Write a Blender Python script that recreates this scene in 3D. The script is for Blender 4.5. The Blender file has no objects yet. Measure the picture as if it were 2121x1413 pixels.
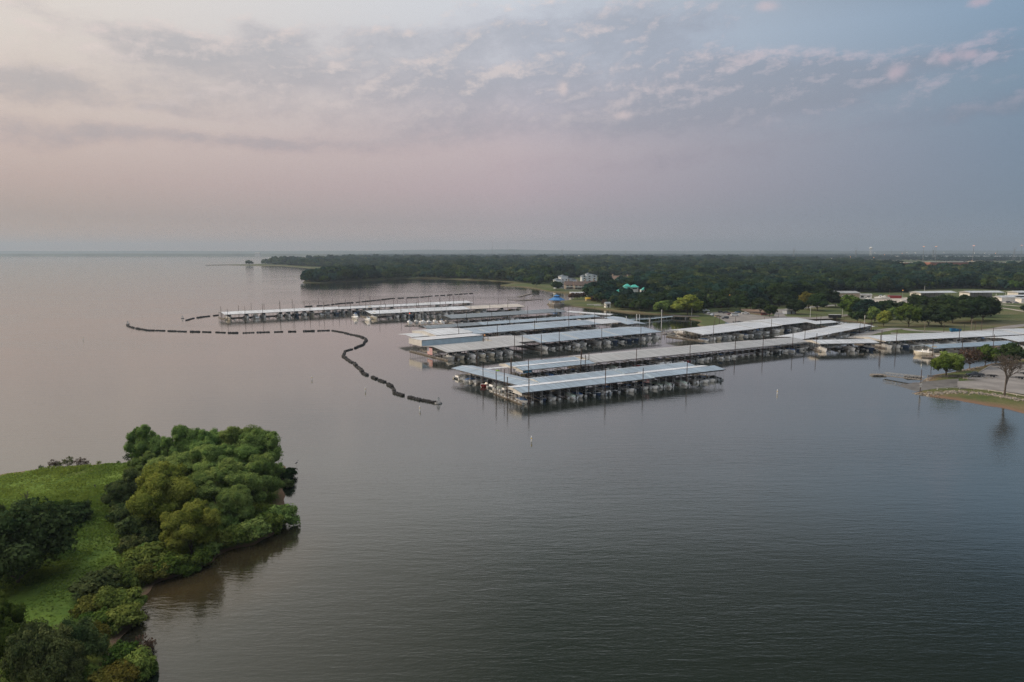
import bpy, math, random
import numpy as np
from mathutils import Vector, Matrix
from mathutils.geometry import tessellate_polygon

S = bpy.context.scene
COL = S.collection
R = math.radians
rnd = random.Random(7)
NP = np.random.default_rng(11)

# ------------------------------------------------------------------ camera
CAMH = 48.0
FOC = 1414.0            # focal length in photo pixels (2121 wide)
PIT = math.atan((706.5 - 521.0) / FOC)
cam_d = bpy.data.cameras.new('camera')
cam = bpy.data.objects.new('camera', cam_d)
COL.objects.link(cam)
cam.location = (0, 0, CAMH)
cam.rotation_euler = (math.pi / 2 - PIT, 0, 0)
cam_d.sensor_width = 36.0
cam_d.lens = 36.0 * FOC / 2121.0
cam_d.clip_start = 0.5
cam_d.clip_end = 60000
S.camera = cam

# ------------------------------------------------------------------ light
BOOST_UP, BOOST_BK = 1.9, 1.0
SUN_AZ, SUN_EL = -72.0, 34.0      # degrees from straight ahead (to the left), above the horizon
S.view_settings.view_transform = 'Standard'
S.view_settings.look = 'None'
S.view_settings.exposure = 0.0
S.view_settings.gamma = 1.0
S.cycles.max_bounces = 6
S.cycles.diffuse_bounces = 3
S.cycles.glossy_bounces = 3
S.cycles.transmission_bounces = 3
S.cycles.transparent_max_bounces = 6
S.cycles.volume_bounces = 0
S.cycles.sample_clamp_indirect = 4.0
S.cycles.use_denoising = True
S.cycles.denoising_prefilter = 'NONE'
S.cycles.use_adaptive_sampling = False
S.cycles.sample_clamp_direct = 6.0

sl = bpy.data.lights.new('sun', 'SUN')
sl.energy = 3.4
sl.angle = R(28)
sl.color = (1.0, 0.80, 0.58)
so = bpy.data.objects.new('sun', sl)
COL.objects.link(so)
sd_ = Vector((math.sin(R(SUN_AZ)) * math.cos(R(SUN_EL)), math.cos(R(SUN_AZ)) * math.cos(R(SUN_EL)), math.sin(R(SUN_EL))))
so.rotation_euler = sd_.to_track_quat('Z', 'Y').to_euler()
so.location = (-200, 100, 150)


def lin(c):
    return tuple(((v / 255.0) / 12.92 if v <= 10 else ((v / 255.0 + 0.055) / 1.055) ** 2.4) for v in c)


class NT:
    """small helper to write node trees as expressions"""
    def __init__(self, nt):
        self.nt = nt

    def n(self, t, **kw):
        nd = self.nt.nodes.new(t)
        for k, v in kw.items():
            setattr(nd, k, v)
        return nd

    def put(self, sock, v):
        if hasattr(v, 'is_linked') or isinstance(v, bpy.types.NodeSocket):
            self.nt.links.new(v, sock)
        elif v is not None:
            if isinstance(v, (tuple, list)) and len(v) == 3 and sock.type == 'RGBA':
                v = (*v, 1.0)
            sock.default_value = v

    def m(self, op, a, b=None, c=None, clamp=False):
        nd = self.n('ShaderNodeMath', operation=op)
        nd.use_clamp = clamp
        self.put(nd.inputs[0], a)
        if b is not None:
            self.put(nd.inputs[1], b)
        if c is not None:
            self.put(nd.inputs[2], c)
        return nd.outputs[0]

    def mix(self, f, a, b, mode='MIX'):
        nd = self.n('ShaderNodeMix', data_type='RGBA', blend_type=mode)
        nd.clamp_factor = True
        self.put(nd.inputs[0], f)
        self.put(nd.inputs[6], a)
        self.put(nd.inputs[7], b)
        return nd.outputs[2]

    def rng(self, v, a, b, c=0.0, d=1.0, smooth=True):
        nd = self.n('ShaderNodeMapRange')
        nd.interpolation_type = 'SMOOTHSTEP' if smooth else 'LINEAR'
        for i, x in enumerate((v, a, b, c, d)):
            self.put(nd.inputs[i], x)
        return nd.outputs[0]

    def ramp(self, v, stops):
        nd = self.n('ShaderNodeValToRGB')
        els = nd.color_ramp.elements
        while len(els) < len(stops):
            els.new(0.5)
        for e, (p, c) in zip(els, stops):
            e.position = p
            e.color = (*c, 1.0)
        self.put(nd.inputs[0], v)
        return nd.outputs[0]

    def noise(self, vec, scale, detail=4, rough=0.55, dist=0.0):
        nd = self.n('ShaderNodeTexNoise')
        if vec is not None:
            self.put(nd.inputs['Vector'], vec)
        nd.inputs['Scale'].default_value = scale
        nd.inputs['Detail'].default_value = detail
        nd.inputs['Roughness'].default_value = rough
        nd.inputs['Distortion'].default_value = dist
        return nd.outputs[0]

    def map(self, vec, loc=(0, 0, 0), rot=(0, 0, 0), scale=(1, 1, 1)):
        nd = self.n('ShaderNodeMapping')
        self.put(nd.inputs[0], vec)
        nd.inputs[1].default_value = loc
        nd.inputs[2].default_value = rot
        nd.inputs[3].default_value = scale
        return nd.outputs[0]

    def xyz(self, x, y, z=0.0):
        nd = self.n('ShaderNodeCombineXYZ')
        self.put(nd.inputs[0], x); self.put(nd.inputs[1], y); self.put(nd.inputs[2], z)
        return nd.outputs[0]


# ------------------------------------------------------------------ sky
W = bpy.data.worlds.new('World')
S.world = W
W.use_nodes = True
W.node_tree.nodes.clear()
T = NT(W.node_tree)
tc = T.n('ShaderNodeTexCoord')
sp = T.n('ShaderNodeSeparateXYZ')
W.node_tree.links.new(tc.outputs['Generated'], sp.inputs[0])
X, Y, Z = sp.outputs
az = T.m('ARCTAN2', X, Y)                       # radians, + to the right
el = T.m('ARCSINE', Z)
hyp = T.m('SQRT', T.m('ADD', T.m('MULTIPLY', X, X), T.m('MULTIPLY', Y, Y)))
sx = T.m('DIVIDE', X, T.m('MAXIMUM', hyp, 0.001))      # sine of the azimuth
ev = T.m('DIVIDE', el, R(90), clamp=True)
k = 1 / 90.0


def sky_ramp(stops):
    return T.ramp(ev, [(d * k, lin(c)) for d, c in stops])


left = sky_ramp([(0, (196, 168, 148)), (2.5, (178, 159, 148)), (5, (194, 171, 161)), (7.5, (206, 185, 174)),
                 (11, (216, 200, 187)), (15, (224, 212, 200)), (20, (231, 221, 211)), (34, (232, 224, 212)), (50, (240, 238, 236)), (90, (255, 255, 255))])
cent = sky_ramp([(0, (190, 174, 168)), (2.5, (174, 163, 164)), (5, (186, 168, 171)), (8, (195, 178, 179)),
                 (11, (196, 187, 190)), (15, (200, 201, 206)), (20, (210, 213, 217)), (25, (140, 144, 143)), (34, (84, 90, 84)), (44, (84, 90, 84)), (56, (190, 198, 206)), (90, (255, 255, 255))])
right = sky_ramp([(0, (136, 146, 156)), (3, (124, 138, 152)), (7, (124, 140, 157)), (11, (126, 146, 163)),
                  (16, (134, 157, 178)), (19, (116, 137, 158)), (22.5, (60, 76, 88)), (30, (22, 32, 36)), (44, (22, 32, 36)), (56, (150, 165, 180)), (90, (255, 255, 255))])  # centre and right darkened above the view so foreground water mirrors less light
fl = T.rng(sx, -0.55, 0.03, 0, 1, False)
fr = T.rng(sx, 0.0, 0.60, 0, 1, False)
base = T.mix(fr, T.mix(fl, left, cent), right)
# Nishita sky of the same sun, low over the lake, under the gradient
nish = T.n('ShaderNodeTexSky', sky_type='NISHITA')
nish.sun_disc = False
nish.sun_elevation = R(SUN_EL)
nish.sun_rotation = R(SUN_AZ)
nish.air_density = 1.6
nish.dust_density = 3.0
nsc = T.mix(1.0, nish.outputs[0], (0.05, 0.05, 0.05), 'MULTIPLY')
base = T.mix(0.05, base, nsc)
# clouds: noise laid out on direction, gathered into the banks the sky shows
aw = T.noise(T.xyz(T.m('MULTIPLY', az, 5.0), T.m('MULTIPLY', el, 14.0)), 1.0, 5, 0.6)
ew = T.noise(T.xyz(T.m('MULTIPLY', az, 5.0), T.m('MULTIPLY', el, 14.0), 7.3), 1.0, 5, 0.6)
azw = T.m('ADD', az, T.m('MULTIPLY', T.m('SUBTRACT', aw, 0.5), 0.16))
elw = T.m('ADD', el, T.m('MULTIPLY', T.m('SUBTRACT', ew, 0.5), 0.05))


def px_dir(px, py):
    u = (px - 1060.5) / FOC; v = (706.5 - py) / FOC
    c, s = math.cos(PIT), math.sin(PIT)
    d = Vector((u, c + v * s, -s + v * c)).normalized()
    return math.atan2(d.x, d.y), math.asin(d.z)


def blob(px, py, wx, wy, tilt=0.0, a_=None, e_=None, pw=1.0):
    a0, e0 = px_dir(px, py)
    da = T.m('SUBTRACT', a_ or azw, a0); de = T.m('SUBTRACT', e_ or elw, e0)
    de = T.m('SUBTRACT', de, T.m('MULTIPLY', da, math.tan(R(tilt))))
    q = T.m('ADD', T.m('POWER', T.m('ABSOLUTE', T.m('DIVIDE', da, wx / FOC)), 2.0), T.m('POWER', T.m('ABSOLUTE', T.m('DIVIDE', de, wy / FOC)), 2.0))
    return T.m('MULTIPLY', T.m('EXPONENT', T.m('MULTIPLY', q, -1.0)), pw)


banks = [(110, 165, 260, 26, 0, 1.05), (560, 150, 320, 52, -2, 1.1), (570, 65, 150, 32, 0, 0.9), (900, 95, 240, 40, 3, 0.85),
         (1000, 185, 300, 48, 0, 0.7), (1270, 110, 260, 85, -4, 0.95), (1500, 175, 300, 70, -3, 1.05), (1820, 150, 240, 32, 6, 0.8),
         (1250, 260, 420, 50, 3, 0.85), (620, 318, 170, 22, 0, 0.95), (60, 275, 210, 40, 0, 1.0), (180, 45, 260, 30, -8, 0.75),
         (2040, 225, 200, 20, 6, 0.8), (1420, 325, 340, 26, 3, 0.8), (420, 285, 260, 16, 0, 0.7), (820, 265, 240, 34, 0, 0.8),
         (1380, 40, 240, 40, 0, 0.55), (240, 215, 240, 16, 0, 0.7)]
bs = None
for b in banks:
    v = blob(*b[:5], pw=b[5])
    bs = v if bs is None else T.m('ADD', bs, v)
bs = T.m('MINIMUM', bs, 1.25)


def cl_noise(da=0.0, de=0.0):
    a2 = T.m('ADD', T.m('ADD', az, da), T.m('MULTIPLY', T.m('SUBTRACT', aw, 0.5), 0.05))
    e2 = T.m('ADD', T.m('ADD', el, de), T.m('MULTIPLY', T.m('SUBTRACT', ew, 0.5), 0.02))
    e2 = T.m('ADD', e2, T.m('MULTIPLY', a2, -0.06))
    v1 = T.xyz(T.m('MULTIPLY', a2, 5.5), T.m('MULTIPLY', e2, 14.0), 3.1)
    v2 = T.xyz(T.m('MULTIPLY', a2, 19.0), T.m('MULTIPLY', e2, 30.0), 9.0)
    return T.m('ADD', T.m('MULTIPLY', T.noise(v1, 1.0, 10, 0.62, 0.0), 0.60), T.m('MULTIPLY', T.noise(v2, 1.0, 9, 0.66, 0.0), 0.40))


n0 = cl_noise()
n1 = cl_noise(-0.008, 0.008)
dens0 = T.m('ADD', T.m('MULTIPLY', bs, 0.31), n0)
cov = T.rng(dens0, 0.60, 0.88)
thick = T.rng(dens0, 0.64, 0.96)
lit = T.m('MULTIPLY', T.m('SUBTRACT', T.m('SUBTRACT', n0, n1), 0.004), 11.0, clamp=True)
lit = T.m('MULTIPLY', lit, T.rng(dens0, 0.60, 0.74))
lit = T.m('MULTIPLY', lit, T.rng(el, R(7), R(14)))
veil = T.mix(1.0, base, (0.93, 0.90, 0.92), 'MULTIPLY')
dark = T.mix(1.0, base, (0.74, 0.755, 0.785), 'MULTIPLY')
dark = T.mix(0.30, dark, lin((170, 170, 178)))
cc = T.mix(thick, veil, dark)
sky = T.mix(T.m('MULTIPLY', cov, 0.9), base, cc)
pink_c = T.mix(fr, lin((232, 214, 204)), lin((200, 184, 194)))
sky = T.mix(T.m('MULTIPLY', lit, 0.52), sky, pink_c)
# a few small puffs that catch the last pink light
puffs = [(1858, 150, 20, 15), (1955, 122, 14, 11), (2005, 113, 15, 11), (1590, 12, 22, 11), (2030, 3, 18, 8),
         (1292, 240, 22, 9), (1166, 184, 14, 14)]
azp = T.m('ADD', az, T.m('MULTIPLY', T.m('SUBTRACT', T.noise(T.xyz(T.m('MULTIPLY', az, 40.0), T.m('MULTIPLY', el, 50.0)), 1.0, 4), 0.5), 0.022))
elp = T.m('ADD', el, T.m('MULTIPLY', T.m('SUBTRACT', T.noise(T.xyz(T.m('MULTIPLY', az, 40.0), T.m('MULTIPLY', el, 50.0), 5.0), 1.0, 4), 0.5), 0.014))
ps = None
for p in puffs:
    v = blob(*p, a_=azp, e_=elp)
    ps = v if ps is None else T.m('ADD', ps, v)
ps = T.m('MULTIPLY', T.rng(ps, 0.1, 1.1), 0.62)
sky = T.mix(ps, sky, T.mix(fr, lin((226, 207, 198)), lin((192, 172, 182))))
# unseen sky overhead and behind the camera, its brightness raised to light the land
up = T.rng(el, R(50), R(76), 0, 1)
bk = T.m('MULTIPLY', T.rng(Y, 0.25, -0.5, 0, 1), T.rng(el, R(14), R(48), 0, 1))
boost = T.m('ADD', 1.0, T.m('ADD', T.m('MULTIPLY', up, BOOST_UP), T.m('MULTIPLY', bk, BOOST_BK)))
sky = T.mix(1.0, sky, T.xyz(T.m('MULTIPLY', boost, 1.0), T.m('MULTIPLY', boost, 1.03), T.m('MULTIPLY', boost, 1.08)), 'MULTIPLY')
bg = T.n('ShaderNodeBackground')
T.put(bg.inputs[0], sky)
bg.inputs[1].default_value = 1.0
wo = T.n('ShaderNodeOutputWorld')
W.node_tree.links.new(bg.outputs[0], wo.inputs[0])


# ------------------------------------------------------------------ helpers
def P(px, py, z=0.0):
    """point of the level z that stands at a photograph pixel"""
    u = (px - 1060.5) / FOC; v = (706.5 - py) / FOC
    c, s = math.cos(PIT), math.sin(PIT)
    d = (u, c + v * s, -s + v * c)
    t = (z - CAMH) / d[2]
    return Vector((u * t, d[1] * t, z))


def mpp(y):
    """metres per photo pixel at ground distance y"""
    return math.hypot(y, CAMH) / FOC


def tag(o, label=None, cat=None, group=None, kind=None):
    if label: o['label'] = label
    if cat: o['category'] = cat
    if group: o['group'] = group
    if kind: o['kind'] = kind
    return o


def thing(name, label, cat, loc=(0, 0, 0), rz=0.0, group=None):
    o = bpy.data.objects.new(name, None)
    COL.objects.link(o)
    o.location = loc
    o.rotation_euler = (0, 0, rz)
    o.empty_display_size = 0.5
    return tag(o, label, cat, group)


ORD = ('first second third fourth fifth sixth seventh eighth ninth tenth eleventh twelfth thirteenth fourteenth fifteenth sixteenth '
       'seventeenth eighteenth nineteenth twentieth twenty-first twenty-second twenty-third twenty-fourth twenty-fifth twenty-sixth '
       'twenty-seventh twenty-eighth twenty-ninth thirtieth thirty-first thirty-second thirty-third thirty-fourth thirty-fifth thirty-sixth '
       'thirty-seventh thirty-eighth thirty-ninth fortieth forty-first forty-second forty-third forty-fourth forty-fifth forty-sixth '
       'forty-seventh forty-eighth forty-ninth fiftieth fifty-first fifty-second fifty-third fifty-fourth fifty-fifth').split()


class MB:
    def __init__(self):
        self.v = []; self.f = []; self.mi = []

    def add(self, vs, fs, m=0):
        o = len(self.v)
        self.v += [tuple(p) for p in vs]
        self.f += [tuple(i + o for i in f) for f in fs]
        self.mi += [m] * len(fs)
        return self

    def box(self, c, s, rz=0.0, m=0, taper=1.0):
        cx, cy, cz = c; hx, hy, hz = s[0] / 2, s[1] / 2, s[2] / 2
        co, si = math.cos(rz), math.sin(rz)
        vs = []
        for z, t in ((-hz, 1.0), (hz, taper)):
            for x, y in ((-hx, -hy), (hx, -hy), (hx, hy), (-hx, hy)):
                x *= t; y *= t
                vs.append((cx + x * co - y * si, cy + x * si + y * co, cz + z))
        return self.add(vs, [(3, 2, 1, 0), (4, 5, 6, 7), (0, 1, 5, 4), (1, 2, 6, 5), (2, 3, 7, 6), (3, 0, 4, 7)], m)

    def beam(self, p, q, w, h, m=0):
        """rectangular bar from p to q"""
        p, q = Vector(p), Vector(q)
        d = (q - p).normalized()
        s = d.cross(Vector((0, 0, 1)))
        s = Vector((1, 0, 0)) if s.length < 1e-4 else s.normalized()
        u = s.cross(d).normalized()
        vs = []
        for c in (p, q):
            for a, b in ((-1, -1), (1, -1), (1, 1), (-1, 1)):
                vs.append(c + s * (a * w / 2) + u * (b * h / 2))
        return self.add(vs, [(3, 2, 1, 0), (4, 5, 6, 7), (0, 1, 5, 4), (1, 2, 6, 5), (2, 3, 7, 6), (3, 0, 4, 7)], m)

    def tube(self, p, q, r0, r1=None, n=6, m=0):
        r1 = r0 if r1 is None else r1
        p, q = Vector(p), Vector(q)
        d = (q - p).normalized()
        s = d.orthogonal().normalized(); u = d.cross(s)
        vs = []
        for c, r in ((p, r0), (q, r1)):
            for i in range(n):
                a = 2 * math.pi * i / n
                vs.append(c + s * (math.cos(a) * r) + u * (math.sin(a) * r))
        fs = [(i, (i + 1) % n, n + (i + 1) % n, n + i) for i in range(n)]
        fs += [tuple(range(n - 1, -1, -1)), tuple(range(n, 2 * n))]
        return self.add(vs, fs, m)

    def rings(self, rings, m=0, cap=True):
        n = len(rings[0]); o = []
        for r in rings: o += list(r)
        fs = []
        for k_ in range(len(rings) - 1):
            for i in range(n):
                a = k_ * n + i; b = k_ * n + (i + 1) % n
                fs.append((a, b, b + n, a + n))
        if cap:
            fs.append(tuple(range(n - 1, -1, -1)))
            fs.append(tuple(range((len(rings) - 1) * n, len(rings) * n)))
        return self.add(o, fs, m)

    def lathe(self, prof, c=(0, 0, 0), n=12, m=0, ph=0.0):
        rr = []
        for r, z in prof:
            rr.append([(c[0] + r * math.cos(ph + 2 * math.pi * i / n), c[1] + r * math.sin(ph + 2 * math.pi * i / n), c[2] + z) for i in range(n)])
        return self.rings(rr, m)

    def torus(self, c, axis, R_, r, n=10, k_=5, m=0):
        ax = Vector(axis).normalized(); s = ax.orthogonal().normalized(); u = ax.cross(s)
        c = Vector(c); vs = []; fs = []
        for i in range(n):
            a = 2 * math.pi * i / n
            dr = s * math.cos(a) + u * math.sin(a)
            for j in range(k_):
                b = 2 * math.pi * j / k_
                vs.append(c + dr * (R_ + r * math.cos(b)) + ax * (r * math.sin(b)))
        for i in range(n):
            for j in range(k_):
                fs.append((i * k_ + j, ((i + 1) % n) * k_ + j, ((i + 1) % n) * k_ + (j + 1) % k_, i * k_ + (j + 1) % k_))
        return self.add(vs, fs, m)

    def gable(self, c, s, h, over=0.4, rz=0.0, m=0, th=0.18, hip=0.0):
        """gable or hip roof slab; ridge along local x; c = centre at eave height; s = (x, y) walls"""
        hx, hy = s[0] / 2 + over, s[1] / 2 + over
        co, si = math.cos(rz), math.sin(rz)

        def w(x, y, z): return (c[0] + x * co - y * si, c[1] + x * si + y * co, c[2] + z)
        rx = hx - hip
        vs = [w(-hx, -hy, 0), w(hx, -hy, 0), w(hx, hy, 0), w(-hx, hy, 0), w(-rx, 0, h), w(rx, 0, h)]
        vs += [w(-hx, -hy, -th), w(hx, -hy, -th), w(hx, hy, -th), w(-hx, hy, -th)]
        fs = [(0, 1, 5, 4), (2, 3, 4, 5), (1, 2, 5), (3, 0, 4), (6, 7, 1, 0), (7, 8, 2, 1), (8, 9, 3, 2), (9, 6, 0, 3), (9, 8, 7, 6)]
        return self.add(vs, fs, m)

    def build(self, name, mats, parent=None, loc=None, rz=None, smooth=False):
        me = bpy.data.meshes.new(name)
        me.from_pydata(self.v, [], self.f)
        if not isinstance(mats, (list, tuple)): mats = [mats]
        for x in mats: me.materials.append(x)
        if len(mats) > 1: me.polygons.foreach_set('material_index', self.mi)
        if smooth: me.polygons.foreach_set('use_smooth', [True] * len(me.polygons))
        o = bpy.data.objects.new(name, me)
        COL.objects.link(o)
        if parent: o.parent = parent
        if loc is not None: o.location = loc
        if rz is not None: o.rotation_euler = (0, 0, rz)
        return o


KIDS = {}


def copy_tree(o, parent=None):
    c = o.copy()
    COL.objects.link(c)
    c.parent = parent
    for ch in o.children:
        copy_tree(ch, c)
    return c


def np_mesh(name, verts, quads, mats, attr=None, smooth=False, mi=None):
    me = bpy.data.meshes.new(name)
    nv, nf = len(verts), len(quads); kq = quads.shape[1]
    me.vertices.add(nv); me.vertices.foreach_set('co', np.ascontiguousarray(verts, dtype=np.float32).ravel())
    me.loops.add(nf * kq); me.loops.foreach_set('vertex_index', np.ascontiguousarray(quads, dtype=np.int32).ravel())
    me.polygons.add(nf)
    me.polygons.foreach_set('loop_start', np.arange(0, nf * kq, kq, dtype=np.int32))
    try:
        me.polygons.foreach_set('loop_total', np.full(nf, kq, dtype=np.int32))
    except Exception:
        pass
    if not isinstance(mats, (list, tuple)): mats = [mats]
    for x in mats: me.materials.append(x)
    if mi is not None: me.polygons.foreach_set('material_index', np.asarray(mi, dtype=np.int32))
    if smooth: me.polygons.foreach_set('use_smooth', np.ones(nf, dtype=bool))
    if attr is not None:
        a = me.attributes.new('tint', 'FLOAT', 'FACE')
        a.data.foreach_set('value', np.asarray(attr, dtype=np.float32))
    me.update(calc_edges=True)
    me.validate()
    return me


# ------------------------------------------------------------------ materials
MATS = {}


def mat(name, col, rough=0.6, metal=0.0, var=0.0, vs=1.0, bump=0.0, bs_=8.0, spec=None, stretch=(1, 1, 1), emit=None, objvar=0.0):
    m_ = bpy.data.materials.new(name)
    m_.use_nodes = True
    t = NT(m_.node_tree)
    b = m_.node_tree.nodes['Principled BSDF']
    b.inputs['Roughness'].default_value = rough
    b.inputs['Metallic'].default_value = metal
    if spec is not None: b.inputs['Specular IOR Level'].default_value = spec
    c = (*col, 1.0)
    b.inputs['Base Color'].default_value = c
    if var > 0 or bump > 0:
        tcn = t.n('ShaderNodeTexCoord')
        vec = t.map(tcn.outputs['Object'], scale=stretch)
    if var > 0:
        f = t.noise(vec, vs, 5, 0.6)
        f = t.rng(f, 0.3, 0.7, 0, 1)
        lo = tuple(x * (1 - var) for x in col); hi = tuple(min(0.95, x * (1 + var)) for x in col)
        cc_ = t.mix(f, lo, hi)
        if objvar > 0:
            oi = t.n('ShaderNodeObjectInfo')
            g = t.m('ADD', 1 - objvar, t.m('MULTIPLY', oi.outputs['Random'], 2 * objvar))
            cc_ = t.mix(1.0, cc_, t.xyz(g, g, g), 'MULTIPLY')
        t.put(b.inputs['Base Color'], cc_)
    if bump > 0:
        bn = t.n('ShaderNodeBump')
        bn.inputs['Strength'].default_value = 1.0
        bn.inputs['Distance'].default_value = bump
        t.put(bn.inputs['Height'], t.noise(vec, bs_, 4, 0.6))
        t.put(b.inputs['Normal'], bn.outputs[0])
    if emit:
        b.inputs['Emission Color'].default_value = (*emit[0], 1)
        b.inputs['Emission Strength'].default_value = emit[1]
    MATS[name] = m_
    return m_


def roof_mat(name, col, rough=0.34, metal=0.5, seam=0.9):
    """standing seam metal sheet: seams run up the slope, panels differ a little, streaks of dirt"""
    m_ = bpy.data.materials.new(name)
    m_.use_nodes = True
    t = NT(m_.node_tree)
    b = m_.node_tree.nodes['Principled BSDF']
    tcn = t.n('ShaderNodeTexCoord')
    s_ = t.n('ShaderNodeSeparateXYZ'); t.put(s_.inputs[0], tcn.outputs['Object'])
    pan = t.m('FLOOR', t.m('DIVIDE', s_.outputs[0], seam))
    wn = t.n('ShaderNodeTexWhiteNoise', noise_dimensions='1D'); t.put(wn.inputs['W'], pan)
    streak = t.noise(t.map(tcn.outputs['Object'], scale=(1.3, 0.12, 0.3)), 1.0, 5, 0.6)
    big = t.noise(t.map(tcn.outputs['Object'], scale=(0.05, 0.12, 0.1)), 1.0, 3, 0.6)
    f = t.m('ADD', t.m('MULTIPLY', wn.outputs[0], 0.35), t.m('ADD', t.m('MULTIPLY', streak, 0.6), t.m('MULTIPLY', big, 0.45)))
    f = t.rng(f, 0.35, 1.05)
    lo = tuple(x * 0.72 for x in col); hi = tuple(min(0.95, x * 1.16) for x in col)
    stain = t.noise(t.map(tcn.outputs['Object'], scale=(0.22, 0.10, 0.2)), 1.0, 6, 0.68)
    c_ = t.mix(t.rng(stain, 0.58, 0.74, 0, 0.55), t.mix(f, lo, hi), (col[0] * 0.62, col[1] * 0.52, col[2] * 0.44))
    t.put(b.inputs['Base Color'], c_)
    b.inputs['Roughness'].default_value = rough
    b.inputs['Metallic'].default_value = metal
    fr_ = t.m('PINGPONG', s_.outputs[0], seam / 2)
    h = t.rng(fr_, 0.0, 0.07, 1, 0)
    bn = t.n('ShaderNodeBump'); bn.inputs['Distance'].default_value = 0.03
    t.put(bn.inputs['Height'], h); t.put(b.inputs['Normal'], bn.outputs[0])
    MATS[name] = m_
    return m_


def leaf_mat(name, c0, c1, trans=0.25, objvar=0.18):
    m_ = bpy.data.materials.new(name)
    m_.use_nodes = True
    nt = m_.node_tree
    nt.nodes.clear()
    t = NT(nt)
    at = t.n('ShaderNodeAttribute', attribute_name='tint')
    col = t.mix(at.outputs['Fac'], c0, c1)
    oi = t.n('ShaderNodeObjectInfo')
    g = t.m('ADD', 1 - objvar, t.m('MULTIPLY', oi.outputs['Random'], 2 * objvar))
    r_ = t.m('ADD', 0.9, t.m('MULTIPLY', t.m('FRACT', t.m('MULTIPLY', oi.outputs['Random'], 7.13)), 0.25))
    col = t.mix(1.0, col, t.xyz(t.m('MULTIPLY', g, r_), g, g), 'MULTIPLY')
    d = t.n('ShaderNodeBsdfDiffuse'); t.put(d.inputs[0], col)
    tr = t.n('ShaderNodeBsdfTranslucent'); t.put(tr.inputs[0], col)
    mx = t.n('ShaderNodeMixShader'); mx.inputs[0].default_value = trans
    nt.links.new(d.outputs[0], mx.inputs[1]); nt.links.new(tr.outputs[0], mx.inputs[2])
    o_ = t.n('ShaderNodeOutputMaterial'); nt.links.new(mx.outputs[0], o_.inputs[0])
    MATS[name] = m_
    return m_


mat('white_gel', (0.70, 0.70, 0.69), 0.3, var=0.12, vs=0.8)
mat('cream_gel', (0.62, 0.57, 0.47), 0.35, var=0.12, vs=0.8)
mat('navy_gel', (0.03, 0.05, 0.10), 0.25)
mat('black_gel', (0.02, 0.02, 0.022), 0.25)
mat('red_gel', (0.25, 0.03, 0.03), 0.3)
mat('grey_gel', (0.28, 0.30, 0.32), 0.35, var=0.1)
mat('teal_gel', (0.05, 0.22, 0.24), 0.35)
mat('glass', (0.015, 0.02, 0.025), 0.08, spec=0.7)
mat('seat_vinyl', (0.45, 0.40, 0.33), 0.6, var=0.2, vs=3)
mat('floor_dark', (0.09, 0.08, 0.07), 0.8, var=0.3, vs=3)
mat('motor', (0.03, 0.03, 0.032), 0.35)
mat('canvas_blue', (0.03, 0.09, 0.22), 0.85, var=0.2, vs=2)
mat('canvas_tan', (0.36, 0.29, 0.20), 0.85, var=0.2, vs=2)
mat('canvas_grey', (0.22, 0.24, 0.26), 0.85, var=0.2, vs=2)
mat('canvas_black', (0.025, 0.027, 0.03), 0.85, var=0.2, vs=2)
mat('canvas_sage', (0.30, 0.36, 0.30), 0.85, var=0.15, vs=2)
mat('steel', (0.45, 0.46, 0.47), 0.35, 0.7)
mat('post_white', (0.45, 0.46, 0.47), 0.5, var=0.15, vs=1.5)
mat('post_grey', (0.24, 0.245, 0.25), 0.55, 0.3, var=0.2, vs=1.5)
mat('frame_dark', (0.045, 0.045, 0.05), 0.6, var=0.25, vs=0.7)
mat('rust', (0.060, 0.036, 0.028), 0.8, var=0.35, vs=1.5)
mat('plank', (0.15, 0.13, 0.11), 0.85, var=0.35, vs=1.2, stretch=(3, 0.5, 1))
mat('concrete', (0.36, 0.34, 0.31), 0.9, var=0.2, vs=0.5)
mat('concrete_wet', (0.085, 0.08, 0.075), 0.6, var=0.3, vs=0.35)
mat('float_white', (0.46, 0.46, 0.44), 0.6, var=0.2, vs=2)
mat('rubber', (0.016, 0.016, 0.018), 0.75, var=0.5, vs=2.5)
mat('gable_white', (0.42, 0.41, 0.385), 0.6, var=0.10, vs=0.6)
mat('siding_blue', (0.36, 0.46, 0.53), 0.5, var=0.08, vs=0.5)
roof_mat('roof_blue', (0.35, 0.43, 0.50))
roof_mat('roof_grey', (0.46, 0.455, 0.44))
roof_mat('roof_white', (0.55, 0.57, 0.59), metal=0.3)
roof_mat('roof_pale', (0.62, 0.645, 0.67), rough=0.25, metal=0.2)  # paler, near-white sheet for the rear slope of the front gables
roof_mat('roof_slate', (0.20, 0.23, 0.255), rough=0.5)
roof_mat('roof_cream', (0.62, 0.55, 0.47))
mat('asphalt', (0.155, 0.145, 0.138), 0.95, var=0.25, vs=0.12)
mat('asphalt_dark', (0.06, 0.058, 0.056), 0.9, var=0.3, vs=0.2)
mat('gravel', (0.30, 0.27, 0.235), 0.95, var=0.25, vs=0.3)
mat('bank_mud', (0.16, 0.105, 0.07), 0.95, var=0.35, vs=0.3)
mat('bark', (0.07, 0.055, 0.042), 0.95, var=0.3, vs=3)
mat('bark_grey', (0.12, 0.105, 0.09), 0.95, var=0.3, vs=3)
mat('stone_pale', (0.17, 0.148, 0.12), 0.95, var=0.45, vs=0.8)
mat('wood_pole', (0.20, 0.17, 0.14), 0.9, var=0.25, vs=1)
mat('pole_white', (0.55, 0.55, 0.54), 0.6)
mat('brick', (0.24, 0.10, 0.07), 0.9, var=0.15, vs=0.3)
mat('stucco_tan', (0.40, 0.31, 0.23), 0.9, var=0.12, vs=0.4)
mat('townhouse_wall', (0.30, 0.25, 0.20), 0.9, var=0.12, vs=0.4)
mat('shingle', (0.12, 0.082, 0.066), 0.9, var=0.25, vs=0.5)
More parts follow.
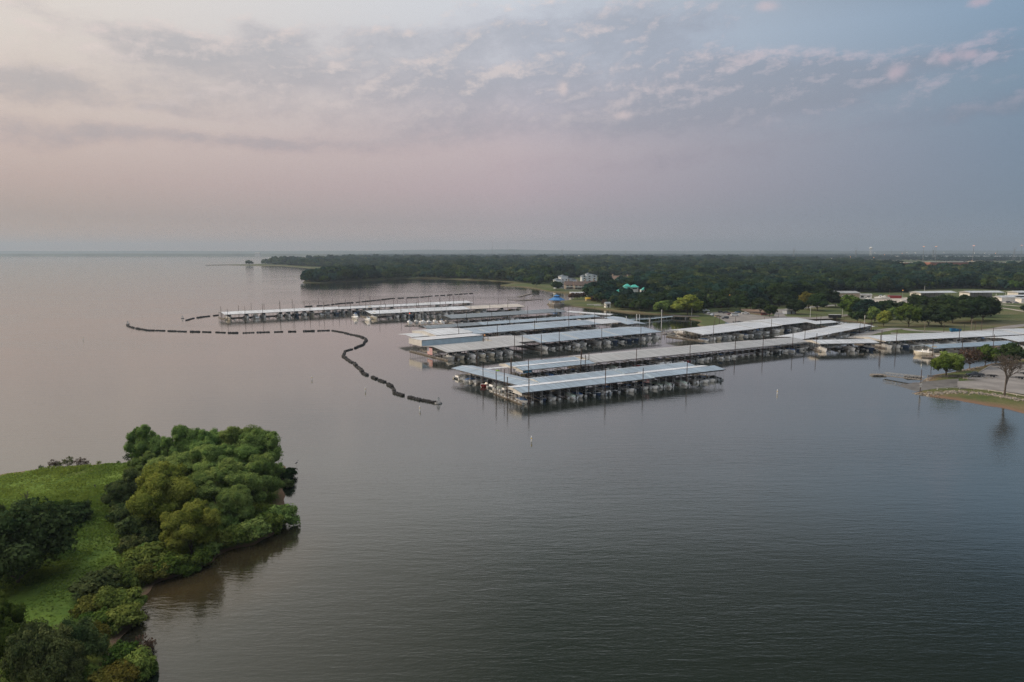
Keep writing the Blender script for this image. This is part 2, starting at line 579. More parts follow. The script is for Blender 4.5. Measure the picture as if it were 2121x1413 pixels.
mat('wall_pale', (0.52, 0.56, 0.60), 0.7, var=0.1, vs=0.4)
mat('wall_white', (0.62, 0.61, 0.58), 0.7, var=0.1, vs=0.3)
mat('roof_bluepaint', (0.02, 0.12, 0.30), 0.5, var=0.12, vs=0.6)
mat('roof_teal', (0.03, 0.30, 0.24), 0.5, var=0.12, vs=0.4)
mat('dumpster', (0.01, 0.11, 0.22), 0.5, var=0.15, vs=1)
mat('yellow', (0.55, 0.38, 0.05), 0.5, var=0.1)
mat('lime', (0.30, 0.50, 0.05), 0.5, var=0.1)
mat('sky_paint', (0.03, 0.25, 0.42), 0.5, var=0.1)
mat('lamp_orange', (0.8, 0.4, 0.1), 0.5, emit=((1.0, 0.42, 0.12), 2.2))
mat('lamp_pink', (0.8, 0.4, 0.3), 0.5, emit=((1.0, 0.45, 0.30), 1.6))
mat('lamp_white', (0.8, 0.8, 0.7), 0.5, emit=((1.0, 0.86, 0.62), 1.6))
mat('lamp_red', (0.8, 0.1, 0.05), 0.5, emit=((1.0, 0.12, 0.05), 2.0))
mat('hangar', (0.50, 0.48, 0.45), 0.7, var=0.08, vs=0.05)
mat('highway', (0.44, 0.40, 0.34), 0.8, var=0.06, vs=0.02)
mat('hill', (0.055, 0.065, 0.05), 0.95, var=0.3, vs=0.004)
mat('tyre_float', (0.12, 0.12, 0.12), 0.7)
mat('bird', (0.05, 0.055, 0.065), 0.8)
mat('flag_red', (0.35, 0.03, 0.035), 0.8)
mat('flag_white', (0.55, 0.54, 0.52), 0.8)
mat('flag_blue', (0.02, 0.03, 0.10), 0.8)
for cn, cv in (('white', (0.70, 0.70, 0.69)), ('black', (0.02, 0.021, 0.024)), ('silver', (0.30, 0.31, 0.33)), ('maroon', (0.13, 0.015, 0.02)),
               ('red', (0.32, 0.02, 0.02)), ('blue', (0.03, 0.10, 0.22)), ('tan', (0.35, 0.28, 0.18)), ('charcoal', (0.05, 0.055, 0.065))):
    mat('paint_' + cn, cv, 0.28, 0.1)
leaf_mat('leaf_willow', (0.066, 0.118, 0.032), (0.195, 0.262, 0.074))
leaf_mat('leaf_gold', (0.085, 0.120, 0.022), (0.235, 0.250, 0.052))
leaf_mat('leaf_dark', (0.014, 0.027, 0.012), (0.042, 0.062, 0.026))
leaf_mat('leaf_oak', (0.014, 0.031, 0.012), (0.046, 0.072, 0.026))
leaf_mat('leaf_bush', (0.030, 0.052, 0.020), (0.110, 0.132, 0.048))
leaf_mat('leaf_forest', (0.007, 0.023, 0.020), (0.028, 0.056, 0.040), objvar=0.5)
leaf_mat('leaf_green', (0.030, 0.060, 0.012), (0.085, 0.125, 0.026))
leaf_mat('leaf_shrub', (0.060, 0.092, 0.020), (0.185, 0.220, 0.052))
leaf_mat('leaf_amber', (0.062, 0.066, 0.014), (0.160, 0.148, 0.034))
leaf_mat('leaf_brown', (0.050, 0.034, 0.026), (0.110, 0.075, 0.055))
leaf_mat('weed', (0.048, 0.098, 0.020), (0.150, 0.215, 0.040), trans=0.3)


# ------------------------------------------------------------------ water
def water_mat():
    m_ = bpy.data.materials.new('lake_water')
    m_.use_nodes = True
    t = NT(m_.node_tree)
    geo = t.n('ShaderNodeNewGeometry')
    pos = geo.outputs['Position']
    # silt near the near-left shore: brown shallow water
    sp_ = t.n('ShaderNodeSeparateXYZ'); t.put(sp_.inputs[0], pos)
    c0 = P(470, 1160)
    dx = t.m('SUBTRACT', sp_.outputs[0], c0.x - 16); dy = t.m('SUBTRACT', sp_.outputs[1], c0.y)
    r_ = t.m('SQRT', t.m('ADD', t.m('MULTIPLY', dx, dx), t.m('MULTIPLY', dy, dy)))
    nz = t.noise(t.map(pos, scale=(0.05, 0.05, 0.05)), 1.0, 4, 0.6)
    silt = t.rng(t.m('ADD', r_, t.m('MULTIPLY', nz, 18.0)), 18.0, 44.0, 1, 0)
    body = t.mix(silt, (0.0088, 0.0130, 0.0096), (0.044, 0.030, 0.014))
    # wind ripples: long crests across the view, finer chop on top, calm slicks between
    w1 = t.noise(t.map(pos, rot=(0, 0, R(-26)), scale=(0.15, 0.80, 1)), 1.0, 3, 0.55, 0.4)
    w2 = t.noise(t.map(pos, rot=(0, 0, R(-8)), scale=(0.65, 2.2, 1)), 1.0, 3, 0.6, 0.3)
    w3 = t.noise(t.map(pos, rot=(0, 0, R(-40)), scale=(0.09, 0.36, 1)), 1.0, 2, 0.5, 0.5)
    calm = t.noise(t.map(pos, rot=(0, 0, R(-20)), scale=(0.006, 0.016, 1)), 1.0, 3, 0.55)
    amp = t.rng(calm, 0.36, 0.66, 0.35, 1.0)
    h = t.m('ADD', t.m('MULTIPLY', w1, 0.055), t.m('ADD', t.m('MULTIPLY', w2, 0.040), t.m('MULTIPLY', w3, 0.045)))
    h = t.m('MULTIPLY', h, amp)
    # lee of the docks: calmer
    q = P(1180, 697)
    ddx = t.m('SUBTRACT', sp_.outputs[0], q.x); ddy = t.m('SUBTRACT', sp_.outputs[1], q.y)
    rr = t.m('SQRT', t.m('ADD', t.m('MULTIPLY', ddx, ddx), t.m('MULTIPLY', ddy, ddy)))
    h = t.m('MULTIPLY', h, t.rng(rr, 95.0, 260.0, 0.16, 1.0))
    bn = t.n('ShaderNodeBump')
    bn.inputs['Strength'].default_value = 1.0
    bn.inputs['Distance'].default_value = 1.0
    t.put(bn.inputs['Height'], h)
    # rippled water: murky body below, mirror above, reflectance rising toward grazing view
    lw = t.n('ShaderNodeLayerWeight'); lw.inputs['Blend'].default_value = 0.5
    t.put(lw.inputs['Normal'], bn.outputs[0])
    F = t.m('ADD', 0.02, t.m('MULTIPLY', t.m('POWER', lw.outputs['Facing'], 2.9), 0.98))
    df = t.n('ShaderNodeBsdfDiffuse'); t.put(df.inputs[0], body)
    gl = t.n('ShaderNodeBsdfGlossy'); gl.inputs['Roughness'].default_value = 0.07
    gl.inputs[0].default_value = (1.0, 0.97, 0.92, 1)
    t.put(gl.inputs['Normal'], bn.outputs[0])
    mx = t.n('ShaderNodeMixShader'); t.put(mx.inputs[0], F)
    m_.node_tree.links.new(df.outputs[0], mx.inputs[1]); m_.node_tree.links.new(gl.outputs[0], mx.inputs[2])
    out = [n_ for n_ in m_.node_tree.nodes if n_.type == 'OUTPUT_MATERIAL'][0]
    m_.node_tree.links.new(mx.outputs[0], out.inputs[0])
    return m_


WM = water_mat()
b = MB()
b.add([(-15000, -800, 0), (15000, -800, 0), (15000, 14500, 0), (-15000, 14500, 0)], [(0, 1, 2, 3)])
wat = b.build('water', WM)
tag(wat, kind='structure')

# ------------------------------------------------------------------ ground
def in_poly(x, y, poly):
    x = np.asarray(x); y = np.asarray(y)
    c = np.zeros(x.shape, bool)
    n = len(poly)
    for i in range(n):
        x1, y1 = poly[i][:2]; x2, y2 = poly[(i + 1) % n][:2]
        if y1 == y2: continue
        t_ = ((y1 > y) != (y2 > y)) & (x < (x2 - x1) * (y - y1) / (y2 - y1) + x1)
        c ^= t_
    return c


def edge_dist(x, y, poly):
    d = np.full(np.shape(x), 1e9)
    n = len(poly)
    for i in range(n):
        x1, y1 = poly[i][:2]; x2, y2 = poly[(i + 1) % n][:2]
        vx, vy = x2 - x1, y2 - y1
        L2 = vx * vx + vy * vy + 1e-9
        t_ = np.clip(((x - x1) * vx + (y - y1) * vy) / L2, 0, 1)
        d = np.minimum(d, np.hypot(x - x1 - t_ * vx, y - y1 - t_ * vy))
    return d


def ground_mat(name, g1, g2, dry, mud, zlo, zhi, sc=0.05):
    m_ = bpy.data.materials.new(name)
    m_.use_nodes = True
    t = NT(m_.node_tree)
    b_ = m_.node_tree.nodes['Principled BSDF']
    b_.inputs['Roughness'].default_value = 0.95
    b_.inputs['Specular IOR Level'].default_value = 0.1
    geo = t.n('ShaderNodeNewGeometry'); pos = geo.outputs['Position']
    n1_ = t.noise(t.map(pos, scale=(sc, sc, sc)), 1.0, 5, 0.6)
    n2_ = t.noise(t.map(pos, scale=(sc * 0.35, sc * 0.35, sc)), 1.0, 4, 0.6, 0.4)
    n3_ = t.noise(t.map(pos, scale=(sc * 14, sc * 14, sc)), 1.0, 3, 0.6)
    c = t.mix(t.rng(n1_, 0.35, 0.65), g1, g2)
    c = t.mix(t.rng(n2_, 0.47, 0.68, 0, 0.85), c, dry)
    c = t.mix(t.rng(n3_, 0.45, 0.7, 0, 0.35), c, tuple(x * 0.55 for x in g1))
    s_ = t.n('ShaderNodeSeparateXYZ'); t.put(s_.inputs[0], pos)
    zz = t.m('ADD', s_.outputs[2], t.m('MULTIPLY', t.m('SUBTRACT', n3_, 0.5), 0.5))
    c = t.mix(t.rng(zz, zlo, zhi), mud, c)
    t.put(b_.inputs['Base Color'], c)
    bn = t.n('ShaderNodeBump'); bn.inputs['Distance'].default_value = 0.12
    t.put(bn.inputs['Height'], t.noise(t.map(pos, scale=(3, 3, 3)), 1.0, 4, 0.65)); t.put(b_.inputs['Normal'], bn.outputs[0])
    return m_


GM_FAR = ground_mat('park_ground', (0.050, 0.066, 0.026), (0.075, 0.090, 0.034), (0.120, 0.100, 0.062), (0.085, 0.065, 0.045), 0.1, 0.85, 0.03)
GM_PEN = ground_mat('meadow_ground', (0.045, 0.085, 0.016), (0.110, 0.165, 0.028), (0.125, 0.112, 0.045), (0.14, 0.088, 0.055), 0.10, 0.42, 0.08)
GM_RAMP = ground_mat('bank_ground', (0.045, 0.066, 0.020), (0.085, 0.090, 0.034), (0.140, 0.105, 0.065), (0.125, 0.080, 0.055), 0.15, 0.85, 0.10)

# main land, its shore traced from far left to the right edge, then out to the horizon
SHORE = [(426, 549.6), (470, 549.2), (518, 550.2), (588, 551.5), (640, 555.5), (680, 559), (740, 558), (800, 556.5), (720, 563.5), (660, 571), (634, 580),
         (628, 585.8), (666, 586.0), (730, 583.3), (800, 579), (870, 577), (941, 578.5), (1012, 581.5), (1071, 585), (1052, 590), (1038, 591.5),
         (1078, 594), (1113, 598.5), (1149, 605.5), (1186, 607.5), (1200, 612), (1186, 622), (1160, 627), (1138, 629.5), (1136, 631), (1145, 633.2), (1183, 633.8),
         (1232, 638.5), (1266, 643.2), (1307, 648), (1364, 651), (1402, 653), (1436, 656.5), (1432, 661), (1450, 664), (1456, 668), (1449, 673), (1461, 680),
         (1480, 684), (1530, 679), (1600, 669), (1690, 662), (1740, 663.5), (1790, 668), (1812, 673), (1806, 686), (1768, 703), (1800, 702), (1850, 697),
         (1960, 690.5), (2060, 686), (2160, 682), (2600, 668)]
shore_w = [P(x, y, 0) for x, y in SHORE]
land_poly = [(p.x, p.y) for p in shore_w] + [(9000, 900), (14500, 3000), (14500, 13800), (-2100, 13800)] + [(p.x, p.y) for p in (P(x, y, 0) for x, y in ((715, 529.5), (705, 534), (650, 540.6), (592, 545.0), (520, 547.9), (445, 549.0)))]


def flat_land(name, poly, z, mats, skirt=3.5, kind='structure', zb=-1.2):
    n = len(poly)
    area = sum(poly[i][0] * poly[(i + 1) % n][1] - poly[(i + 1) % n][0] * poly[i][1] for i in range(n))
    if area < 0: poly = poly[::-1]
    tri = tessellate_polygon([[Vector((x, y, 0)) for x, y in poly]])
    bb = MB()
    inn = []
    for i in range(n):
        p0, p1, p2 = Vector(poly[i - 1]), Vector(poly[i]), Vector(poly[(i + 1) % n])
        d1 = (p1 - p0).normalized(); d2 = (p2 - p1).normalized()
        nn = Vector((d1.y + d2.y, -d1.x - d2.x)); nn = nn.normalized() if nn.length > 1e-3 else Vector((d1.y, -d1.x))
        inn.append(p1 + nn * skirt)
    bb.add([(x, y, z) for x, y in poly], [t_ for t_ in tri])
    bb.add([(x, y, z) for x, y in poly] + [(q.x, q.y, zb) for q in inn], [(i, i + n, (i + 1) % n + n, (i + 1) % n) for i in range(n)])
    return tag(bb.build(name, mats), kind=kind)


flat_land('ground', land_poly, 1.0, GM_FAR)


def sheet(name, pts, m_, z=1.03, kind='structure', label=None):
    ww = [P(x, y, z) for x, y in pts]
    n = len(ww)
    ar = sum(ww[i].x * ww[(i + 1) % n].y - ww[(i + 1) % n].x * ww[i].y for i in range(n))
    if ar < 0: ww = ww[::-1]
    tri = tessellate_polygon([[Vector((p.x, p.y, 0)) for p in ww]])
    bb = MB(); fs = []
    for t_ in tri:
        a_, b_, c_ = (ww[i] for i in t_)
        up = (b_ - a_).cross(c_ - a_).z > 0
        fs.append(t_ if up else t_[::-1])
    bb.add(ww, fs)
    return tag(bb.build(name, m_), kind=kind)


def strip(name, pts, w, m_, z=1.05):
    ww = [P(x, y, z) for x, y in pts]
    # smooth the centre line
    out = []
    for i in range(len(ww) - 1):
        p0 = ww[max(i - 1, 0)]; p1 = ww[i]; p2 = ww[i + 1]; p3 = ww[min(i + 2, len(ww) - 1)]
        for q in range(5):
            u = q / 5.0
            out.append(0.5 * ((2 * p1) + (p2 - p0) * u + (2 * p0 - 5 * p1 + 4 * p2 - p3) * u * u + (3 * p1 - p0 - 3 * p2 + p3) * u ** 3))
    out.append(ww[-1])
    bb = MB(); vs = []
    for i, p in enumerate(out):
        d = (out[min(i + 1, len(out) - 1)] - out[max(i - 1, 0)]).normalized()
        s_ = Vector((-d.y, d.x, 0)) * (w / 2)
        vs += [p - s_, p + s_]
    bb.add(vs, [(2 * i, 2 * i + 2, 2 * i + 3, 2 * i + 1) for i in range(len(out) - 1)])
    return tag(bb.build(name, m_), kind='structure')


sheet('car_park', [(1457, 650), (1483, 646.5), (1506, 646.5), (1551, 650), (1580, 654), (1603, 655), (1607, 641), (1634, 639), (1638, 646), (1624, 652),
                   (1630, 656), (1683, 657.5), (1758, 651), (1758, 654), (1722, 660), (1675, 661.5), (1600, 668), (1568, 672), (1517, 678.6), (1511, 671),
                   (1490, 660), (1475, 654)], MATS['asphalt'])
strip('road', [(1634, 640), (1660, 638), (1700, 634.5), (1745, 631), (1800, 629)], 8, MATS['asphalt'], 1.06)
strip('shore_road', [(1768, 701), (1800, 690.3), (1843, 681.8), (1872, 681), (1898, 684.8), (1974, 687.2), (2047, 684), (2121, 673.5), (2300, 655)], 7.5, MATS['asphalt'], 1.06)
strip('loop_road', [(1845, 690.3), (1880, 691.5), (1940, 690.5), (1998, 688.5), (2047, 685)], 6, MATS['asphalt'], 1.09)
sheet('boat_yard', [(1775, 631), (1788, 620), (1880, 616), (1890, 627), (1850, 631)], MATS['gravel'])
strip('gravel_path', [(2040, 630), (2070, 631), (2121, 635), (2200, 640)], 5, MATS['gravel'], 1.06)
strip('gravel_lane', [(2060, 636), (2090, 640), (2121, 645), (2200, 655)], 4, MATS['gravel'], 1.09)
sheet('storage_yard', [(2040, 628), (2056, 620), (2180, 618), (2200, 629)], MATS['gravel'])
sheet('dirt_field', [(1530, 640), (1600, 640), (1600, 652), (1575, 652), (1548, 648)], MATS['bank_mud'], 1.02)

# peninsula near left, as a height field
PEN = [(-260, 1010), (0, 982), (75, 972), (130, 965.5), (190, 962.5), (275, 957), (400, 950), (520, 952), (590, 965), (592, 990), (584, 1020), (583, 1055),
       (590, 1082), (560, 1108), (525, 1126), (460, 1140), (440, 1165), (380, 1186), (330, 1204), (292, 1232), (276, 1265), (268, 1300), (243, 1335), (215, 1390), (190, 1470), (150, 1700), (-900, 1700)]
pen_poly = [(p.x, p.y) for p in (P(x, y, 0.2) for x, y in PEN)]


def vnoise(x, y, s, seed=0):
    """smooth value noise"""
    xs, ys = x * s + seed * 17.3, y * s + seed * 9.1
    xi, yi = np.floor(xs).astype(int), np.floor(ys).astype(int)
    fx, fy = xs - xi, ys - yi
    fx = fx * fx * (3 - 2 * fx); fy = fy * fy * (3 - 2 * fy)

    def h(i, j):
        q = np.sin(i * 127.1 + j * 311.7 + seed * 74.7) * 43758.5453
        return q - np.floor(q)
    return (h(xi, yi) * (1 - fx) + h(xi + 1, yi) * fx) * (1 - fy) + (h(xi, yi + 1) * (1 - fx) + h(xi + 1, yi + 1) * fx) * fy


def pen_h(x, y):
    x = np.asarray(x, float); y = np.asarray(y, float)
    s_ = np.where(in_poly(x, y, pen_poly), 1, -1) * edge_dist(x, y, pen_poly)
    s_ = s_ + (vnoise(x, y, 0.35, 1) - 0.5) * 1.6
    z = np.where(s_ > 0, 0.05 + 0.75 * (1 - np.exp(-s_ / 3.0)) + 0.012 * s_, np.maximum(-1.5, 0.05 + s_ * 0.3))
    z = z + np.where(s_ > 1, ((vnoise(x, y, 0.12, 2) - 0.5) * 0.5 + (vnoise(x, y, 0.8, 3) - 0.5) * 0.14), 0)
    return z


def field(name, x0, x1, y0, y1, st, hf, m_):
    xs = np.arange(x0, x1 + st, st); ys = np.arange(y0, y1 + st, st)
    gx, gy = np.meshgrid(xs, ys)
    gz = hf(gx, gy)
    nx, ny = len(xs), len(ys)
    V = np.stack([gx.ravel(), gy.ravel(), gz.ravel()], 1)
    i = np.arange(ny - 1)[:, None] * nx + np.arange(nx - 1)[None, :]
    i = i.ravel()
    Q = np.stack([i, i + 1, i + 1 + nx, i + nx], 1)
    keep = (V[Q, 2].max(1) > -1.3)
    me = np_mesh(name, V, Q[keep], m_, smooth=True)
    o = bpy.data.objects.new(name, me); COL.objects.link(o)
    return tag(o, kind='structure')


field('meadow', -190, -30, 40, 166, 0.9, pen_h, GM_PEN)

# bank with the boat ramp, near right
RMP = [(1852, 796.8), (1910, 791.7), (1925, 781.5), (1940, 776), (1985, 768), (2008, 763.5), (2053, 754), (2121, 743), (2400, 720), (2900, 800), (2600, 900), (2300, 885),
       (2121, 856), (2079, 845.5), (1984, 829), (1931, 820.5), (1899, 815.5), (1875, 811.5)]
rmp_poly = [(p.x, p.y) for p in (P(x, y, 0.1) for x, y in RMP)]
R0, R1 = P(1863, 804, 0), P(2010, 797, 1)
rax = Vector((R1.x - R0.x, R1.y - R0.y)); rlen = rax.length; rax /= rlen
RAMP = [(1848, 796.5), (1877, 811.5), (1915, 808.5), (1960, 804), (2020, 806), (2020, 786), (1960, 791), (1910, 793)]
ramp_poly = [(p.x, p.y) for p in (P(x, y, 0.4) for x, y in RAMP)]


def ramp_z(x, y):
    t_ = ((x - R0.x) * rax.x + (y - R0.y) * rax.y)
    return np.clip(-0.12 + t_ * (1.45 / rlen), -1.0, 1.25)


def bank_h(x, y):
    x = np.asarray(x, float); y = np.asarray(y, float)
    s_ = np.where(in_poly(x, y, rmp_poly), 1, -1) * edge_dist(x, y, rmp_poly)
    s_ = s_ + (vnoise(x, y, 0.3, 5) - 0.5) * 1.2
    z = np.where(s_ > 0, 0.02 + 1.15 * (1 - np.exp(-s_ / 4.0)), np.maximum(-1.5, 0.02 + s_ * 0.3))
    ins = in_poly(x, y, ramp_poly) | (edge_dist(x, y, ramp_poly) < 1.3)
    return np.where(ins, np.minimum(z, ramp_z(x, y) - 0.12), z)


field('bank', 118, 330, 165, 330, 1.1, bank_h, GM_RAMP)
# pavement of the ramp and the car park above it
bb = MB()
rp = [P(x, y, 0.4) for x, y in [(1848, 796.5), (1910, 792.6), (1960, 790.5), (1985, 789)]]
rq = [P(x, y, 0.4) for x, y in [(1876, 811.2), (1915, 807.5), (1950, 804.5), (1985, 804)]]
vs = []
for p, q in zip(rp, rq):
    for u in (p, q): vs.append((u.x, u.y, float(ramp_z(u.x, u.y))))
bb.add(vs, [(2 * i, 2 * i + 1, 2 * i + 3, 2 * i + 2) for i in range(len(rp) - 1)])
tag(bb.build('boat_ramp', MATS['concrete_wet']), kind='structure')
sheet('ramp_road', [(1983, 789.5), (1983, 804.5), (2040, 806), (2121, 817), (2300, 850), (2300, 790), (2121, 788), (2060, 786)], MATS['asphalt'], 1.32)
sheet('ramp_car_park', [(2003, 786), (2062, 787.8), (2121, 789.5), (2300, 793), (2330, 745), (2121, 752.5), (2052, 755)], MATS['asphalt'], 1.36)
for i, (x0, y0, x1, y1) in enumerate(((2060, 762, 2085, 758.5), (2045, 766, 2075, 762), (2085, 760, 2121, 757), (2080, 766, 2121, 763))):
    pass

# far shore: dam across the lake, low hills, distant plain
def ridge(name, pts, d0, depth, m_, base=-2):
    """a long low rise; pts = (px, top_py) seen at distance d0"""
    bb = MB(); vs = []
    for px, py in pts:
        x = (px - 1060.5) / FOC * d0 * 1.0
        z = CAMH + (521.0 - py) / FOC * d0
        for f, zf in ((-0.5, base), (-0.22, z * 0.72), (0, z), (0.3, z * 0.7), (0.6, base)):
            vs.append((x, d0 + f * depth, zf))
    n = len(pts)
    bb.add(vs, [(i * 5 + j, (i + 1) * 5 + j, (i + 1) * 5 + j + 1, i * 5 + j + 1) for i in range(n - 1) for j in range(4)])
    o = bb.build(name, m_, smooth=True)
    return tag(o, kind='structure')


ridge('dam', [(-400, 526), (0, 525.3), (100, 525.6), (250, 525.2), (420, 525.5), (560, 525.4), (650, 525.8), (760, 526.5)], 7300, 260, MATS['hill'])
ridge('far_hills', [(-500, 521), (0, 520.0), (150, 520.6), (300, 519.8), (500, 520.4), (700, 519.7), (780, 519.6), (830, 518.2), (900, 517.2), (950, 518.3), (1000, 517.4), (1060, 516.6), (1120, 518.4),
                    (1200, 519.2), (1350, 520), (1500, 519.6), (1650, 519.4), (1800, 519.8), (1950, 519.3), (2121, 519.5), (2600, 519)], 12500, 1800, MATS['hill'])


# ------------------------------------------------------------------ vegetation builders
def cube_sphere(k=2):
    vs = []; fs = []
    for ax in range(3):
        for sg in (-1, 1):
            o = len(vs)
            for i in range(k + 1):
                for j in range(k + 1):
                    p = [0, 0, 0]
                    p[ax] = sg; p[(ax + 1) % 3] = (2 * i / k - 1) * sg; p[(ax + 2) % 3] = 2 * j / k - 1
                    v = np.array(p, float); vs.append(v / np.linalg.norm(v))
            for i in range(k):
                for j in range(k):
                    a = o + i * (k + 1) + j
                    fs.append((a, a + k + 1, a + k + 2, a + 1))
    vs = np.round(np.array(vs), 5)
    u, inv = np.unique(vs, axis=0, return_inverse=True)
    return u, inv.reshape(-1)[np.array(fs)]


CSV, CSF = cube_sphere(2)


def leaf_cloud(rg, clumps, n, size, core=0.78, droop=0.0, up=0.2, aspect=0.62, shell=(0.76, 1.08), ctint=0.15, spread=0.5):
    """leaf-sized quads on the skin of many clumps, with a leafy core in each clump"""
    C = np.array([c[:3] for c in clumps], float); Rr = np.array([c[3:6] for c in clumps], float)
    wgt = (Rr.prod(1)) ** (2 / 3); wgt /= wgt.sum()
    ci = rg.choice(len(C), n, p=wgt)
    d = rg.normal(size=(n, 3)); d /= np.linalg.norm(d, axis=1)[:, None]
    flip = (d[:, 2] < -0.25) & (rg.random(n) < 0.6); d[flip, 2] *= -1
    r = shell[0] + (shell[1] - shell[0]) * rg.random(n) ** 0.8
    p = C[ci] + d * r[:, None] * Rr[ci]
    nr = d + np.array([0, 0, up]) + rg.normal(size=(n, 3)) * spread * 0.62
    nr /= np.linalg.norm(nr, axis=1)[:, None]
    a = rg.normal(size=(n, 3)); a[:, 2] -= droop
    t = np.cross(nr, a); t /= np.linalg.norm(t, axis=1)[:, None] + 1e-9
    bt = np.cross(nr, t)
    s = size * (0.55 + 1.35 * rg.random(n) ** 2)[:, None]
    V = np.stack([p - t * s * aspect * 0.35 - bt * s * 0.9, p + t * s * aspect - bt * s * 0.1, p + t * s * aspect * 0.2 + bt * s, p - t * s * aspect + bt * s * 0.2], 1).reshape(-1, 3)
    Q = np.arange(4 * n).reshape(n, 4)
    ct = rg.random(len(C))
    tint = np.clip(0.65 * ct[ci] + 0.35 * rg.random(n) + ctint - 0.15, 0, 1)
    if core > 0:
        m = len(CSV)
        cv = (C[:, None, :] + CSV[None] * core * Rr[:, None, :] * (0.85 + 0.3 * rg.random((len(C), m, 1)))).reshape(-1, 3)
        cf = (np.arange(len(C))[:, None, None] * m + CSF[None] + len(V)).reshape(-1, 4)
        V = np.concatenate([V, cv]); Q = np.concatenate([Q, cf])
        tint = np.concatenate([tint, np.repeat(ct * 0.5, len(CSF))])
    return V, Q, tint


def crown_clumps(rg, H, Rc, n, zlo=0.30, cr=(0.28, 0.46), flat=0.8, irregular=0.25, sub=0):
    zc = H * (zlo + 1) / 2; hz = H * (1 - zlo) / 2
    out = [(0, 0, zc, Rc * 0.55, Rc * 0.55, hz * 0.62)]
    g = math.pi * (3 - math.sqrt(5))
    for i in range(n):
        zz = 1 - 1.7 * (i + 0.5) / n
        a = i * g + rg.random() * 0.6
        rr = math.sqrt(max(0, 1 - zz * zz))
        k_ = 0.60 + irregular * (rg.random() - 0.35)
        r = Rc * (cr[0] + (cr[1] - cr[0]) * rg.random())
        out.append((math.cos(a) * rr * Rc * k_, math.sin(a) * rr * Rc * k_, zc + zz * hz * k_ * 1.05, r, r, r * flat))
    for c in list(out) if sub else ():
        for _ in range(sub):
            d = rg.normal(size=3); d[2] = abs(d[2]) * 0.9 - 0.15; d /= np.linalg.norm(d)
            q = 0.24 + 0.24 * rg.random(); e = 0.78 + 0.34 * rg.random()
            out.append((c[0] + d[0] * c[3] * e, c[1] + d[1] * c[4] * e, c[2] + d[2] * c[5] * e, c[3] * q, c[4] * q, c[5] * q * (0.8 + 0.5 * rg.random())))
    return out


def trunk_mb(rg, H, r, clumps, zb=0.28, nb=6, n=7, base=-0.6):
    t = MB()
    lean = Vector(((rg.random() - 0.5) * 0.08 * H, (rg.random() - 0.5) * 0.08 * H, H * zb))
    t.tube((0, 0, base), lean, r * 1.25, r * 0.85, n)
    top = Vector((lean.x * 1.5, lean.y * 1.5, H * 0.62))
    t.tube(lean, top, r * 0.85, r * 0.3, n)
    cs = list(clumps[1:]); rg.shuffle(cs)
    for c in cs[:nb]:
        q = Vector(c[:3]); mid = lean.lerp(q, 0.5) + Vector((0, 0, -0.05 * H))
        t.tube(lean, mid, r * 0.5, r * 0.33, 5)
        t.tube(mid, q, r * 0.33, r * 0.1, 5)
    return t


class TreeKind:
    """crown and trunk meshes, shared by all trees of a kind"""
    def __init__(self, seed, H, Rc, nc, nl, ls, leaf, bark='bark', zlo=0.3, r=None, **kw):
        rg = np.random.default_rng(seed)
        ck = {k_: kw.pop(k_) for k_ in ('cr', 'flat', 'irregular', 'sub') if k_ in kw}
        nb = kw.pop('nb', 6)
        cl = crown_clumps(rg, H, Rc, nc, zlo, **ck)
        V, Q, t = leaf_cloud(rg, cl, nl, ls, **kw)
        self.crown = np_mesh('crown', V, Q, MATS[leaf], t)
        mb = trunk_mb(rg, H, r or H * 0.022, cl, zb=max(0.06, zlo * 0.85), nb=nb)
        me = bpy.data.meshes.new('trunk'); me.from_pydata(mb.v, [], mb.f); me.materials.append(MATS[bark])
        self.trunk = me
        self.H = H; self.R = Rc
        self.V, self.Q, self.t, self.mb = V, Q, t, mb

    def place(self, name, label, cat, loc, sc, rz, group=None, leaf=None, parts=('trunk', 'crown')):
        o = thing(name, label, cat, loc, rz, group)
        o.scale = sc if isinstance(sc, (tuple, list)) else (sc, sc, sc)
        for nm, me in zip(parts, (self.trunk, self.crown)):
            c = bpy.data.objects.new(nm, me); COL.objects.link(c); c.parent = o
            if leaf and me is self.crown:
                c.material_slots[0].link = 'OBJECT'; c.material_slots[0].material = MATS[leaf]
        return o


WILLOW = [TreeKind(100 + i, 10.0, 5.0, 14, 38000, 0.135, 'leaf_willow', zlo=0.06, cr=(0.24, 0.46), irregular=0.6, sub=7, droop=0.8, flat=0.95, up=0.35, shell=(0.76, 1.14), aspect=0.42, spread=0.62) for i in range(4)]
SHRUB = [TreeKind(120 + i, 2.0, 1.7, 11, 4600, 0.105, 'leaf_shrub', sub=4, zlo=0.02, r=0.05, nb=5, cr=(0.26, 0.48), irregular=0.5, aspect=0.6, core=0.6, shell=(0.6, 1.2)) for i in range(4)]
SPARSE = [TreeKind(125 + i, 2.2, 1.3, 16, 900, 0.10, 'leaf_brown', 'bark_grey', zlo=0.05, r=0.05, nb=14, core=0.0, irregular=0.7, shell=(0.2, 1.2), spread=1.4) for i in range(3)]
BUSH = [TreeKind(130 + i, 7.5, 5.0, 18, 24000, 0.17, 'leaf_bush', zlo=0.02, sub=6, cr=(0.22, 0.46), irregular=0.65, core=0.62, shell=(0.55, 1.28), spread=0.9) for i in range(2)]
OAK = [TreeKind(140 + i, 12.0, 7.0, 13, 3000, 0.46, 'leaf_oak', zlo=0.13, sub=3, cr=(0.28, 0.46), irregular=0.35) for i in range(5)]
SPREAD = TreeKind(150, 6.5, 5.2, 24, 4200, 0.30, 'leaf_green', zlo=0.24, cr=(0.22, 0.40), flat=0.75, irregular=0.3, r=0.26, nb=9)

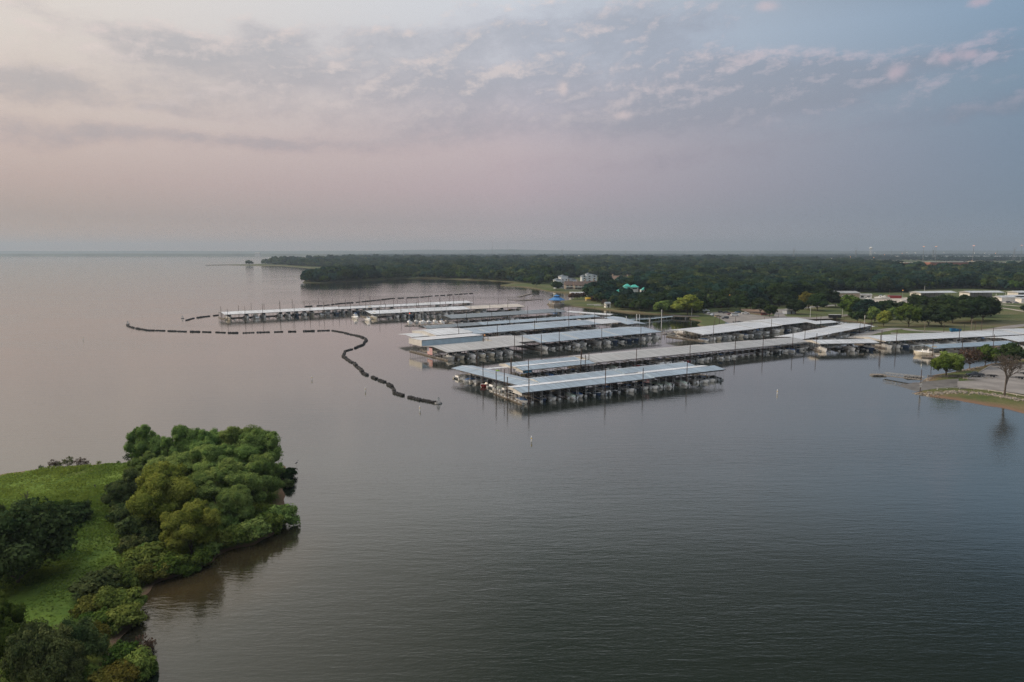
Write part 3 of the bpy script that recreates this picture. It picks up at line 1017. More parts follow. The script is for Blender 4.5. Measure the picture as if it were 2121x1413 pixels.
# ------------------------------------------------------------------ woods
WOODS = [
    [(627, 586.5), (666, 587), (730, 584.5), (800, 580.2), (870, 578.2), (941, 579.6), (1012, 582.6), (1060, 585.5), (1068, 584.5), (1085, 587), (1150, 590), (1172, 578), (1240, 576), (1243, 597), (1224, 606), (1217, 617), (1234, 626), (1262, 629), (1276, 640), (1312, 645.5), (1366, 648), (1400, 651),
     (1440, 652), (1448, 645), (1500, 637), (1560, 635), (1640, 631), (1700, 624), (1706, 605), (1770, 604), (1800, 608), (1868, 609), (1890, 601), (2000, 598), (2100, 602), (2500, 604),
     (2500, 557), (2121, 557), (1900, 556), (1800, 550), (1700, 546), (1500, 540.5), (1300, 541), (1000, 542.5), (820, 553), (760, 557), (700, 566), (640, 578)],
    [(592, 549.6), (640, 552.5), (690, 554), (830, 551), (990, 541.8), (900, 540), (700, 540.5), (640, 543)],
    [(540, 547.6), (590, 549.3), (640, 547), (610, 543.5), (580, 545.5)],
]
CLEAR = [[(1250, 573), (1360, 571), (1362, 589), (1300, 596), (1252, 594)], [(1140, 598), (1140, 580), (1180, 576), (1250, 574), (1248, 600)],
         [(1205, 579), (1234, 579), (1234, 584), (1205, 584)], [(1850, 550), (2000, 550), (2000, 562), (1850, 560)], [(1266, 606), (1345, 604), (1345, 624), (1330, 628), (1266, 627)],
         [(1700, 622), (1700, 608), (1880, 606), (1890, 616), (1880, 632), (1780, 634)]]
wood_w = [[(p.x, p.y) for p in (P(x, y, 1) for x, y in w)] for w in WOODS]
clear_w = [[(p.x, p.y) for p in (P(x, y, 1) for x, y in w)] for w in CLEAR]


def scatter(poly, y0, y1, st, rg):
    xs = [p[0] for p in poly]
    x0, x1 = max(min(xs), -0.8 * y1 - 100), min(max(xs), 0.8 * y1 + 100)
    gx, gy = np.meshgrid(np.arange(x0, x1, st), np.arange(y0, y1, st * 0.87))
    gx = (gx + rg.uniform(-0.45, 0.45, gx.shape) * st).ravel(); gy = (gy + rg.uniform(-0.45, 0.45, gy.shape) * st).ravel()
    k_ = in_poly(gx, gy, poly) & (np.abs(gx) < 0.78 * gy + 40)
    return gx[k_], gy[k_]


fx, fy, fs_ = [], [], []
for w in wood_w:
    for y0, y1, st, sc in ((450, 760, 9.0, 1.0), (760, 1100, 10.2, 1.05), (1100, 1700, 12.0, 1.15), (1700, 2500, 15, 1.25), (2500, 4200, 19.0, 1.5)):
        x_, y_ = scatter(w, y0, y1, st, NP)
        k_ = in_poly(x_, y_, land_poly)
        for c in clear_w: k_ &= ~in_poly(x_, y_, c)
        fx.append(x_[k_]); fy.append(y_[k_]); fs_.append(np.full(k_.sum(), sc))
fx = np.concatenate(fx); fy = np.concatenate(fy); fs_ = np.concatenate(fs_)
fs_ = fs_ * (0.66 + 0.62 * NP.random(len(fx)) ** 1.5) * (0.68 + 0.66 * vnoise(fx, fy, 0.014, 4))
# groves of single trees come out of the front of these woods
inview = np.abs(fx) < 0.74 * fy
order = np.argsort(np.where(inview, fy / fs_, 1e9))
NIND = 205
ind, rest = order[:NIND], order[NIND:]


def scatter_object(name, xs, ys, zs, scs, kinds, label, rg):
    src = bpy.data.collections.new(name + '_kinds')
    for i, (V, Q, t, mb, leaf) in enumerate(kinds):
        nv = len(mb.v)
        me = bpy.data.meshes.new('tree')
        me.from_pydata([tuple(p) for p in V] + mb.v, [], [tuple(q) for q in Q] + [tuple(j + len(V) for j in f) for f in mb.f])
        me.materials.append(MATS[leaf]); me.materials.append(MATS['bark'])
        me.polygons.foreach_set('material_index', [0] * len(Q) + [1] * len(mb.f))
        a = me.attributes.new('tint', 'FLOAT', 'FACE')
        a.data.foreach_set('value', np.concatenate([t, np.zeros(len(mb.f))]).astype(np.float32))
        src.objects.link(bpy.data.objects.new('tree', me))
    me = bpy.data.meshes.new(name)
    n = len(xs)
    me.vertices.add(n)
    me.vertices.foreach_set('co', np.stack([xs, ys, zs], 1).astype(np.float32).ravel())
    for an, av in (('sc', scs), ('rz', rg.random(n) * 6.283)):
        a = me.attributes.new(an, 'FLOAT', 'POINT'); a.data.foreach_set('value', np.asarray(av, np.float32))
    a = me.attributes.new('pick', 'INT', 'POINT'); a.data.foreach_set('value', rg.integers(0, len(kinds), n).astype(np.int32))
    o = bpy.data.objects.new(name, me); COL.objects.link(o)
    ng = bpy.data.node_groups.new(name, 'GeometryNodeTree')
    ng.interface.new_socket('Geometry', in_out='INPUT', socket_type='NodeSocketGeometry')
    ng.interface.new_socket('Geometry', in_out='OUTPUT', socket_type='NodeSocketGeometry')
    N = ng.nodes; L = ng.links
    gi, go = N.new('NodeGroupInput'), N.new('NodeGroupOutput')
    ci = N.new('GeometryNodeCollectionInfo'); ci.inputs[0].default_value = src
    ci.inputs['Separate Children'].default_value = True; ci.inputs['Reset Children'].default_value = True
    ip = N.new('GeometryNodeInstanceOnPoints')

    def attr(nm, ty):
        a_ = N.new('GeometryNodeInputNamedAttribute'); a_.data_type = ty; a_.inputs[0].default_value = nm
        return [s for s in a_.outputs if s.enabled][0]
    L.new(gi.outputs[0], ip.inputs['Points']); L.new(ci.outputs[0], ip.inputs['Instance'])
    ip.inputs['Pick Instance'].default_value = True
    L.new(attr('pick', 'INT'), ip.inputs['Instance Index'])
    cx = N.new('ShaderNodeCombineXYZ'); L.new(attr('rz', 'FLOAT'), cx.inputs[2]); L.new(cx.outputs[0], ip.inputs['Rotation'])
    cs = N.new('ShaderNodeCombineXYZ')
    sa = attr('sc', 'FLOAT')
    for i in range(3): L.new(sa, cs.inputs[i])
    L.new(cs.outputs[0], ip.inputs['Scale'])
    L.new(ip.outputs[0], go.inputs[0])
    md = o.modifiers.new('scatter', 'NODES'); md.node_group = ng
    return tag(o, label, 'trees', kind='stuff')


class FK:
    def __init__(self, seed, H, Rc, nc, nl, ls, leaf, zlo=0.2, **kw):
        rg = np.random.default_rng(seed)
        cl = crown_clumps(rg, H, Rc, nc, zlo, cr=(0.30, 0.52), irregular=0.4)
        V, Q, t = leaf_cloud(rg, cl, nl, ls, core=0.86, shell=(0.82, 1.06), **kw)
        self.k = (V, Q, t, trunk_mb(rg, H, H * 0.02, cl, nb=2, n=5), leaf)


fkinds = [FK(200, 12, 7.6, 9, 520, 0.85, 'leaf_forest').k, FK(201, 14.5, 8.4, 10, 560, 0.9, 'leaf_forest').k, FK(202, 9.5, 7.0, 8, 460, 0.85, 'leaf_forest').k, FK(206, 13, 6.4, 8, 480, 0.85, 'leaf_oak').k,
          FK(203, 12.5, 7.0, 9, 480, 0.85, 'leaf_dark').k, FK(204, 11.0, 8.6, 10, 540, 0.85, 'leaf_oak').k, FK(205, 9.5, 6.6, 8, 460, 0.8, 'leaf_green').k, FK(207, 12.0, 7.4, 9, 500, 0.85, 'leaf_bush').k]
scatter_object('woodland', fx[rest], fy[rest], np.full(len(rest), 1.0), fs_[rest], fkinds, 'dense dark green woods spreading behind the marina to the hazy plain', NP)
# tree belts of the plain far beyond
hx_, hy_ = [], []
for i in range(16000):
    y = 3300 + 6400 * NP.random() ** 1.3
    hx_.append((NP.random() * 1.76 - 0.86) * y); hy_.append(y)
hx_ = np.array(hx_); hy_ = np.array(hy_)
q = vnoise(hx_ * 0.35, hy_, 0.0042, 8) * 0.65 + vnoise(hx_ * 0.3, hy_, 0.0016, 9) * 0.35
kk = (q > 0.40) & in_poly(hx_, hy_, land_poly)
hx_, hy_ = hx_[kk], hy_[kk]
fark = [FK(210 + i, 12, 9, 9, 160, 1.7, 'leaf_forest').k for i in range(3)]
scatter_object('far_woods', hx_, hy_, np.full(len(hx_), 0.5), 1.0 + 0.7 * NP.random(len(hx_)), fark, 'belts of hazy trees on the plain along the horizon', NP)


def topx(x, y, z=0):
    yy = y * math.cos(PIT) - (z - CAMH) * math.sin(PIT); up = y * math.sin(PIT) + (z - CAMH) * math.cos(PIT)
    return 1060.5 + FOC * x / yy, 706.5 - FOC * up / yy


SECT = [(900, 'dark tree on the wooded far shore beyond the docks', 'trees of the far shore wood'),
        (1180, 'dark tree of the wood behind the two lone lawn trees', 'trees behind the lawn'),
        (1400, 'dark tree of the wood around the teal roofed clubhouse', 'trees around the clubhouse'),
        (1560, 'dark tree of the wood left behind the parked cars', 'trees behind the parked cars'),
        (1720, 'dark tree of the wood behind the grey restroom hut', 'trees behind the restroom hut'),
        (9999, 'dark tree of the wood behind the white storage roofs', 'trees behind the storage roofs')]
for j in ind:
    x, y = float(fx[j]), float(fy[j])
    px, py = topx(x, y, 1)
    _, lb, gp = next(s for s in SECT if px < s[0])
    kd = OAK[rnd.randrange(5)]
    kd.place('oak_tree', lb, 'tree', (x, y, 1.0), float(fs_[j]) * 0.98, rnd.random() * 6.28, gp, leaf=rnd.choice(['leaf_oak', 'leaf_oak', 'leaf_dark', 'leaf_forest', 'leaf_forest']))


def tree_at(kind, px, py, top, label, name='oak_tree', leaf=None, wide=1.0, z=1.0, group=None, cat='tree', parts=('trunk', 'crown'), zoff=0.0):
    p = P(px, py, z)
    h = (py - top) * math.hypot(p.y, CAMH) / FOC
    s = max(0.15, h / kind.H)
    return kind.place(name, label, cat, (p.x, p.y, z + zoff), (s * wide, s * wide, s), rnd.random() * 6.28, group, leaf, parts)


# park trees that stand alone
for px, py, top, wd, lf, lb in [
    (1110, 594.5, 576, 0.8, None, 'lone dark tree on the far lawn point left of the condominiums'),
    (1153.6, 601.5, 583, 1.15, None, 'lone round tree on the lawn in front of the pale condominium tower'),
    (1372, 651, 622, 1.1, 'leaf_willow', 'pale green bushy willow at the water left of the taller willow'),
    (1424, 653, 612.5, 1.2, 'leaf_gold', 'big yellow green willow at the water beside the parked cars'),
    (1494, 642, 614, 0.85, None, 'dark tree behind the dark parked cars, leftmost of the lot edge'),
    (1510, 641, 613, 0.85, 'leaf_dark', 'dark tree at the lot edge behind the white van'),
    (1532, 646, 611, 1.0, None, 'dark round tree behind the small blue parked car'),
    (1555, 640, 612, 0.9, 'leaf_forest', 'dark tree behind the white pickup at the dirt strip'),
    (1575, 649, 619, 1.05, 'leaf_dark', 'dark spreading tree left of the red car in the lot'),
    (1594, 656.5, 631.5, 0.95, None, 'small dark tree right of the red car in the lot'),
    (1615, 636, 611, 1.0, None, 'dark tree on the lawn behind the grey restroom hut'),
    (1649, 651, 620, 1.1, 'leaf_dark', 'dark spreading tree just right of the grey restroom hut'),
    (1674, 642, 606, 0.85, 'leaf_amber', 'tall brownish green tree on the lawn right of the restroom hut'),
    (1694, 644, 609, 1.0, None, 'dark tree on the lawn second left of the white workshop'),
    (1713, 637, 600, 1.0, 'leaf_dark', 'tall dark tree hiding the left end of the white workshop'),
    (1731, 636, 612, 0.95, None, 'dark tree in front of the white workshop wall'),
    (1759, 656, 613, 1.0, 'leaf_green', 'bright green tree at the left end of the right grove'),
    (1775, 668, 644, 1.0, None, 'low dark green tree behind the right angle of the white docks'),
    (1792, 660, 622, 1.1, 'leaf_forest', 'broad green tree inside the left half of the grove'),
    (1811, 669, 637, 0.9, 'leaf_willow', 'olive tree in the grove left of the pale yellow one'),
    (1831, 677, 645, 0.85, 'leaf_gold', 'pale yellow green tree at the front of the grove near the road'),
    (1847, 662, 637, 0.9, 'leaf_willow', 'olive green tree behind the pale yellow grove tree'),
    (1882, 677, 631, 0.95, 'leaf_green', 'tall green tree at the front of the grove above the road bend'),
    (1830, 655, 622, 1.1, None, 'dark green tree in the middle back of the grove'),
    (1868, 650, 625, 1.1, 'leaf_dark', 'dark low tree at the grove back below the boat yard'),
    (1898, 640, 610, 1.0, 'leaf_dark', 'tall dark tree at the grove back left of the first storage roof'),
    (1922, 675, 634, 1.05, 'leaf_dark', 'dark tree of the grove right of the tall green one'),
    (1948, 676, 640, 1.05, 'leaf_dark', 'dark round tree at the grove front above the blue dumpsters'),
    (1930, 650, 613, 1.15, None, 'dark tree standing in front of the first white storage roof'),
    (1958, 655, 613, 1.15, 'leaf_dark', 'dark tree in front of the gap between two storage roofs'),
    (1974, 669, 622, 1.05, None, 'dark spreading tree in the grove above the dumpsters'),
    (1990, 655, 612, 1.15, 'leaf_dark', 'tall dark tree in front of the second white storage roof'),
    (2010, 667, 617, 1.1, 'leaf_dark', 'big dark tree near the right end of the grove'),
    (2020, 652, 614, 1.0, None, 'dark tree at the grove back under the second storage roof end'),
    (2037, 664, 617, 1.0, 'leaf_dark', 'dark tree at the right end of the grove by the mown field'),
    (2052, 657, 632, 0.85, None, 'smallest dark tree closing the right end of the grove'),
    (2119, 646, 632, 0.8, 'leaf_dark', 'small dark tree cut by the right edge of the photo'),
]:
    tree_at(OAK[rnd.randrange(5)], px, py, top, lb, leaf=lf, wide=wd * 1.05)
# the spit far out
tree_at(OAK[1], 516, 549, 539.5, 'lone round tree on the bare tip of the far spit', wide=1.5, z=0.9)

# trees by the ramp
tree_at(SPREAD, 1960, 778.5, 739, 'green spreading oak with open fork on the bank beside the wooden rail', wide=1.02, z=1.0, leaf='leaf_green')
tree_at(OAK[2], 2040, 757, 716, 'leafy green tree at the top corner of the ramp car park', leaf='leaf_green', wide=0.95, z=0.9)
tree_at(OAK[3], 2094, 754, 713, 'dark green tree behind the ramp car park near the right edge', leaf='leaf_oak', wide=1.1, z=0.9)
tree_at(OAK[0], 2062, 756, 731, 'low dark shrubby tree between the two green car park trees', leaf='leaf_dark', wide=1.2, z=0.8)
tree_at(OAK[4], 2130, 752, 720, 'dark tree cut by the right edge above the car park', leaf='leaf_dark', wide=1.1, z=0.9)
tree_at(OAK[4], 1968, 768, 727, 'olive thin leaved tree rising behind the spreading oak', leaf='leaf_willow', wide=0.85, z=0.8)
THIN = TreeKind(160, 7.0, 4.6, 22, 1500, 0.26, 'leaf_brown', 'bark_grey', zlo=0.26, r=0.14, nb=18, core=0.0, shell=(0.3, 1.15), spread=1.6)
tree_at(THIN, 2008, 764, 722, 'brown half bare tree between the spreading oak and the green trees', wide=1.0, z=0.8)


def bare_tree(name, label, loc, H, seed, spread=0.5, rz=0.0, r0=None, depth=5, group=None):
    rg = random.Random(seed)
    t_, tw = MB(), MB()

    def grow(p, d, ln, r, lv):
        q = p + d * ln
        (t_ if lv < 1 else tw).tube(p, q, r, r * 0.68, 6 if lv < 2 else 4)
        if lv >= depth: return
        k_ = 3 if lv != 1 else 4
        for i in range(k_):
            a = Vector((rg.uniform(-1, 1), rg.uniform(-1, 1), rg.uniform(-0.15, 0.5)))
            nd = (d * (1.0 if i == 0 else 0.75) + a * (spread * (0.7 if i == 0 else 1.35))).normalized()
            grow(q, nd, ln * rg.uniform(0.62, 0.86), max(0.030, r * (0.70 if i == 0 else 0.58)), lv + 1)
    grow(Vector((0, 0, -0.3)), Vector((0.02, 0, 1)), H * 0.28, r0 or H * 0.022, 0)
    o = thing(name, label, 'tree', loc, rz, group)
    t_.build('trunk', MATS['bark'], o)
    tw.build('branches', MATS['bark'], o)
    return o


p = P(2080, 823, 0.8)
bare_tree('bare_tree', 'leafless grey tree on the rocky bank beside the ramp road', (p.x, p.y, 0.9), 13.5, 5, 0.5, r0=0.36, depth=6)

# ------------------------------------------------------------------ the near peninsula
WL = [(300, 965, 889, 0.72, None, 'upright willow at the far left end of the peninsula thicket'),
      (335, 968, 905, 0.8, None, 'low willow against the far waterline, second from the left'),
      (390, 975, 891, 0.9, None, 'rounded willow at the back of the thicket, third along the far shore'),
      (452, 985, 890, 0.95, None, 'willow at the back of the thicket, fourth along the far shore'),
      (500, 985, 893, 0.9, None, 'willow at the back of the thicket, fifth along the far shore'),
      (536, 990, 891, 0.9, None, 'tallest willow at the far right corner overhanging the water'),
      (548, 1030, 942, 0.8, None, 'willow on the right edge of the thicket leaning over the lake'),
      (405, 1012, 938, 1.1, None, 'broad willow in the middle of the thicket behind the golden crown'),
      (475, 1022, 935, 1.1, None, 'broad dark green willow at the heart of the thicket'),
      (345, 1030, 950, 1.0, None, 'willow left of the heart of the thicket, behind the golden crown'),
      (285, 1050, 985, 0.95, 'leaf_bush', 'shaded willow on the left flank of the thicket by the meadow'),
      (512, 1062, 968, 1.0, None, 'willow on the right side of the thicket above the shore shrubs'),
      (455, 1070, 978, 1.15, None, 'large willow right behind the two golden crowns'),
      (490, 1098, 1020, 0.95, None, 'shaded willow low on the right front of the thicket'),
      (340, 1110, 990, 1.0, 'leaf_gold', 'golden topped willow at the left front of the thicket'),
      (395, 1150, 1052, 1.0, 'leaf_gold', 'yellow green willow nearest the camera at the thicket front'),
      (300, 1005, 950, 0.9, None, 'small willow at the upper left of the thicket by the grass'),
      (250, 1062, 1012, 0.9, 'leaf_bush', 'low dark willow bush at the left foot of the thicket')]
for i, (px, py, top, wd, lf, lb) in enumerate(WL):
    p = P(px, py, 0.5)
    z = float(pen_h(p.x, p.y))
    kd = WILLOW[i % 4]
    h = (py - top) * math.hypot(p.y, CAMH) / FOC * 1.02
    s = h / kd.H
    kd.place('willow_tree', lb, 'tree', (p.x, p.y, max(z, 0) - 0.15), (s * wd * 0.98, s * wd * 0.98, s * rnd.uniform(0.93, 1.06)), rnd.random() * 6.28, 'willows on the peninsula', lf)
# dark bushes on the left edge
for i, (px, py, top, wd, lf, lb, kd) in enumerate([
    (34, 1214, 1078, 0.80, 'leaf_bush', 'big dark round bush on the left edge below the meadow', BUSH[0]),
    (-20, 1110, 1055, 0.6, 'leaf_bush', 'dark bush cut by the left edge above the big round bush', BUSH[1]),
    (105, 1150, 1100, 0.5, 'leaf_bush', 'small dark bush at the right shoulder of the big round bush', BUSH[1]),
    (0, 1425, 1285, 0.5, 'leaf_green', 'bright green tree filling the bottom left corner', WILLOW[0]),
    (85, 1430, 1320, 0.5, 'leaf_bush', 'dark bush right of the bright green corner tree', BUSH[1]),
    (165, 1380, 1300, 0.52, 'leaf_bush', 'dark brownish bush near the beach at the bottom', BUSH[0]),
    (130, 1440, 1360, 0.55, 'leaf_bush', 'dark green bush along the bottom edge beside the beach', BUSH[1]),
    (205, 1345, 1298, 0.5, 'leaf_amber', 'amber tinted bush above the little beach', BUSH[0])]):
    p = P(px, py, 0.5); z = float(pen_h(p.x, p.y))
    h = (py - top) * math.hypot(p.y, CAMH) / FOC * 1.1; s = h / kd.H
    kd.place('bush', lb, 'bush', (p.x, p.y, max(z, 0) - 0.2), (s * wd * 1.2, s * wd * 1.2, s), rnd.random() * 6.28, 'dark bushes on the peninsula', lf)
SH = [(462, 1137, 38, 'leaf_shrub'), (492, 1130, 40, 'leaf_shrub'), (524, 1120, 40, 'leaf_willow'), (555, 1105, 42, 'leaf_shrub'), (585, 1087, 44, 'leaf_willow'), (482, 1112, 34, 'leaf_willow'),
      (430, 1150, 30, 'leaf_willow'), (420, 1172, 36, 'leaf_green'), (395, 1184, 20, 'leaf_green'), (350, 1190, 40, 'leaf_green'), (330, 1200, 34, 'leaf_amber'), (300, 1188, 46, 'leaf_shrub'),
      (292, 1212, 38, 'leaf_amber'), (265, 1222, 40, 'leaf_shrub'), (238, 1230, 36, 'leaf_shrub'), (208, 1238, 46, 'leaf_bush'), (262, 1268, 44, 'leaf_shrub'), (228, 1274, 46, 'leaf_shrub'),
      (196, 1280, 40, 'leaf_amber'), (250, 1300, 40, 'leaf_shrub'), (212, 1312, 40, 'leaf_green'), (180, 1310, 30, 'leaf_green'), (255, 1378, 46, 'leaf_green'), (290, 1362, 40, 'leaf_brown'),
      (282, 1400, 50, 'leaf_shrub'), (250, 1420, 44, 'leaf_amber'), (308, 1392, 24, 'leaf_green'), (220, 1425, 40, 'leaf_amber'), (185, 1420, 40, 'leaf_shrub'), (310, 1345, 22, 'leaf_brown'),
      (320, 1128, 30, 'leaf_bush'), (285, 1120, 40, 'leaf_bush'), (262, 1090, 36, 'leaf_bush'), (245, 1040, 32, 'leaf_bush'), (150, 1095, 34, 'leaf_oak'), (165, 1080, 28, 'leaf_oak'), (125, 1072, 24, 'leaf_green'),
      (275, 1150, 30, 'leaf_bush'), (310, 1160, 28, 'leaf_willow'), (590, 995, 26, 'leaf_oak'), (600, 985, 18, 'leaf_oak'), (595, 1008, 18, 'leaf_bush'),
      (85, 973, 9, 'leaf_bush'), (110, 968, 16, 'leaf_brown'), (122, 966, 13, 'leaf_bush'), (141, 963, 19, 'leaf_bush'), (168, 962, 17, 'leaf_brown'), (178, 962, 10, 'leaf_brown'), (205, 961, 8, 'leaf_shrub'), (245, 958, 7, 'leaf_green'), (268, 953, 18, 'leaf_oak'), (290, 958, 22, 'leaf_oak')]
HUE = {'leaf_shrub': 'yellow green', 'leaf_willow': 'mid green', 'leaf_green': 'bright green', 'leaf_amber': 'amber tinted', 'leaf_bush': 'dark green', 'leaf_brown': 'sparse brownish', 'leaf_oak': 'dull green'}


def zone(px, py):
    if py < 978 and px < 300: return 'far shore of the meadow'
    if px > 575 and py < 1020: return 'waterline at the right tip of the thicket'
    if py > 1335: return 'beach in the bottom corner'
    if py > 1180: return 'shore below the meadow'
    if px < 200: return 'meadow by the big round bush'
    if px < 330: return 'meadow foot of the thicket'
    return 'waterline before the thicket'


cnt = {}
for px, py, hh, lf in sorted(SH):
    z_ = zone(px, py); cnt[z_, lf] = cnt.get((z_, lf), 0) + 1
tot = dict(cnt); cnt = {}
for i, (px, py, hh, lf) in enumerate(sorted(SH)):
    p = P(px, py, 0.2); z = float(pen_h(p.x, p.y)); kd = SHRUB[i % 4] if lf != 'leaf_brown' and not (py < 978 and px < 300) else SPARSE[i % 3]
    s = hh * math.hypot(p.y, CAMH) / FOC / kd.H
    z_ = zone(px, py); cnt[z_, lf] = cnt.get((z_, lf), 0) + 1
    lb = '%s shrub on the %s' % (HUE[lf], z_)
    if tot[z_, lf] > 1: lb += ', %s from left' % ORD[cnt[z_, lf] - 1]
    wd = 0.95 * rnd.uniform(0.8, 1.2) if hh > 20 else 1.0
    kd.place('shrub', lb, 'shrub', (p.x, p.y, max(z, -0.1) - 0.1), (s * wd, s * wd, s), rnd.random() * 6.28, 'shrubs on the peninsula', lf, parts=('stems', 'foliage'))
p = P(57, 1050, 0.7)
bare_tree('dead_snag', 'small dead leafless snag standing in the open meadow', (p.x, p.y, float(pen_h(p.x, p.y))), 3.4, 9, 0.6, r0=0.07, depth=3)
p = P(198, 1018, 0.7)
bare_tree('dead_sapling', 'thin dead sapling in the meadow left of the thicket', (p.x, p.y, float(pen_h(p.x, p.y))), 2.2, 12, 0.5, r0=0.04, depth=2)

# weeds and grass of the meadow: leaf blades over the whole field
n = 330000
gx = NP.uniform(-150, -32, n); gy = NP.uniform(55, 152, n)
k_ = in_poly(gx, gy, pen_poly) & (np.abs(gx) < 0.8 * gy + 12)
gx, gy = gx[k_], gy[k_]
dn = vnoise(gx, gy, 0.09, 21) * 0.5 + vnoise(gx, gy, 0.35, 22) * 0.5
k_ = (NP.random(len(gx)) < np.clip(0.25 + (dn - 0.3) * 2.2, 0.15, 1.0) * np.clip((vnoise(gx, gy, 0.055, 26) - 0.18) * 4, 0.12, 1)) & (edge_dist(gx, gy, pen_poly) > 1.2)
gx, gy, dn = gx[k_], gy[k_], dn[k_]
gz = pen_h(gx, gy)
n = len(gx)
hgt = (0.07 + 0.24 * np.clip(dn - 0.25, 0, 1) * (0.5 + NP.random(n))) * (1 + 1.3 * (vnoise(gx, gy, 0.06, 23) > 0.66))
a = NP.random(n) * 6.283
wv = (0.06 + 0.10 * NP.random(n)) * 1.2
tl = NP.normal(size=(n, 2)) * 0.22
ca, sa_ = np.cos(a) * wv, np.sin(a) * wv
c0 = np.stack([gx, gy, gz], 1)
up_ = np.stack([tl[:, 0], tl[:, 1], hgt], 1); sd2 = np.stack([ca, sa_, NP.normal(size=n) * 0.04], 1)
V = np.stack([c0 - sd2 * 0.5, c0 + sd2 * 0.5, c0 + sd2 * 0.9 + up_, c0 - sd2 * 0.8 + up_ * 0.85], 1).reshape(-1, 3)
me = np_mesh('meadow_weeds', V, np.arange(4 * n).reshape(n, 4), MATS['weed'], np.clip(0.30 * dn + 0.14 * NP.random(n) + 0.75 * (vnoise(gx, gy, 0.05, 24) - 0.2) * (0.5 + vnoise(gx, gy, 0.15, 25)), 0, 1))
o = bpy.data.objects.new('meadow_weeds', me); COL.objects.link(o)
tag(o, 'low green weeds and grass covering the peninsula meadow', 'weeds', kind='stuff')

# rocks along the ramp bank
rv = []; rf = []; off = 0
rg = np.random.default_rng(5)
BANDS = [([(1880, 812.5), (1930, 815), (1990, 814), (2060, 821), (2121, 833)], 1.9, 700), ([(1990, 786), (2030, 786), (2058, 787)], 1.5, 160), ([(1912, 791), (1926, 782)], 0.9, 60),
         ([(1985, 769), (2012, 764.5), (2030, 760)], 0.9, 60)]
for pts, wd, nn in BANDS:
    ww = [P(x, y, 0.7) for x, y in pts]
    for i in range(nn):
        j = rg.integers(0, len(ww) - 1); t_ = rg.random()
        p = ww[j].lerp(ww[j + 1], t_)
        x, y = p.x + rg.normal() * wd * 0.6, p.y + rg.normal() * wd * 0.6
        z = float(bank_h(x, y))
        s = 0.14 + 0.32 * rg.random() ** 2
        R3 = s * (0.7 + 0.6 * rg.random(3)); R3[2] *= 0.75
        rv.append(np.array([x, y, z + 0.05]) + CSV * R3 * (0.8 + 0.4 * rg.random((len(CSV), 1)))); rf.append(CSF + off); off += len(CSV)
me = np_mesh('rocks', np.concatenate(rv), np.concatenate(rf), MATS['stone_pale'])
o = bpy.data.objects.new('rocks', me); COL.objects.link(o)
tag(o, 'pale riprap rocks strewn along the bank of the boat ramp', 'rocks', kind='stuff')


# ------------------------------------------------------------------ boats
def half_beam(u, B):
    """u from -1 stern to 1 bow"""
    return B / 2 * (0.90 + 0.10 * min(1, (u + 1) / 0.8)) * (1 - max(0.0, (u + 0.15) / 1.15) ** 2.3)


def hull_parts(root, L, B, H, hm, deckm, open_from=-0.92, open_to=0.25, draft=0.25, floor=True, flare=0.2):
    hb = MB(); st = [-1, -0.7, -0.4, -0.1, 0.15, 0.4, 0.6, 0.78, 0.9, 0.985]
    rings = []
    for u in st:
        b_ = half_beam(u, B); x = u * L / 2
        sh = H * (1 + 0.28 * max(0, u) ** 2)
        xx = x - (0.10 * L * max(0, u) ** 4)
        rings.append([(x, b_, sh), (x - 0.3 * (x - xx), b_ * (1 - flare * 0.6) + 0.0, sh * 0.45), (xx, b_ * (1 - flare * 1.6) * 0.9, -draft * 0.4), (xx, 0, -draft),
                      (xx, -b_ * (1 - flare * 1.6) * 0.9, -draft * 0.4), (x - 0.3 * (x - xx), -b_ * (1 - flare * 0.6), sh * 0.45), (x, -b_, sh)])
    o = [q for r in rings for q in r]; n = 7; fs = []
    for k_ in range(len(rings) - 1):
        for i in range(6):
            fs.append((k_ * n + i, k_ * n + i + 1, (k_ + 1) * n + i + 1, (k_ + 1) * n + i))
    fs.append(tuple(range(7)))
    fs.append(tuple((len(rings) - 1) * n + i for i in range(6, -1, -1)))
    hb.add(o, fs)
    hull = hb.build('hull', hm, root, smooth=False)
    db = MB()
    us = sorted(set(st + [open_from, open_to]))

    def row(u, f):
        b_ = half_beam(u, B) * f
        return (u * L / 2, b_, H * (1 + 0.28 * max(0, u) ** 2) + 0.015)
    for u0, u1 in zip(us[:-1], us[1:]):
        if u1 <= open_from + 1e-6 or u0 >= open_to - 1e-6:
            a, c = row(u0, 1), row(u1, 1)
            db.add([a, (a[0], -a[1], a[2]), (c[0], -c[1], c[2]), c], [(0, 1, 2, 3)])
        else:
            for sg in (1, -1):
                a, c, a2, c2 = row(u0, 1), row(u1, 1), row(u0, 0.8), row(u1, 0.8)
                db.add([(a[0], sg * a[1], a[2]), (c[0], sg * c[1], c[2]), (c2[0], sg * c2[1], c2[2]), (a2[0], sg * a2[1], a2[2])], [(0, 1, 2, 3) if sg < 0 else (3, 2, 1, 0)])
    db.build('deck', deckm, root)
    if floor:
        cb = MB()
        cb.box(((open_from + open_to) / 4 * L, 0, H * 0.35), ((open_to - open_from) / 2 * L, half_beam(0, B) * 1.56, 0.06), m=0)
        x0 = open_from * L / 2
        cb.box((x0 + 0.5, 0, H * 0.6), (0.7, B * 0.62, H * 0.45), m=1)
        for sg in (-1, 1):
            cb.box((open_to * L / 2 - 1.0, sg * B * 0.2, H * 0.75), (0.55, 0.55, 0.6), m=1)
        cb.build('cockpit', [MATS['floor_dark'], MATS['seat_vinyl']], root)
    return hull


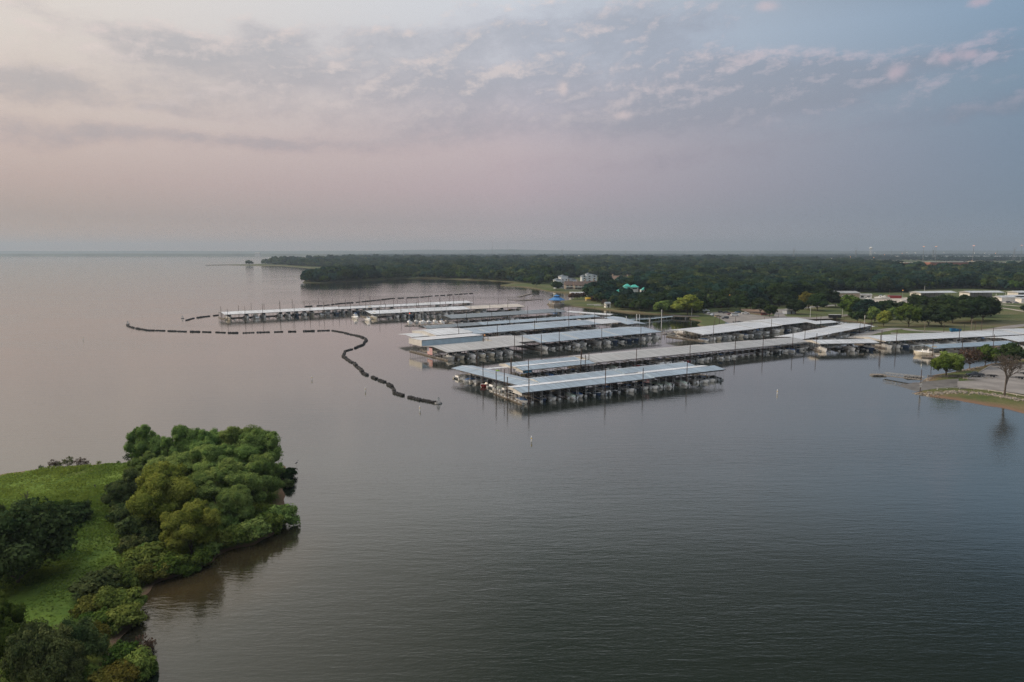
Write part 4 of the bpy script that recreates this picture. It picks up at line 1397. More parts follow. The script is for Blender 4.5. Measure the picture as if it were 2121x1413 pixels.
def windshield(root, x, B, z, h, L=1.0):
    w = MB()
    pts = [(x - 0.9 * L, B * 0.42), (x, B * 0.30), (x, -B * 0.30), (x - 0.9 * L, -B * 0.42)]
    vs = [(a, b_, z) for a, b_ in pts] + [(a - 0.35 * L, b_ * 0.9, z + h) for a, b_ in pts]
    vs += [(a - 0.03, b_ * 0.985, z) for a, b_ in pts] + [(a - 0.38 * L, b_ * 0.885, z + h) for a, b_ in pts]
    w.add(vs, [(i, i + 1, i + 5, i + 4) for i in range(3)] + [(i + 9, i + 8, i + 12, i + 13) for i in range(3)])
    return w.build('windshield', MATS['glass'], root)


def outboard(root, x, z):
    m_ = MB()
    m_.box((x - 0.35, 0, z + 0.35), (0.55, 0.42, 0.55), taper=0.75)
    m_.box((x - 0.35, 0, z - 0.25), (0.28, 0.16, 0.75))
    m_.box((x - 0.08, 0, z + 0.05), (0.2, 0.3, 0.3))
    return m_.build('outboard_motor', MATS['motor'], root)


def canopy(root, x0, x1, w, z, m_, legs=0.0, crown=0.12):
    c = MB()
    rr = []
    for i in range(5):
        u = i / 4
        zz = z + crown * math.sin(math.pi * u)
        x = x0 + (x1 - x0) * u
        rr.append([(x, w / 2, zz - 0.10), (x, w / 4, zz + 0.03), (x, -w / 4, zz + 0.03), (x, -w / 2, zz - 0.10), (x, -w / 2, zz - 0.16), (x, w / 2, zz - 0.16)])
    c.rings(rr)
    o_ = c.build('canopy', m_, root)
    if legs:
        g = MB()
        for sg in (-1, 1):
            g.tube(((x0 + x1) / 2, sg * w * 0.46, legs), (x0 + 0.1, sg * w * 0.46, z - 0.1), 0.025, n=4)
            g.tube(((x0 + x1) / 2, sg * w * 0.46, legs), (x1 - 0.1, sg * w * 0.46, z - 0.1), 0.025, n=4)
        g.build('canopy_frame', MATS['steel'], root)
    return o_


HIDE = []


def proto(name, label):
    o = thing(name, label, 'boat')
    HIDE.append(o)
    return o


def make_runabout(hm, cm, L=6.2):
    o = proto('runabout_boat', 'x')
    B, H = 2.35, 0.85
    hull_parts(o, L, B, H, hm, MATS['white_gel'])
    windshield(o, L * 0.12, B, H, 0.5)
    outboard(o, -L / 2, H * 0.8)
    if cm: canopy(o, -L * 0.30, L * 0.06, B * 0.85, H + 1.15, cm, H)
    return o


def make_covered(hm, cm, L=6.4):
    o = proto('covered_boat', 'x')
    B, H = 2.4, 0.85
    hull_parts(o, L, B, H, hm, MATS['white_gel'], floor=False)
    c = MB(); rr = []
    for u, hz in ((-0.98, 0.05), (-0.7, 0.25), (-0.2, 0.45), (0.05, 0.75), (0.25, 0.55), (0.6, 0.2), (0.9, 0.05)):
        b_ = half_beam(u, B) * 1.01; z = H * (1 + 0.28 * max(0, u) ** 2)
        rr.append([(u * L / 2, b_, z - 0.12), (u * L / 2, b_ * 0.6, z + hz * 0.75), (u * L / 2, 0, z + hz), (u * L / 2, -b_ * 0.6, z + hz * 0.75), (u * L / 2, -b_, z - 0.12)])
    c.rings(rr)
    c.build('boat_cover', cm, o, smooth=True)
    outboard(o, -L / 2, H * 0.8)
    return o


def make_cruiser(hm, L=9.5, fly=False, top=None):
    o = proto('cabin_cruiser', 'x')
    B, H = L * 0.32, 1.35
    hull_parts(o, L, B, H, hm, MATS['white_gel'], -0.95, -0.20, draft=0.4, flare=0.26)
    c = MB(); rr = []
    for u, hz, wf in ((-0.20, 1.55, 0.74), (0.05, 1.6, 0.74), (0.22, 0.75, 0.66), (0.55, 0.32, 0.5), (0.80, 0.05, 0.3)):
        z = H * (1 + 0.28 * max(0, u) ** 2); w_ = half_beam(u, B) * wf
        rr.append([(u * L / 2, w_ * 1.12, z), (u * L / 2, w_, z + hz), (u * L / 2, -w_, z + hz), (u * L / 2, -w_ * 1.12, z)])
    c.rings(rr)
    cab = c.build('cabin', MATS['white_gel'], o)
    w = MB()
    z = H
    for sg in (-1, 1):
        w_ = half_beam(-0.05, B) * 0.74
        w.add([(-0.17 * L / 2, sg * (w_ * 1.07 + 0.02), z + 0.72), (0.06 * L / 2, sg * (w_ * 1.06 + 0.02), z + 0.72), (0.04 * L / 2, sg * (w_ * 1.005 + 0.025), z + 1.38), (-0.17 * L / 2, sg * (w_ * 1.005 + 0.025), z + 1.38)],
              [(0, 1, 2, 3) if sg < 0 else (3, 2, 1, 0)])
    w0, w1 = half_beam(0.07, B) * 0.70, half_beam(0.20, B) * 0.62
    w.add([(0.21 * L / 2, w1, z + 0.90), (0.21 * L / 2, -w1, z + 0.90), (0.075 * L / 2, -w0, z + 1.58), (0.075 * L / 2, w0, z + 1.58)], [(3, 2, 1, 0)])
    w.build('window', MATS['glass'], cab)
    rl = MB(); pr = None
    for u in (0.15, 0.4, 0.65, 0.85, 0.96):
        for sg in (-1, 1):
            x = u * L / 2; b_ = half_beam(u, B) * 0.93; z = H * (1 + 0.28 * u * u)
            rl.tube((x, sg * b_, z), (x, sg * b_, z + 0.6), 0.02, n=4)
        if pr:
            for sg in (-1, 1): rl.tube((pr[0], sg * pr[1], pr[2]), (x, sg * b_, z + 0.6), 0.02, n=4)
        pr = (x, b_, z + 0.6)
    rl.build('bow_rail', MATS['steel'], o)
    if fly:
        f = MB()
        f.box((-0.10 * L / 2, 0, H + 1.70), (L * 0.24, B * 0.62, 0.4), taper=0.88)
        f.build('flybridge', MATS['white_gel'], o)
        canopy(o, -L * 0.20, L * 0.06, B * 0.62, H + 2.45, top or MATS['canvas_blue'], H + 1.8)
    elif top:
        canopy(o, -L * 0.42, -L * 0.08, B * 0.8, H + 1.75, top, H)
    sw = MB(); sw.box((-L / 2 - 0.35, 0, 0.25), (0.75, B * 0.8, 0.10)); sw.build('swim_platform', MATS['plank'], o)
    return o


def make_pontoon(cm, L=7.0):
    o = proto('pontoon_boat', 'x')
    for sg in (-1, 1):
        t_ = MB(); t_.tube((-L / 2, sg * 0.85, 0.15), (L / 2 - 0.7, sg * 0.85, 0.15), 0.31, n=10); t_.tube((L / 2 - 0.7, sg * 0.85, 0.15), (L / 2, sg * 0.85, 0.32), 0.31, 0.05, n=10)
        t_.build('float', MATS['steel'], o, smooth=False)
    d = MB(); d.box((-0.1, 0, 0.52), (L * 0.94, 2.5, 0.12)); d.build('deck', MATS['canvas_grey'], o)
    f = MB()
    for sg in (-1, 1): f.box((-0.2, sg * 1.2, 0.95), (L * 0.85, 0.06, 0.62))
    f.box((L * 0.41, 0, 0.95), (0.06, 2.4, 0.62)); f.box((-L * 0.44, 0, 0.95), (0.06, 2.4, 0.62))
    f.build('fence_panel', MATS['white_gel'], o)
    s = MB()
    s.box((L * 0.25, 0.8, 0.8), (2.0, 0.6, 0.45)); s.box((L * 0.25, -0.8, 0.8), (2.0, 0.6, 0.45)); s.box((-L * 0.3, 0, 0.8), (0.9, 1.9, 0.45))
    s.build('seat', MATS['seat_vinyl'], o)
    canopy(o, -L * 0.36, L * 0.12, 2.5, 2.55, cm, 1.25)
    outboard(o, -L / 2 + 0.1, 0.5)
    return o


def make_houseboat(L=12.0):
    o = proto('houseboat', 'x')
    hull_parts(o, L, 4.0, 0.9, MATS['white_gel'], MATS['canvas_grey'], -0.999, -0.99, floor=False)
    c = MB(); c.box((-0.6, 0, 2.05), (L * 0.66, 3.3, 2.3)); cab = c.build('cabin', MATS['white_gel'], o)
    for sg in (-1, 1):
        for x in (-3.2, -1.2, 0.9):
            w = MB(); w.box((x, sg * 1.67, 2.35), (1.4, 0.04, 0.8)); w.build('window', MATS['glass'], cab)
    w = MB(); w.box((-0.6 + L * 0.33 + 0.02, 0, 2.35), (0.04, 2.4, 0.9)); w.build('window', MATS['glass'], cab)
    r_ = MB(); r_.box((-0.3, 0, 3.28), (L * 0.78, 3.8, 0.14)); r_.build('roof', MATS['white_gel'], o)
    g = MB()
    for x in (L * 0.33,):
        for sg in (-1, 1): g.tube((x, sg * 1.75, 0.95), (x, sg * 1.75, 3.25), 0.04, n=5)
    g.build('roof_post', MATS['steel'], o)
    return o


def make_sailboat(L=9.0, mh=12.0, cm='canvas_blue', hm='white_gel'):
    o = proto('sailboat', 'x')
    hull_parts(o, L, 2.9, 1.05, MATS[hm], MATS['white_gel'], -0.9, -0.35, draft=0.4)
    c = MB(); c.box((0.05 * L, 0, 1.28), (L * 0.36, 1.6, 0.5), taper=0.86); c.build('cabin', MATS['white_gel'], o)
    m_ = MB(); m_.tube((0.12 * L, 0, 1.0), (0.12 * L, 0, mh), 0.10, 0.07, 6); m_.tube((0.12 * L, -0.9, mh * 0.62), (0.12 * L, 0.9, mh * 0.62), 0.04, n=4); m_.build('mast', MATS['pole_white'], o)
    s = MB(); s.tube((0.11 * L, 0, 2.3), (-0.33 * L, 0, 2.2), 0.22, 0.13, 6); s.build('sail_cover', MATS[cm], o)
    g = MB()
    for q in ((0.49 * L, 0, 1.3), (-0.49 * L, 0, 1.05), (0.12 * L, 1.35, 1.05), (0.12 * L, -1.35, 1.05)): g.tube(q, (0.12 * L, 0, mh - 0.1), 0.015, n=3)
    g.build('stay', MATS['steel'], o)
    return o


M = MATS
BOATS = {}


def reg(k_, o, desc, L): BOATS[k_] = [o, desc, L, 0]


reg('run_w', make_runabout(M['white_gel'], None), 'small open white runabout', 6.2)
reg('run_n', make_runabout(M['navy_gel'], None), 'small open navy runabout', 6.2)
reg('run_wb', make_runabout(M['white_gel'], M['canvas_blue']), 'white runabout with blue bimini', 6.2)
reg('run_k', make_runabout(M['black_gel'], M['canvas_black'], 6.8), 'black runabout with black bimini', 6.8)
reg('run_r', make_runabout(M['red_gel'], None), 'small open dark red runabout', 6.2)
reg('cov_g', make_covered(M['white_gel'], M['canvas_grey']), 'white boat under grey cover', 6.4)
reg('cov_b', make_covered(M['white_gel'], M['canvas_blue']), 'white boat under blue cover', 6.4)
reg('cov_s', make_covered(M['white_gel'], M['canvas_sage'], 7.0), 'boat under pale sage cover', 7.0)
reg('cov_k', make_covered(M['grey_gel'], M['canvas_black']), 'grey boat under black cover', 6.4)
reg('pon_t', make_pontoon(M['canvas_tan']), 'pontoon boat with tan canopy', 7.0)
reg('pon_b', make_pontoon(M['canvas_blue']), 'pontoon boat with blue canopy', 7.0)
reg('cru_w', make_cruiser(M['white_gel'], 9.0), 'white cabin cruiser', 9.0)
reg('cru_t', make_cruiser(M['white_gel'], 9.5, top=M['canvas_tan']), 'tan topped white cabin cruiser', 9.5)
reg('cru_n', make_cruiser(M['navy_gel'], 10.0, top=M['canvas_black']), 'navy hulled cabin cruiser', 10.0)
reg('cru_g', make_cruiser(M['grey_gel'], 9.0, top=M['canvas_blue']), 'blue topped grey cabin cruiser', 9.0)
reg('fly_w', make_cruiser(M['white_gel'], 11.0, fly=True), 'white flybridge cruiser', 11.0)
reg('fly_c', make_cruiser(M['cream_gel'], 11.5, fly=True, top=M['canvas_tan']), 'cream flybridge cruiser', 11.5)
reg('hou', make_houseboat(), 'white box cabin houseboat', 12.0)
reg('sail_b', make_sailboat(), 'white sailboat with blue sail cover', 9.0)
reg('sail_g', make_sailboat(8.0, 10.5, 'canvas_grey', 'grey_gel'), 'grey sailboat with grey sail cover', 8.0)
reg('sail_t', make_sailboat(10.0, 13.5, 'canvas_tan'), 'white sailboat with tan sail cover', 10.0)


def boat(k_, label, loc, rz, group, sc=1.0):
    r_ = BOATS[k_]
    if r_[3] == 0: o = r_[0]; HIDE.remove(o)
    else: o = copy_tree(r_[0])
    r_[3] += 1
    o.location = loc; o.rotation_euler = (0, 0, rz); o.scale = (sc, sc, sc)
    return tag(o, label, 'boat', group)


SMALL = ['run_w', 'run_w', 'run_n', 'run_wb', 'run_k', 'run_r', 'cov_g', 'cov_b', 'cov_s', 'cov_k', 'pon_t', 'pon_b']
BIG = ['cru_w', 'cru_w', 'cru_t', 'cru_t', 'cru_n', 'cru_g', 'fly_w', 'fly_c', 'cov_g', 'run_w', 'hou']
MIX = SMALL + BIG

# ------------------------------------------------------------------ docks
PILES = {}


class Dock:
    """covered floating dock: x runs along the near eave, y away from the water in front"""
    def __init__(self, key, label, A, B, W, roofs, slip, n_boats=0.85, kinds=SMALL, bow=0.5, walk=None, piles=None, pile_back=False, ext=0.0, who=None, near=True, post='post_grey', first=0.5, blen=None, pile_h=(8.5, 10.5), both=False, grp=None):
        a, b_ = P(*A, 4.0), P(*B, 4.0)
        d = Vector((b_.x - a.x, b_.y - a.y)); self.L = d.length * (1 + ext); self.rz = math.atan2(d.y, d.x)
        self.W = W; self.o = thing('covered_dock', label, 'boat dock', (a.x, a.y, 0), self.rz, 'covered docks of the marina')
        self.a = a; self.who = who
        L = self.L
        for r_ in roofs: self.roof(*r_)
        # steel frame: eave beams, cross ties, inner posts
        f = MB()
        wy = walk if walk is not None else W / 2
        zt = 3.75
        ns = max(2, int(round((L - 2 * first) / slip)))
        sp_ = (L - 2 * first) / ns
        for y in ([0.12, wy - 1.0, wy + 1.0, W - 0.12] if W > 11 else [0.12, W - 0.12]):
            f.beam((0.2, y, zt), (L - 0.2, y, zt), 0.14, 0.22)
        for i in range(ns + 1):
            x = first + i * sp_
            if i % 2 == 0 or near:
                f.beam((x, 0.15, zt - 0.02), (x, W - 0.15, zt - 0.02), 0.08, 0.12)
            for y in ([wy - 1.0, wy + 1.0, W - 0.15] if W > 11 else [W - 0.15]):
                f.tube((x, y, 0.3), (x, y, zt), 0.07, n=4)
        f.build('frame', M['frame_dark'], self.o)
        # floating walkway and finger piers
        w = MB(); w.box((L / 2, wy, 0.42), (L + 0.6, 2.4, 0.24)); w.box((L / 2, wy, 0.12), (L - 0.4, 2.0, 0.4))
        for xe in (0.5, L - 0.5): w.box((xe, W / 2, 0.40), (1.1, W, 0.22)); w.box((xe, W / 2, 0.10), (0.9, W - 0.3, 0.4))
        if W > 11:
            for i in range(1, ns, 2): w.box((first + i * sp_, (wy + W) / 2, 0.38), (0.7, W - wy - 1.4, 0.2))
        w.build('walkway', M['plank'], self.o)
        fp = pp = None
        for i in range(ns + 1):
            x = first + i * sp_
            if fp is None:
                q = MB(); q.box((0, (wy - 1.2) / 2 + 0.1, 0.36), (0.75, wy - 1.3, 0.18)); q.box((0, 0.45, 0.18), (0.8, 0.8, 0.42), m=1)
                fp = q.build('finger_pier', [M['plank'], M['float_white']], self.o)
                q = MB(); q.tube((-0.3, 0.18, 0.3), (-0.3, 0.18, 3.9), 0.05, n=5); q.tube((0.3, 0.18, 0.3), (0.3, 0.18, 3.9), 0.05, n=5)
                q.box((0, 0.18, 0.5), (0.85, 0.3, 0.12))
                pp = q.build('post', M[post], self.o); c1, c2 = fp, pp
            else:
                c1, c2 = fp.copy(), pp.copy(); COL.objects.link(c1); COL.objects.link(c2)
            c1.location.x = x; c2.location.x = x
        # end posts under the gable ends
        for xe in (0.12, L - 0.12):
            for y in np.arange(1.8, W - 0.5, 2.4 if near else 4.8):
                c2 = pp.copy(); COL.objects.link(c2)
                c2.location = (xe, float(y), 0.06); c2.rotation_euler = (0, 0, math.pi / 2)
        # boats of the near row, and of the far row of the nearest docks
        spots = []
        for i in range(ns):
            if rnd.random() < n_boats:
                spots.append((first + (i + 0.5) * sp_, 0))
            if both and rnd.random() < 0.6: spots.append((first + (i + 0.5) * sp_, 1))
        items = []
        for x, rowi in spots:
            k_ = rnd.choice(kinds)
            bl = BOATS[k_][2]
            sc = min(1.15, max(0.8, (sp_ - 0.9) / (BOATS[k_][2] * 0.34)))
            sc = min(sc, 1.0 if near else 1.1)
            if rowi == 0:
                y = bl * sc / 2 + rnd.uniform(-1.4, 0.5) - (1.2 if bl > 8 else 0.3)
                rr = -math.pi / 2 if rnd.random() < bow else math.pi / 2
            else:
                y = W - bl * sc / 2 - rnd.uniform(-0.4, 0.6); rr = rnd.choice((-1, 1)) * math.pi / 2
            wp = self.w(x, y, 0.05)
            items.append((topx(wp.x, wp.y, 1)[0], k_, wp, self.rz + rr, rowi, sc))
        items.sort(key=lambda t_: t_[0])
        c = {0: 0, 1: 0}
        for _, k_, wp, rr, rowi, sc in items:
            c[rowi] += 1
            lb = '%s, %s from left, %s row of %s' % (BOATS[k_][1], ORD[c[rowi] - 1], ('front', 'rear')[rowi], who)
            boat(k_, lb, wp, rr + rnd.uniform(-0.03, 0.03), 'boats berthed at ' + who, sc)
        # mooring piles
        pl = []
        if piles == 'auto' or piles is None:
            x = rnd.uniform(1, 5)
            while x < L:
                pl.append((x, -0.55)); x += rnd.uniform(9, 13)
            if pile_back:
                x = rnd.uniform(1, 6)
                while x < L: pl.append((x, W + 0.55)); x += rnd.uniform(9, 13)
        else:
            pl = piles
        rows = sorted((topx(*self.w(x, y, 0)[:2], 4)[0], x, y) for x, y in pl)
        for i, (_, x, y) in enumerate(rows):
            wp = self.w(x, y, -1.0)
            side = 'front' if y < W / 2 else 'back'
            kk = sum(1 for r_ in rows[:i + 1] if (r_[2] < W / 2) == (y < W / 2))
            pile(wp, rnd.uniform(*pile_h), 'tall rusty steel pile, %s from left, %s of %s' % (ORD[kk - 1], side, who))

    def w(self, x, y, z):
        c, s = math.cos(self.rz), math.sin(self.rz)
        return Vector((self.a.x + x * c - y * s, self.a.y + x * s + y * c, z))

    def roof(self, x0, x1, prof, m_, gl=False, gr=False, dz=0.0, over=0.35):
        """sheet over the profile (y, z) from x0 to x1, given as shares of the dock length (or metres beyond 1.5)"""
        X0 = x0 * self.L if 0 <= x0 <= 1.5 else x0
        X1 = x1 * self.L if 0 <= x1 <= 1.5 else x1
        X0 -= over; X1 += over
        th = 0.14
        p = [(y, z + dz) for y, z in prof]
        p[0] = (p[0][0] - over, p[0][1] - 0.04); p[-1] = (p[-1][0] + over, p[-1][1] - 0.04)
        n = len(p); q = MB(); vs = []
        for x in (X0, X1):
            vs += [(x, y, z) for y, z in p] + [(x, y, z - th) for y, z in p]
        o2 = 2 * n; fs = []
        for i in range(n - 1):
            fs += [(i, o2 + i, o2 + i + 1, i + 1), (n + i + 1, o2 + n + i + 1, o2 + n + i, n + i), (i + 1, n + i + 1, n + i, i), (o2 + i, o2 + n + i, o2 + n + i + 1, o2 + i + 1)]
        fs += [(0, n, o2 + n, o2), (n - 1, o2 + n - 1, o2 + 2 * n - 1, 2 * n - 1)]
        q.add(vs, fs)
        ro = q.build('roof', M[m_], self.o)
        t_ = MB()   # trim along the near eave
        t_.box(((X0 + X1) / 2, p[0][0] - 0.05, p[0][1] - 0.12), (X1 - X0 - 0.02, 0.06, 0.26))
        t_.build('eave_trim', M['frame_dark'], ro)
        for flag, x in ((gl, X0 + 0.12), (gr, X1 - 0.12)):
            if not flag: continue
            dr = flag if isinstance(flag, (int, float)) and not isinstance(flag, bool) else 0.75
            pts = [(x, y, z - th - 0.01) for y, z in p[::-1]]
            zl = min(z for _, z in p) - dr
            pts = [(x, p[0][0], zl), (x, p[-1][0], zl)] + pts
            k_ = len(pts); g = MB()
            g.add(pts + [(a + 0.08, b_, c) for a, b_, c in pts], [tuple(range(k_)), tuple(range(2 * k_ - 1, k_ - 1, -1))] + [(i, i + k_, (i + 1) % k_ + k_, (i + 1) % k_) for i in range(k_)])
            g.build('gable_panel', M['gable_white'], ro)
        if n == 3:   # bent cap along the ridge
            cp = MB(); y, z = p[1]
            for sg in (-1, 1):
                (ya, za) = p[1 + sg]
                t2 = 0.28 / max(0.3, abs(ya - y))
                cp.add([(X0, y, z + 0.035), (X1, y, z + 0.035), (X1, y + (ya - y) * t2, z + (za - z) * t2 + 0.03), (X0, y + (ya - y) * t2, z + (za - z) * t2 + 0.03)], [(0, 1, 2, 3) if sg > 0 else (3, 2, 1, 0)])
            cp.build('ridge_cap', M['roof_white'], ro)
        return ro


_pm = {}
PILE_N = [0]


def pile(loc, h, label, r=0.14, m_='rust'):
    if 'p' not in _pm:
        q = MB(); q.tube((0, 0, -1), (0, 0, 10), 1, 1, 8); q.lathe([(1.0, 10.0), (0.55, 10.12), (0.0, 10.14)], n=8)
        _pm['p'] = q
    if m_ not in _pm:
        o = _pm['p'].build('mooring_pile', M[m_]); _pm[m_] = o
    else:
        o = _pm[m_].copy(); COL.objects.link(o)
    o.location = loc; o.scale = (r, r, h / 10.0)
    o.rotation_euler = (rnd.uniform(-0.012, 0.012), rnd.uniform(-0.012, 0.012), 0)
    return tag(o, label, 'pile', 'mooring piles of the marina')


def px_on(dock_A, dock_B, pxs, y):
    """metres along a dock line where photo columns cut it"""
    a, b_ = P(*dock_A, 0 + 4.0), P(*dock_B, 4.0)
    d = (b_ - a).normalized(); out = []
    for px in pxs:
        k_ = (px - 1060.5) / FOC
        # solve (a+t d) screen x = px at z=4
        c, s = math.cos(PIT), math.sin(PIT)
        f0 = a.y * c + (CAMH - 4) * s; f1 = d.y * c
        t_ = (k_ * f0 - a.x) / (d.x - k_ * f1)
        out.append((t_, y))
    return out


PR_A = [(0, 4), (5, 4.72)]
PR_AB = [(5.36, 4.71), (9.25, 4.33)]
PR_A2 = [(9.6, 4.28), (15, 4.92), (19.6, 4.1)]
A_, B_ = (1081, 813), (1500, 766)
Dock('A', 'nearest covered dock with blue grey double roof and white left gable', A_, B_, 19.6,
     [(0, 0.615, PR_A, 'roof_blue', 1.0), (0.615, 1, PR_A, 'roof_blue', True, False, 0.22), (0, 0.615, PR_AB, 'roof_pale', 0.7), (0.615, 0.97, PR_AB, 'roof_pale', False, False, 0.22), (13.0, 0.55, PR_A2, 'roof_blue', 0.6), (0.55, 0.94, PR_A2, 'roof_blue', True, False, 0.22)],
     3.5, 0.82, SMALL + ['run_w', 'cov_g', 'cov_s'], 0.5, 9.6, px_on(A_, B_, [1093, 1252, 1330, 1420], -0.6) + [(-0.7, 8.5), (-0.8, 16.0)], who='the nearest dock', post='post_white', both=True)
Dock('B', 'short blue roofed arm slanting from the left end of the nearest dock', (937, 762), (1091, 801), 9.4, [(0, 1.0, [(0, 3.9), (4.6, 4.45), (9.4, 3.9)], 'roof_blue')],
     3.6, 0.85, SMALL, 0.6, 8.2, px_on((937, 762), (1091, 801), [1003, 1047], -0.5) + [(2, 9.9), (24, 9.9)], who='the slanting arm dock', post='post_white')
A_, B_ = (1083, 767), (1231, 752)
Dock('C', 'small blue double gabled dock between the nearest and the long grey one', A_, B_, 17.5,
     [(0, 1, [(0, 4), (4.5, 4.7)], 'roof_blue', 0.9), (0, 1, [(4.86, 4.69), (8.25, 4.36)], 'roof_pale', 0.6), (0, 0.98, [(8.6, 4.3), (13.1, 4.88), (17.5, 4.05)], 'roof_blue', 0.7)],
     3.6, 0.8, SMALL, 0.5, 8.6, px_on(A_, B_, [1093, 1201, 1210], -0.6) + [(-0.6, 7.5)], who='the double gabled dock', post='post_white')
A_, B_ = (1234, 750.5), (1682, 707)
PRD = [(0, 4), (10, 5.05), (19, 4.0)]
Dock('D', 'long pale grey roofed dock stretching behind the nearest dock', A_, B_, 19, [(0, 0.56, PRD, 'roof_grey', 1.0), (0.56, 0.82, PRD, 'roof_grey', False, False, -0.2), (0.82, 1, PRD, 'roof_grey', False, False, -0.45)],
     4.0, 0.85, SMALL + ['cru_w', 'hou'], 0.55, 10, px_on(A_, B_, [1316, 1427, 1521, 1578, 1640], -0.6) + [(-0.6, 4), (-0.6, 9)], who='the long pale dock', post='post_white')
A_, B_ = (927.5, 729.7), (1087, 714)
K = Dock('K', 'big dock with the flag, grey gable in front of a taller blue walled shed', A_, B_, 37, [(0, 1, [(0, 4), (13.2, 5.1), (23.2, 4.1)], 'roof_grey')],
         5.0, 0.95, ['cru_w', 'cru_t', 'fly_w', 'cru_t', 'cru_g', 'fly_c'], 0.85, 13, px_on(A_, B_, [1064, 1080], -0.6) + [(28, 14.2), (31, 14.6)], who='the flag dock')
rr = K.roof(0, 34.0, [(23.6, 6.9), (36.5, 6.5)], 'roof_white')
q = MB(); q.box((17.0, 23.5, 5.4), (34.3, 0.10, 2.7)); q.build('side_wall', M['siding_blue'], K.o)
q = MB(); q.box((-0.30, 30.0, 5.3), (0.10, 13.1, 2.8)); q.build('end_wall', M['gable_white'], K.o)
A_, B_ = (1120, 709.7), (1370, 687)
PRK = [(0, 4), (15, 5.3), (29, 4)]
K3 = Dock('K3', 'long blue roofed dock right behind the flag dock with pale roof strips', A_, B_, 29, [(0, 1, PRK, 'roof_blue'), (-20.0, -0.8, [(4.2, 4.5), (17, 5.6), (29, 4.6)], 'roof_grey', 0.8)],
          5.0, 0.9, ['cru_w', 'cru_w', 'cru_t', 'fly_w', 'cru_n', 'run_w', 'cov_g'], 0.9, 15, px_on(A_, B_, [1120, 1157, 1245, 1326], -0.6), who='the long blue dock')
for xs in (3.5, 24.0, 51.0):
    q = MB()
    for t0 in (0.5,):
        q.add([(xs, 0.6, 4.09), (xs + 0.9, 0.6, 4.09), (xs + 0.9, 14.4, 5.285), (xs, 14.4, 5.285)], [(0, 1, 2, 3)])
    q.build('roof_light_strip', M['float_white'], K3.o)
A_, B_ = (904, 698), (1243, 670.6)
PRL = [(0, 4), (13.5, 5.15), (27, 4)]
LD = Dock('L', 'long blue roofed dock with a raised white roof at its left end', A_, B_, 27, [(0, 0.19, PRL, 'roof_white', 1.2, False, 0.9), (0.19, 1, PRL, 'roof_blue'), (1.005, 1.17, [(0, 3.9), (12, 4.9), (24, 3.9)], 'roof_white'), (-10.0, -0.6, [(8, 3.9), (15, 4.4), (24, 3.8)], 'roof_white')],
          5.0, 0.75, MIX, 0.7, 13.5, px_on(A_, B_, [949, 1029, 1106, 1177, 1230], -0.6), who='the raised roof dock')
for xs in (16.0, 24.0, 62.0):
    q = MB(); q.add([(xs + 8, 4.0, 4.43), (xs + 8.9, 4.0, 4.43), (xs + 8.9, 10.5, 4.99), (xs + 8, 10.5, 4.99)], [(0, 1, 2, 3)]); q.build('roof_light_strip', M['float_white'], LD.o)
A_, B_ = (886, 680.7), (1241.6, 656)
PRM = [(0, 4), (6, 5.0), (12, 4)]
Dock('M', 'narrow long dock with slate left end and blue roof beyond', A_, B_, 12, [(0, 0.28, PRM, 'roof_slate'), (0.28, 1, PRM, 'roof_blue')], 5.0, 0.7, MIX, 0.7, 9, px_on(A_, B_, [947, 1009, 1055, 1110, 1177], -0.5), who='the slate ended dock', near=False)
A_, B_ = (935, 659.7), (1172, 645.4)
Dock('N', 'dark slate roofed dock in the middle distance', A_, B_, 22, [(0, 1, [(0, 4), (11, 5.4), (22, 4)], 'roof_slate')], 5.0, 0.7, MIX, 0.7, 11, px_on(A_, B_, [966, 1018, 1092, 1149], -0.5), who='the dark slate dock', near=False)
Dock('N2', 'low white roofed dock slanting behind the right end of the slate roof', (1172, 646), (1262, 652.5), 10, [(0, 1, [(0, 3.8), (5, 4.4), (10, 3.8)], 'roof_white')], 5.5, 0.3, MIX, 0.7, 5, [(3, -0.5), (14, 10.5), (26, -0.5)], who='the low slanting dock', near=False)
Dock('LX', 'blue cross roof closing the right ends of the middle docks', (1252, 657), (1300, 671.5), 12, [(0, 1, [(0, 3.9), (6, 4.5), (12, 3.9)], 'roof_blue')], 5.5, 0.2, MIX, 0.7, 6, [(6, -0.5), (25, 12.5)], who='the cross roofed dock', near=False)
A_, B_ = (770, 650), (1088, 635)
PRO = [(0, 4), (13, 5.4), (26, 4)]
Dock('O', 'far dock whose roof turns from white to cream at the right end', A_, B_, 26, [(0, 0.18, PRO, 'roof_white', False, False, -0.2), (0.18, 0.62, PRO, 'roof_white'), (0.62, 1, PRO, 'roof_cream')], 5.5, 0.85, BIG, 0.7, 13, px_on(A_, B_, [786, 830, 975, 1014, 1051], -0.5) + [(20, 26.5), (45, 26.5), (70, 26.5), (118, 26.6)], who='the cream ended dock', near=False)
A_, B_ = (466, 651.7), (980, 626.7)
PRP = [(0, 4), (12, 5.0), (24, 4)]
Dock('P', 'farthest long white roofed dock reaching out into the open lake', A_, B_, 24, [(0, 0.42, PRP, 'roof_white'), (0.42, 0.8, PRP, 'roof_white', False, False, -0.35), (0.8, 1, PRP, 'roof_white', False, False, -0.1)], 6.0, 0.8, BIG, 0.7, 12, pile_back=True, who='the farthest dock', near=False, pile_h=(8.5, 12.5))
A_, B_ = (1458, 692.5), (1690, 666)
PRE = [(0, 4), (13, 5.1), (26, 4)]
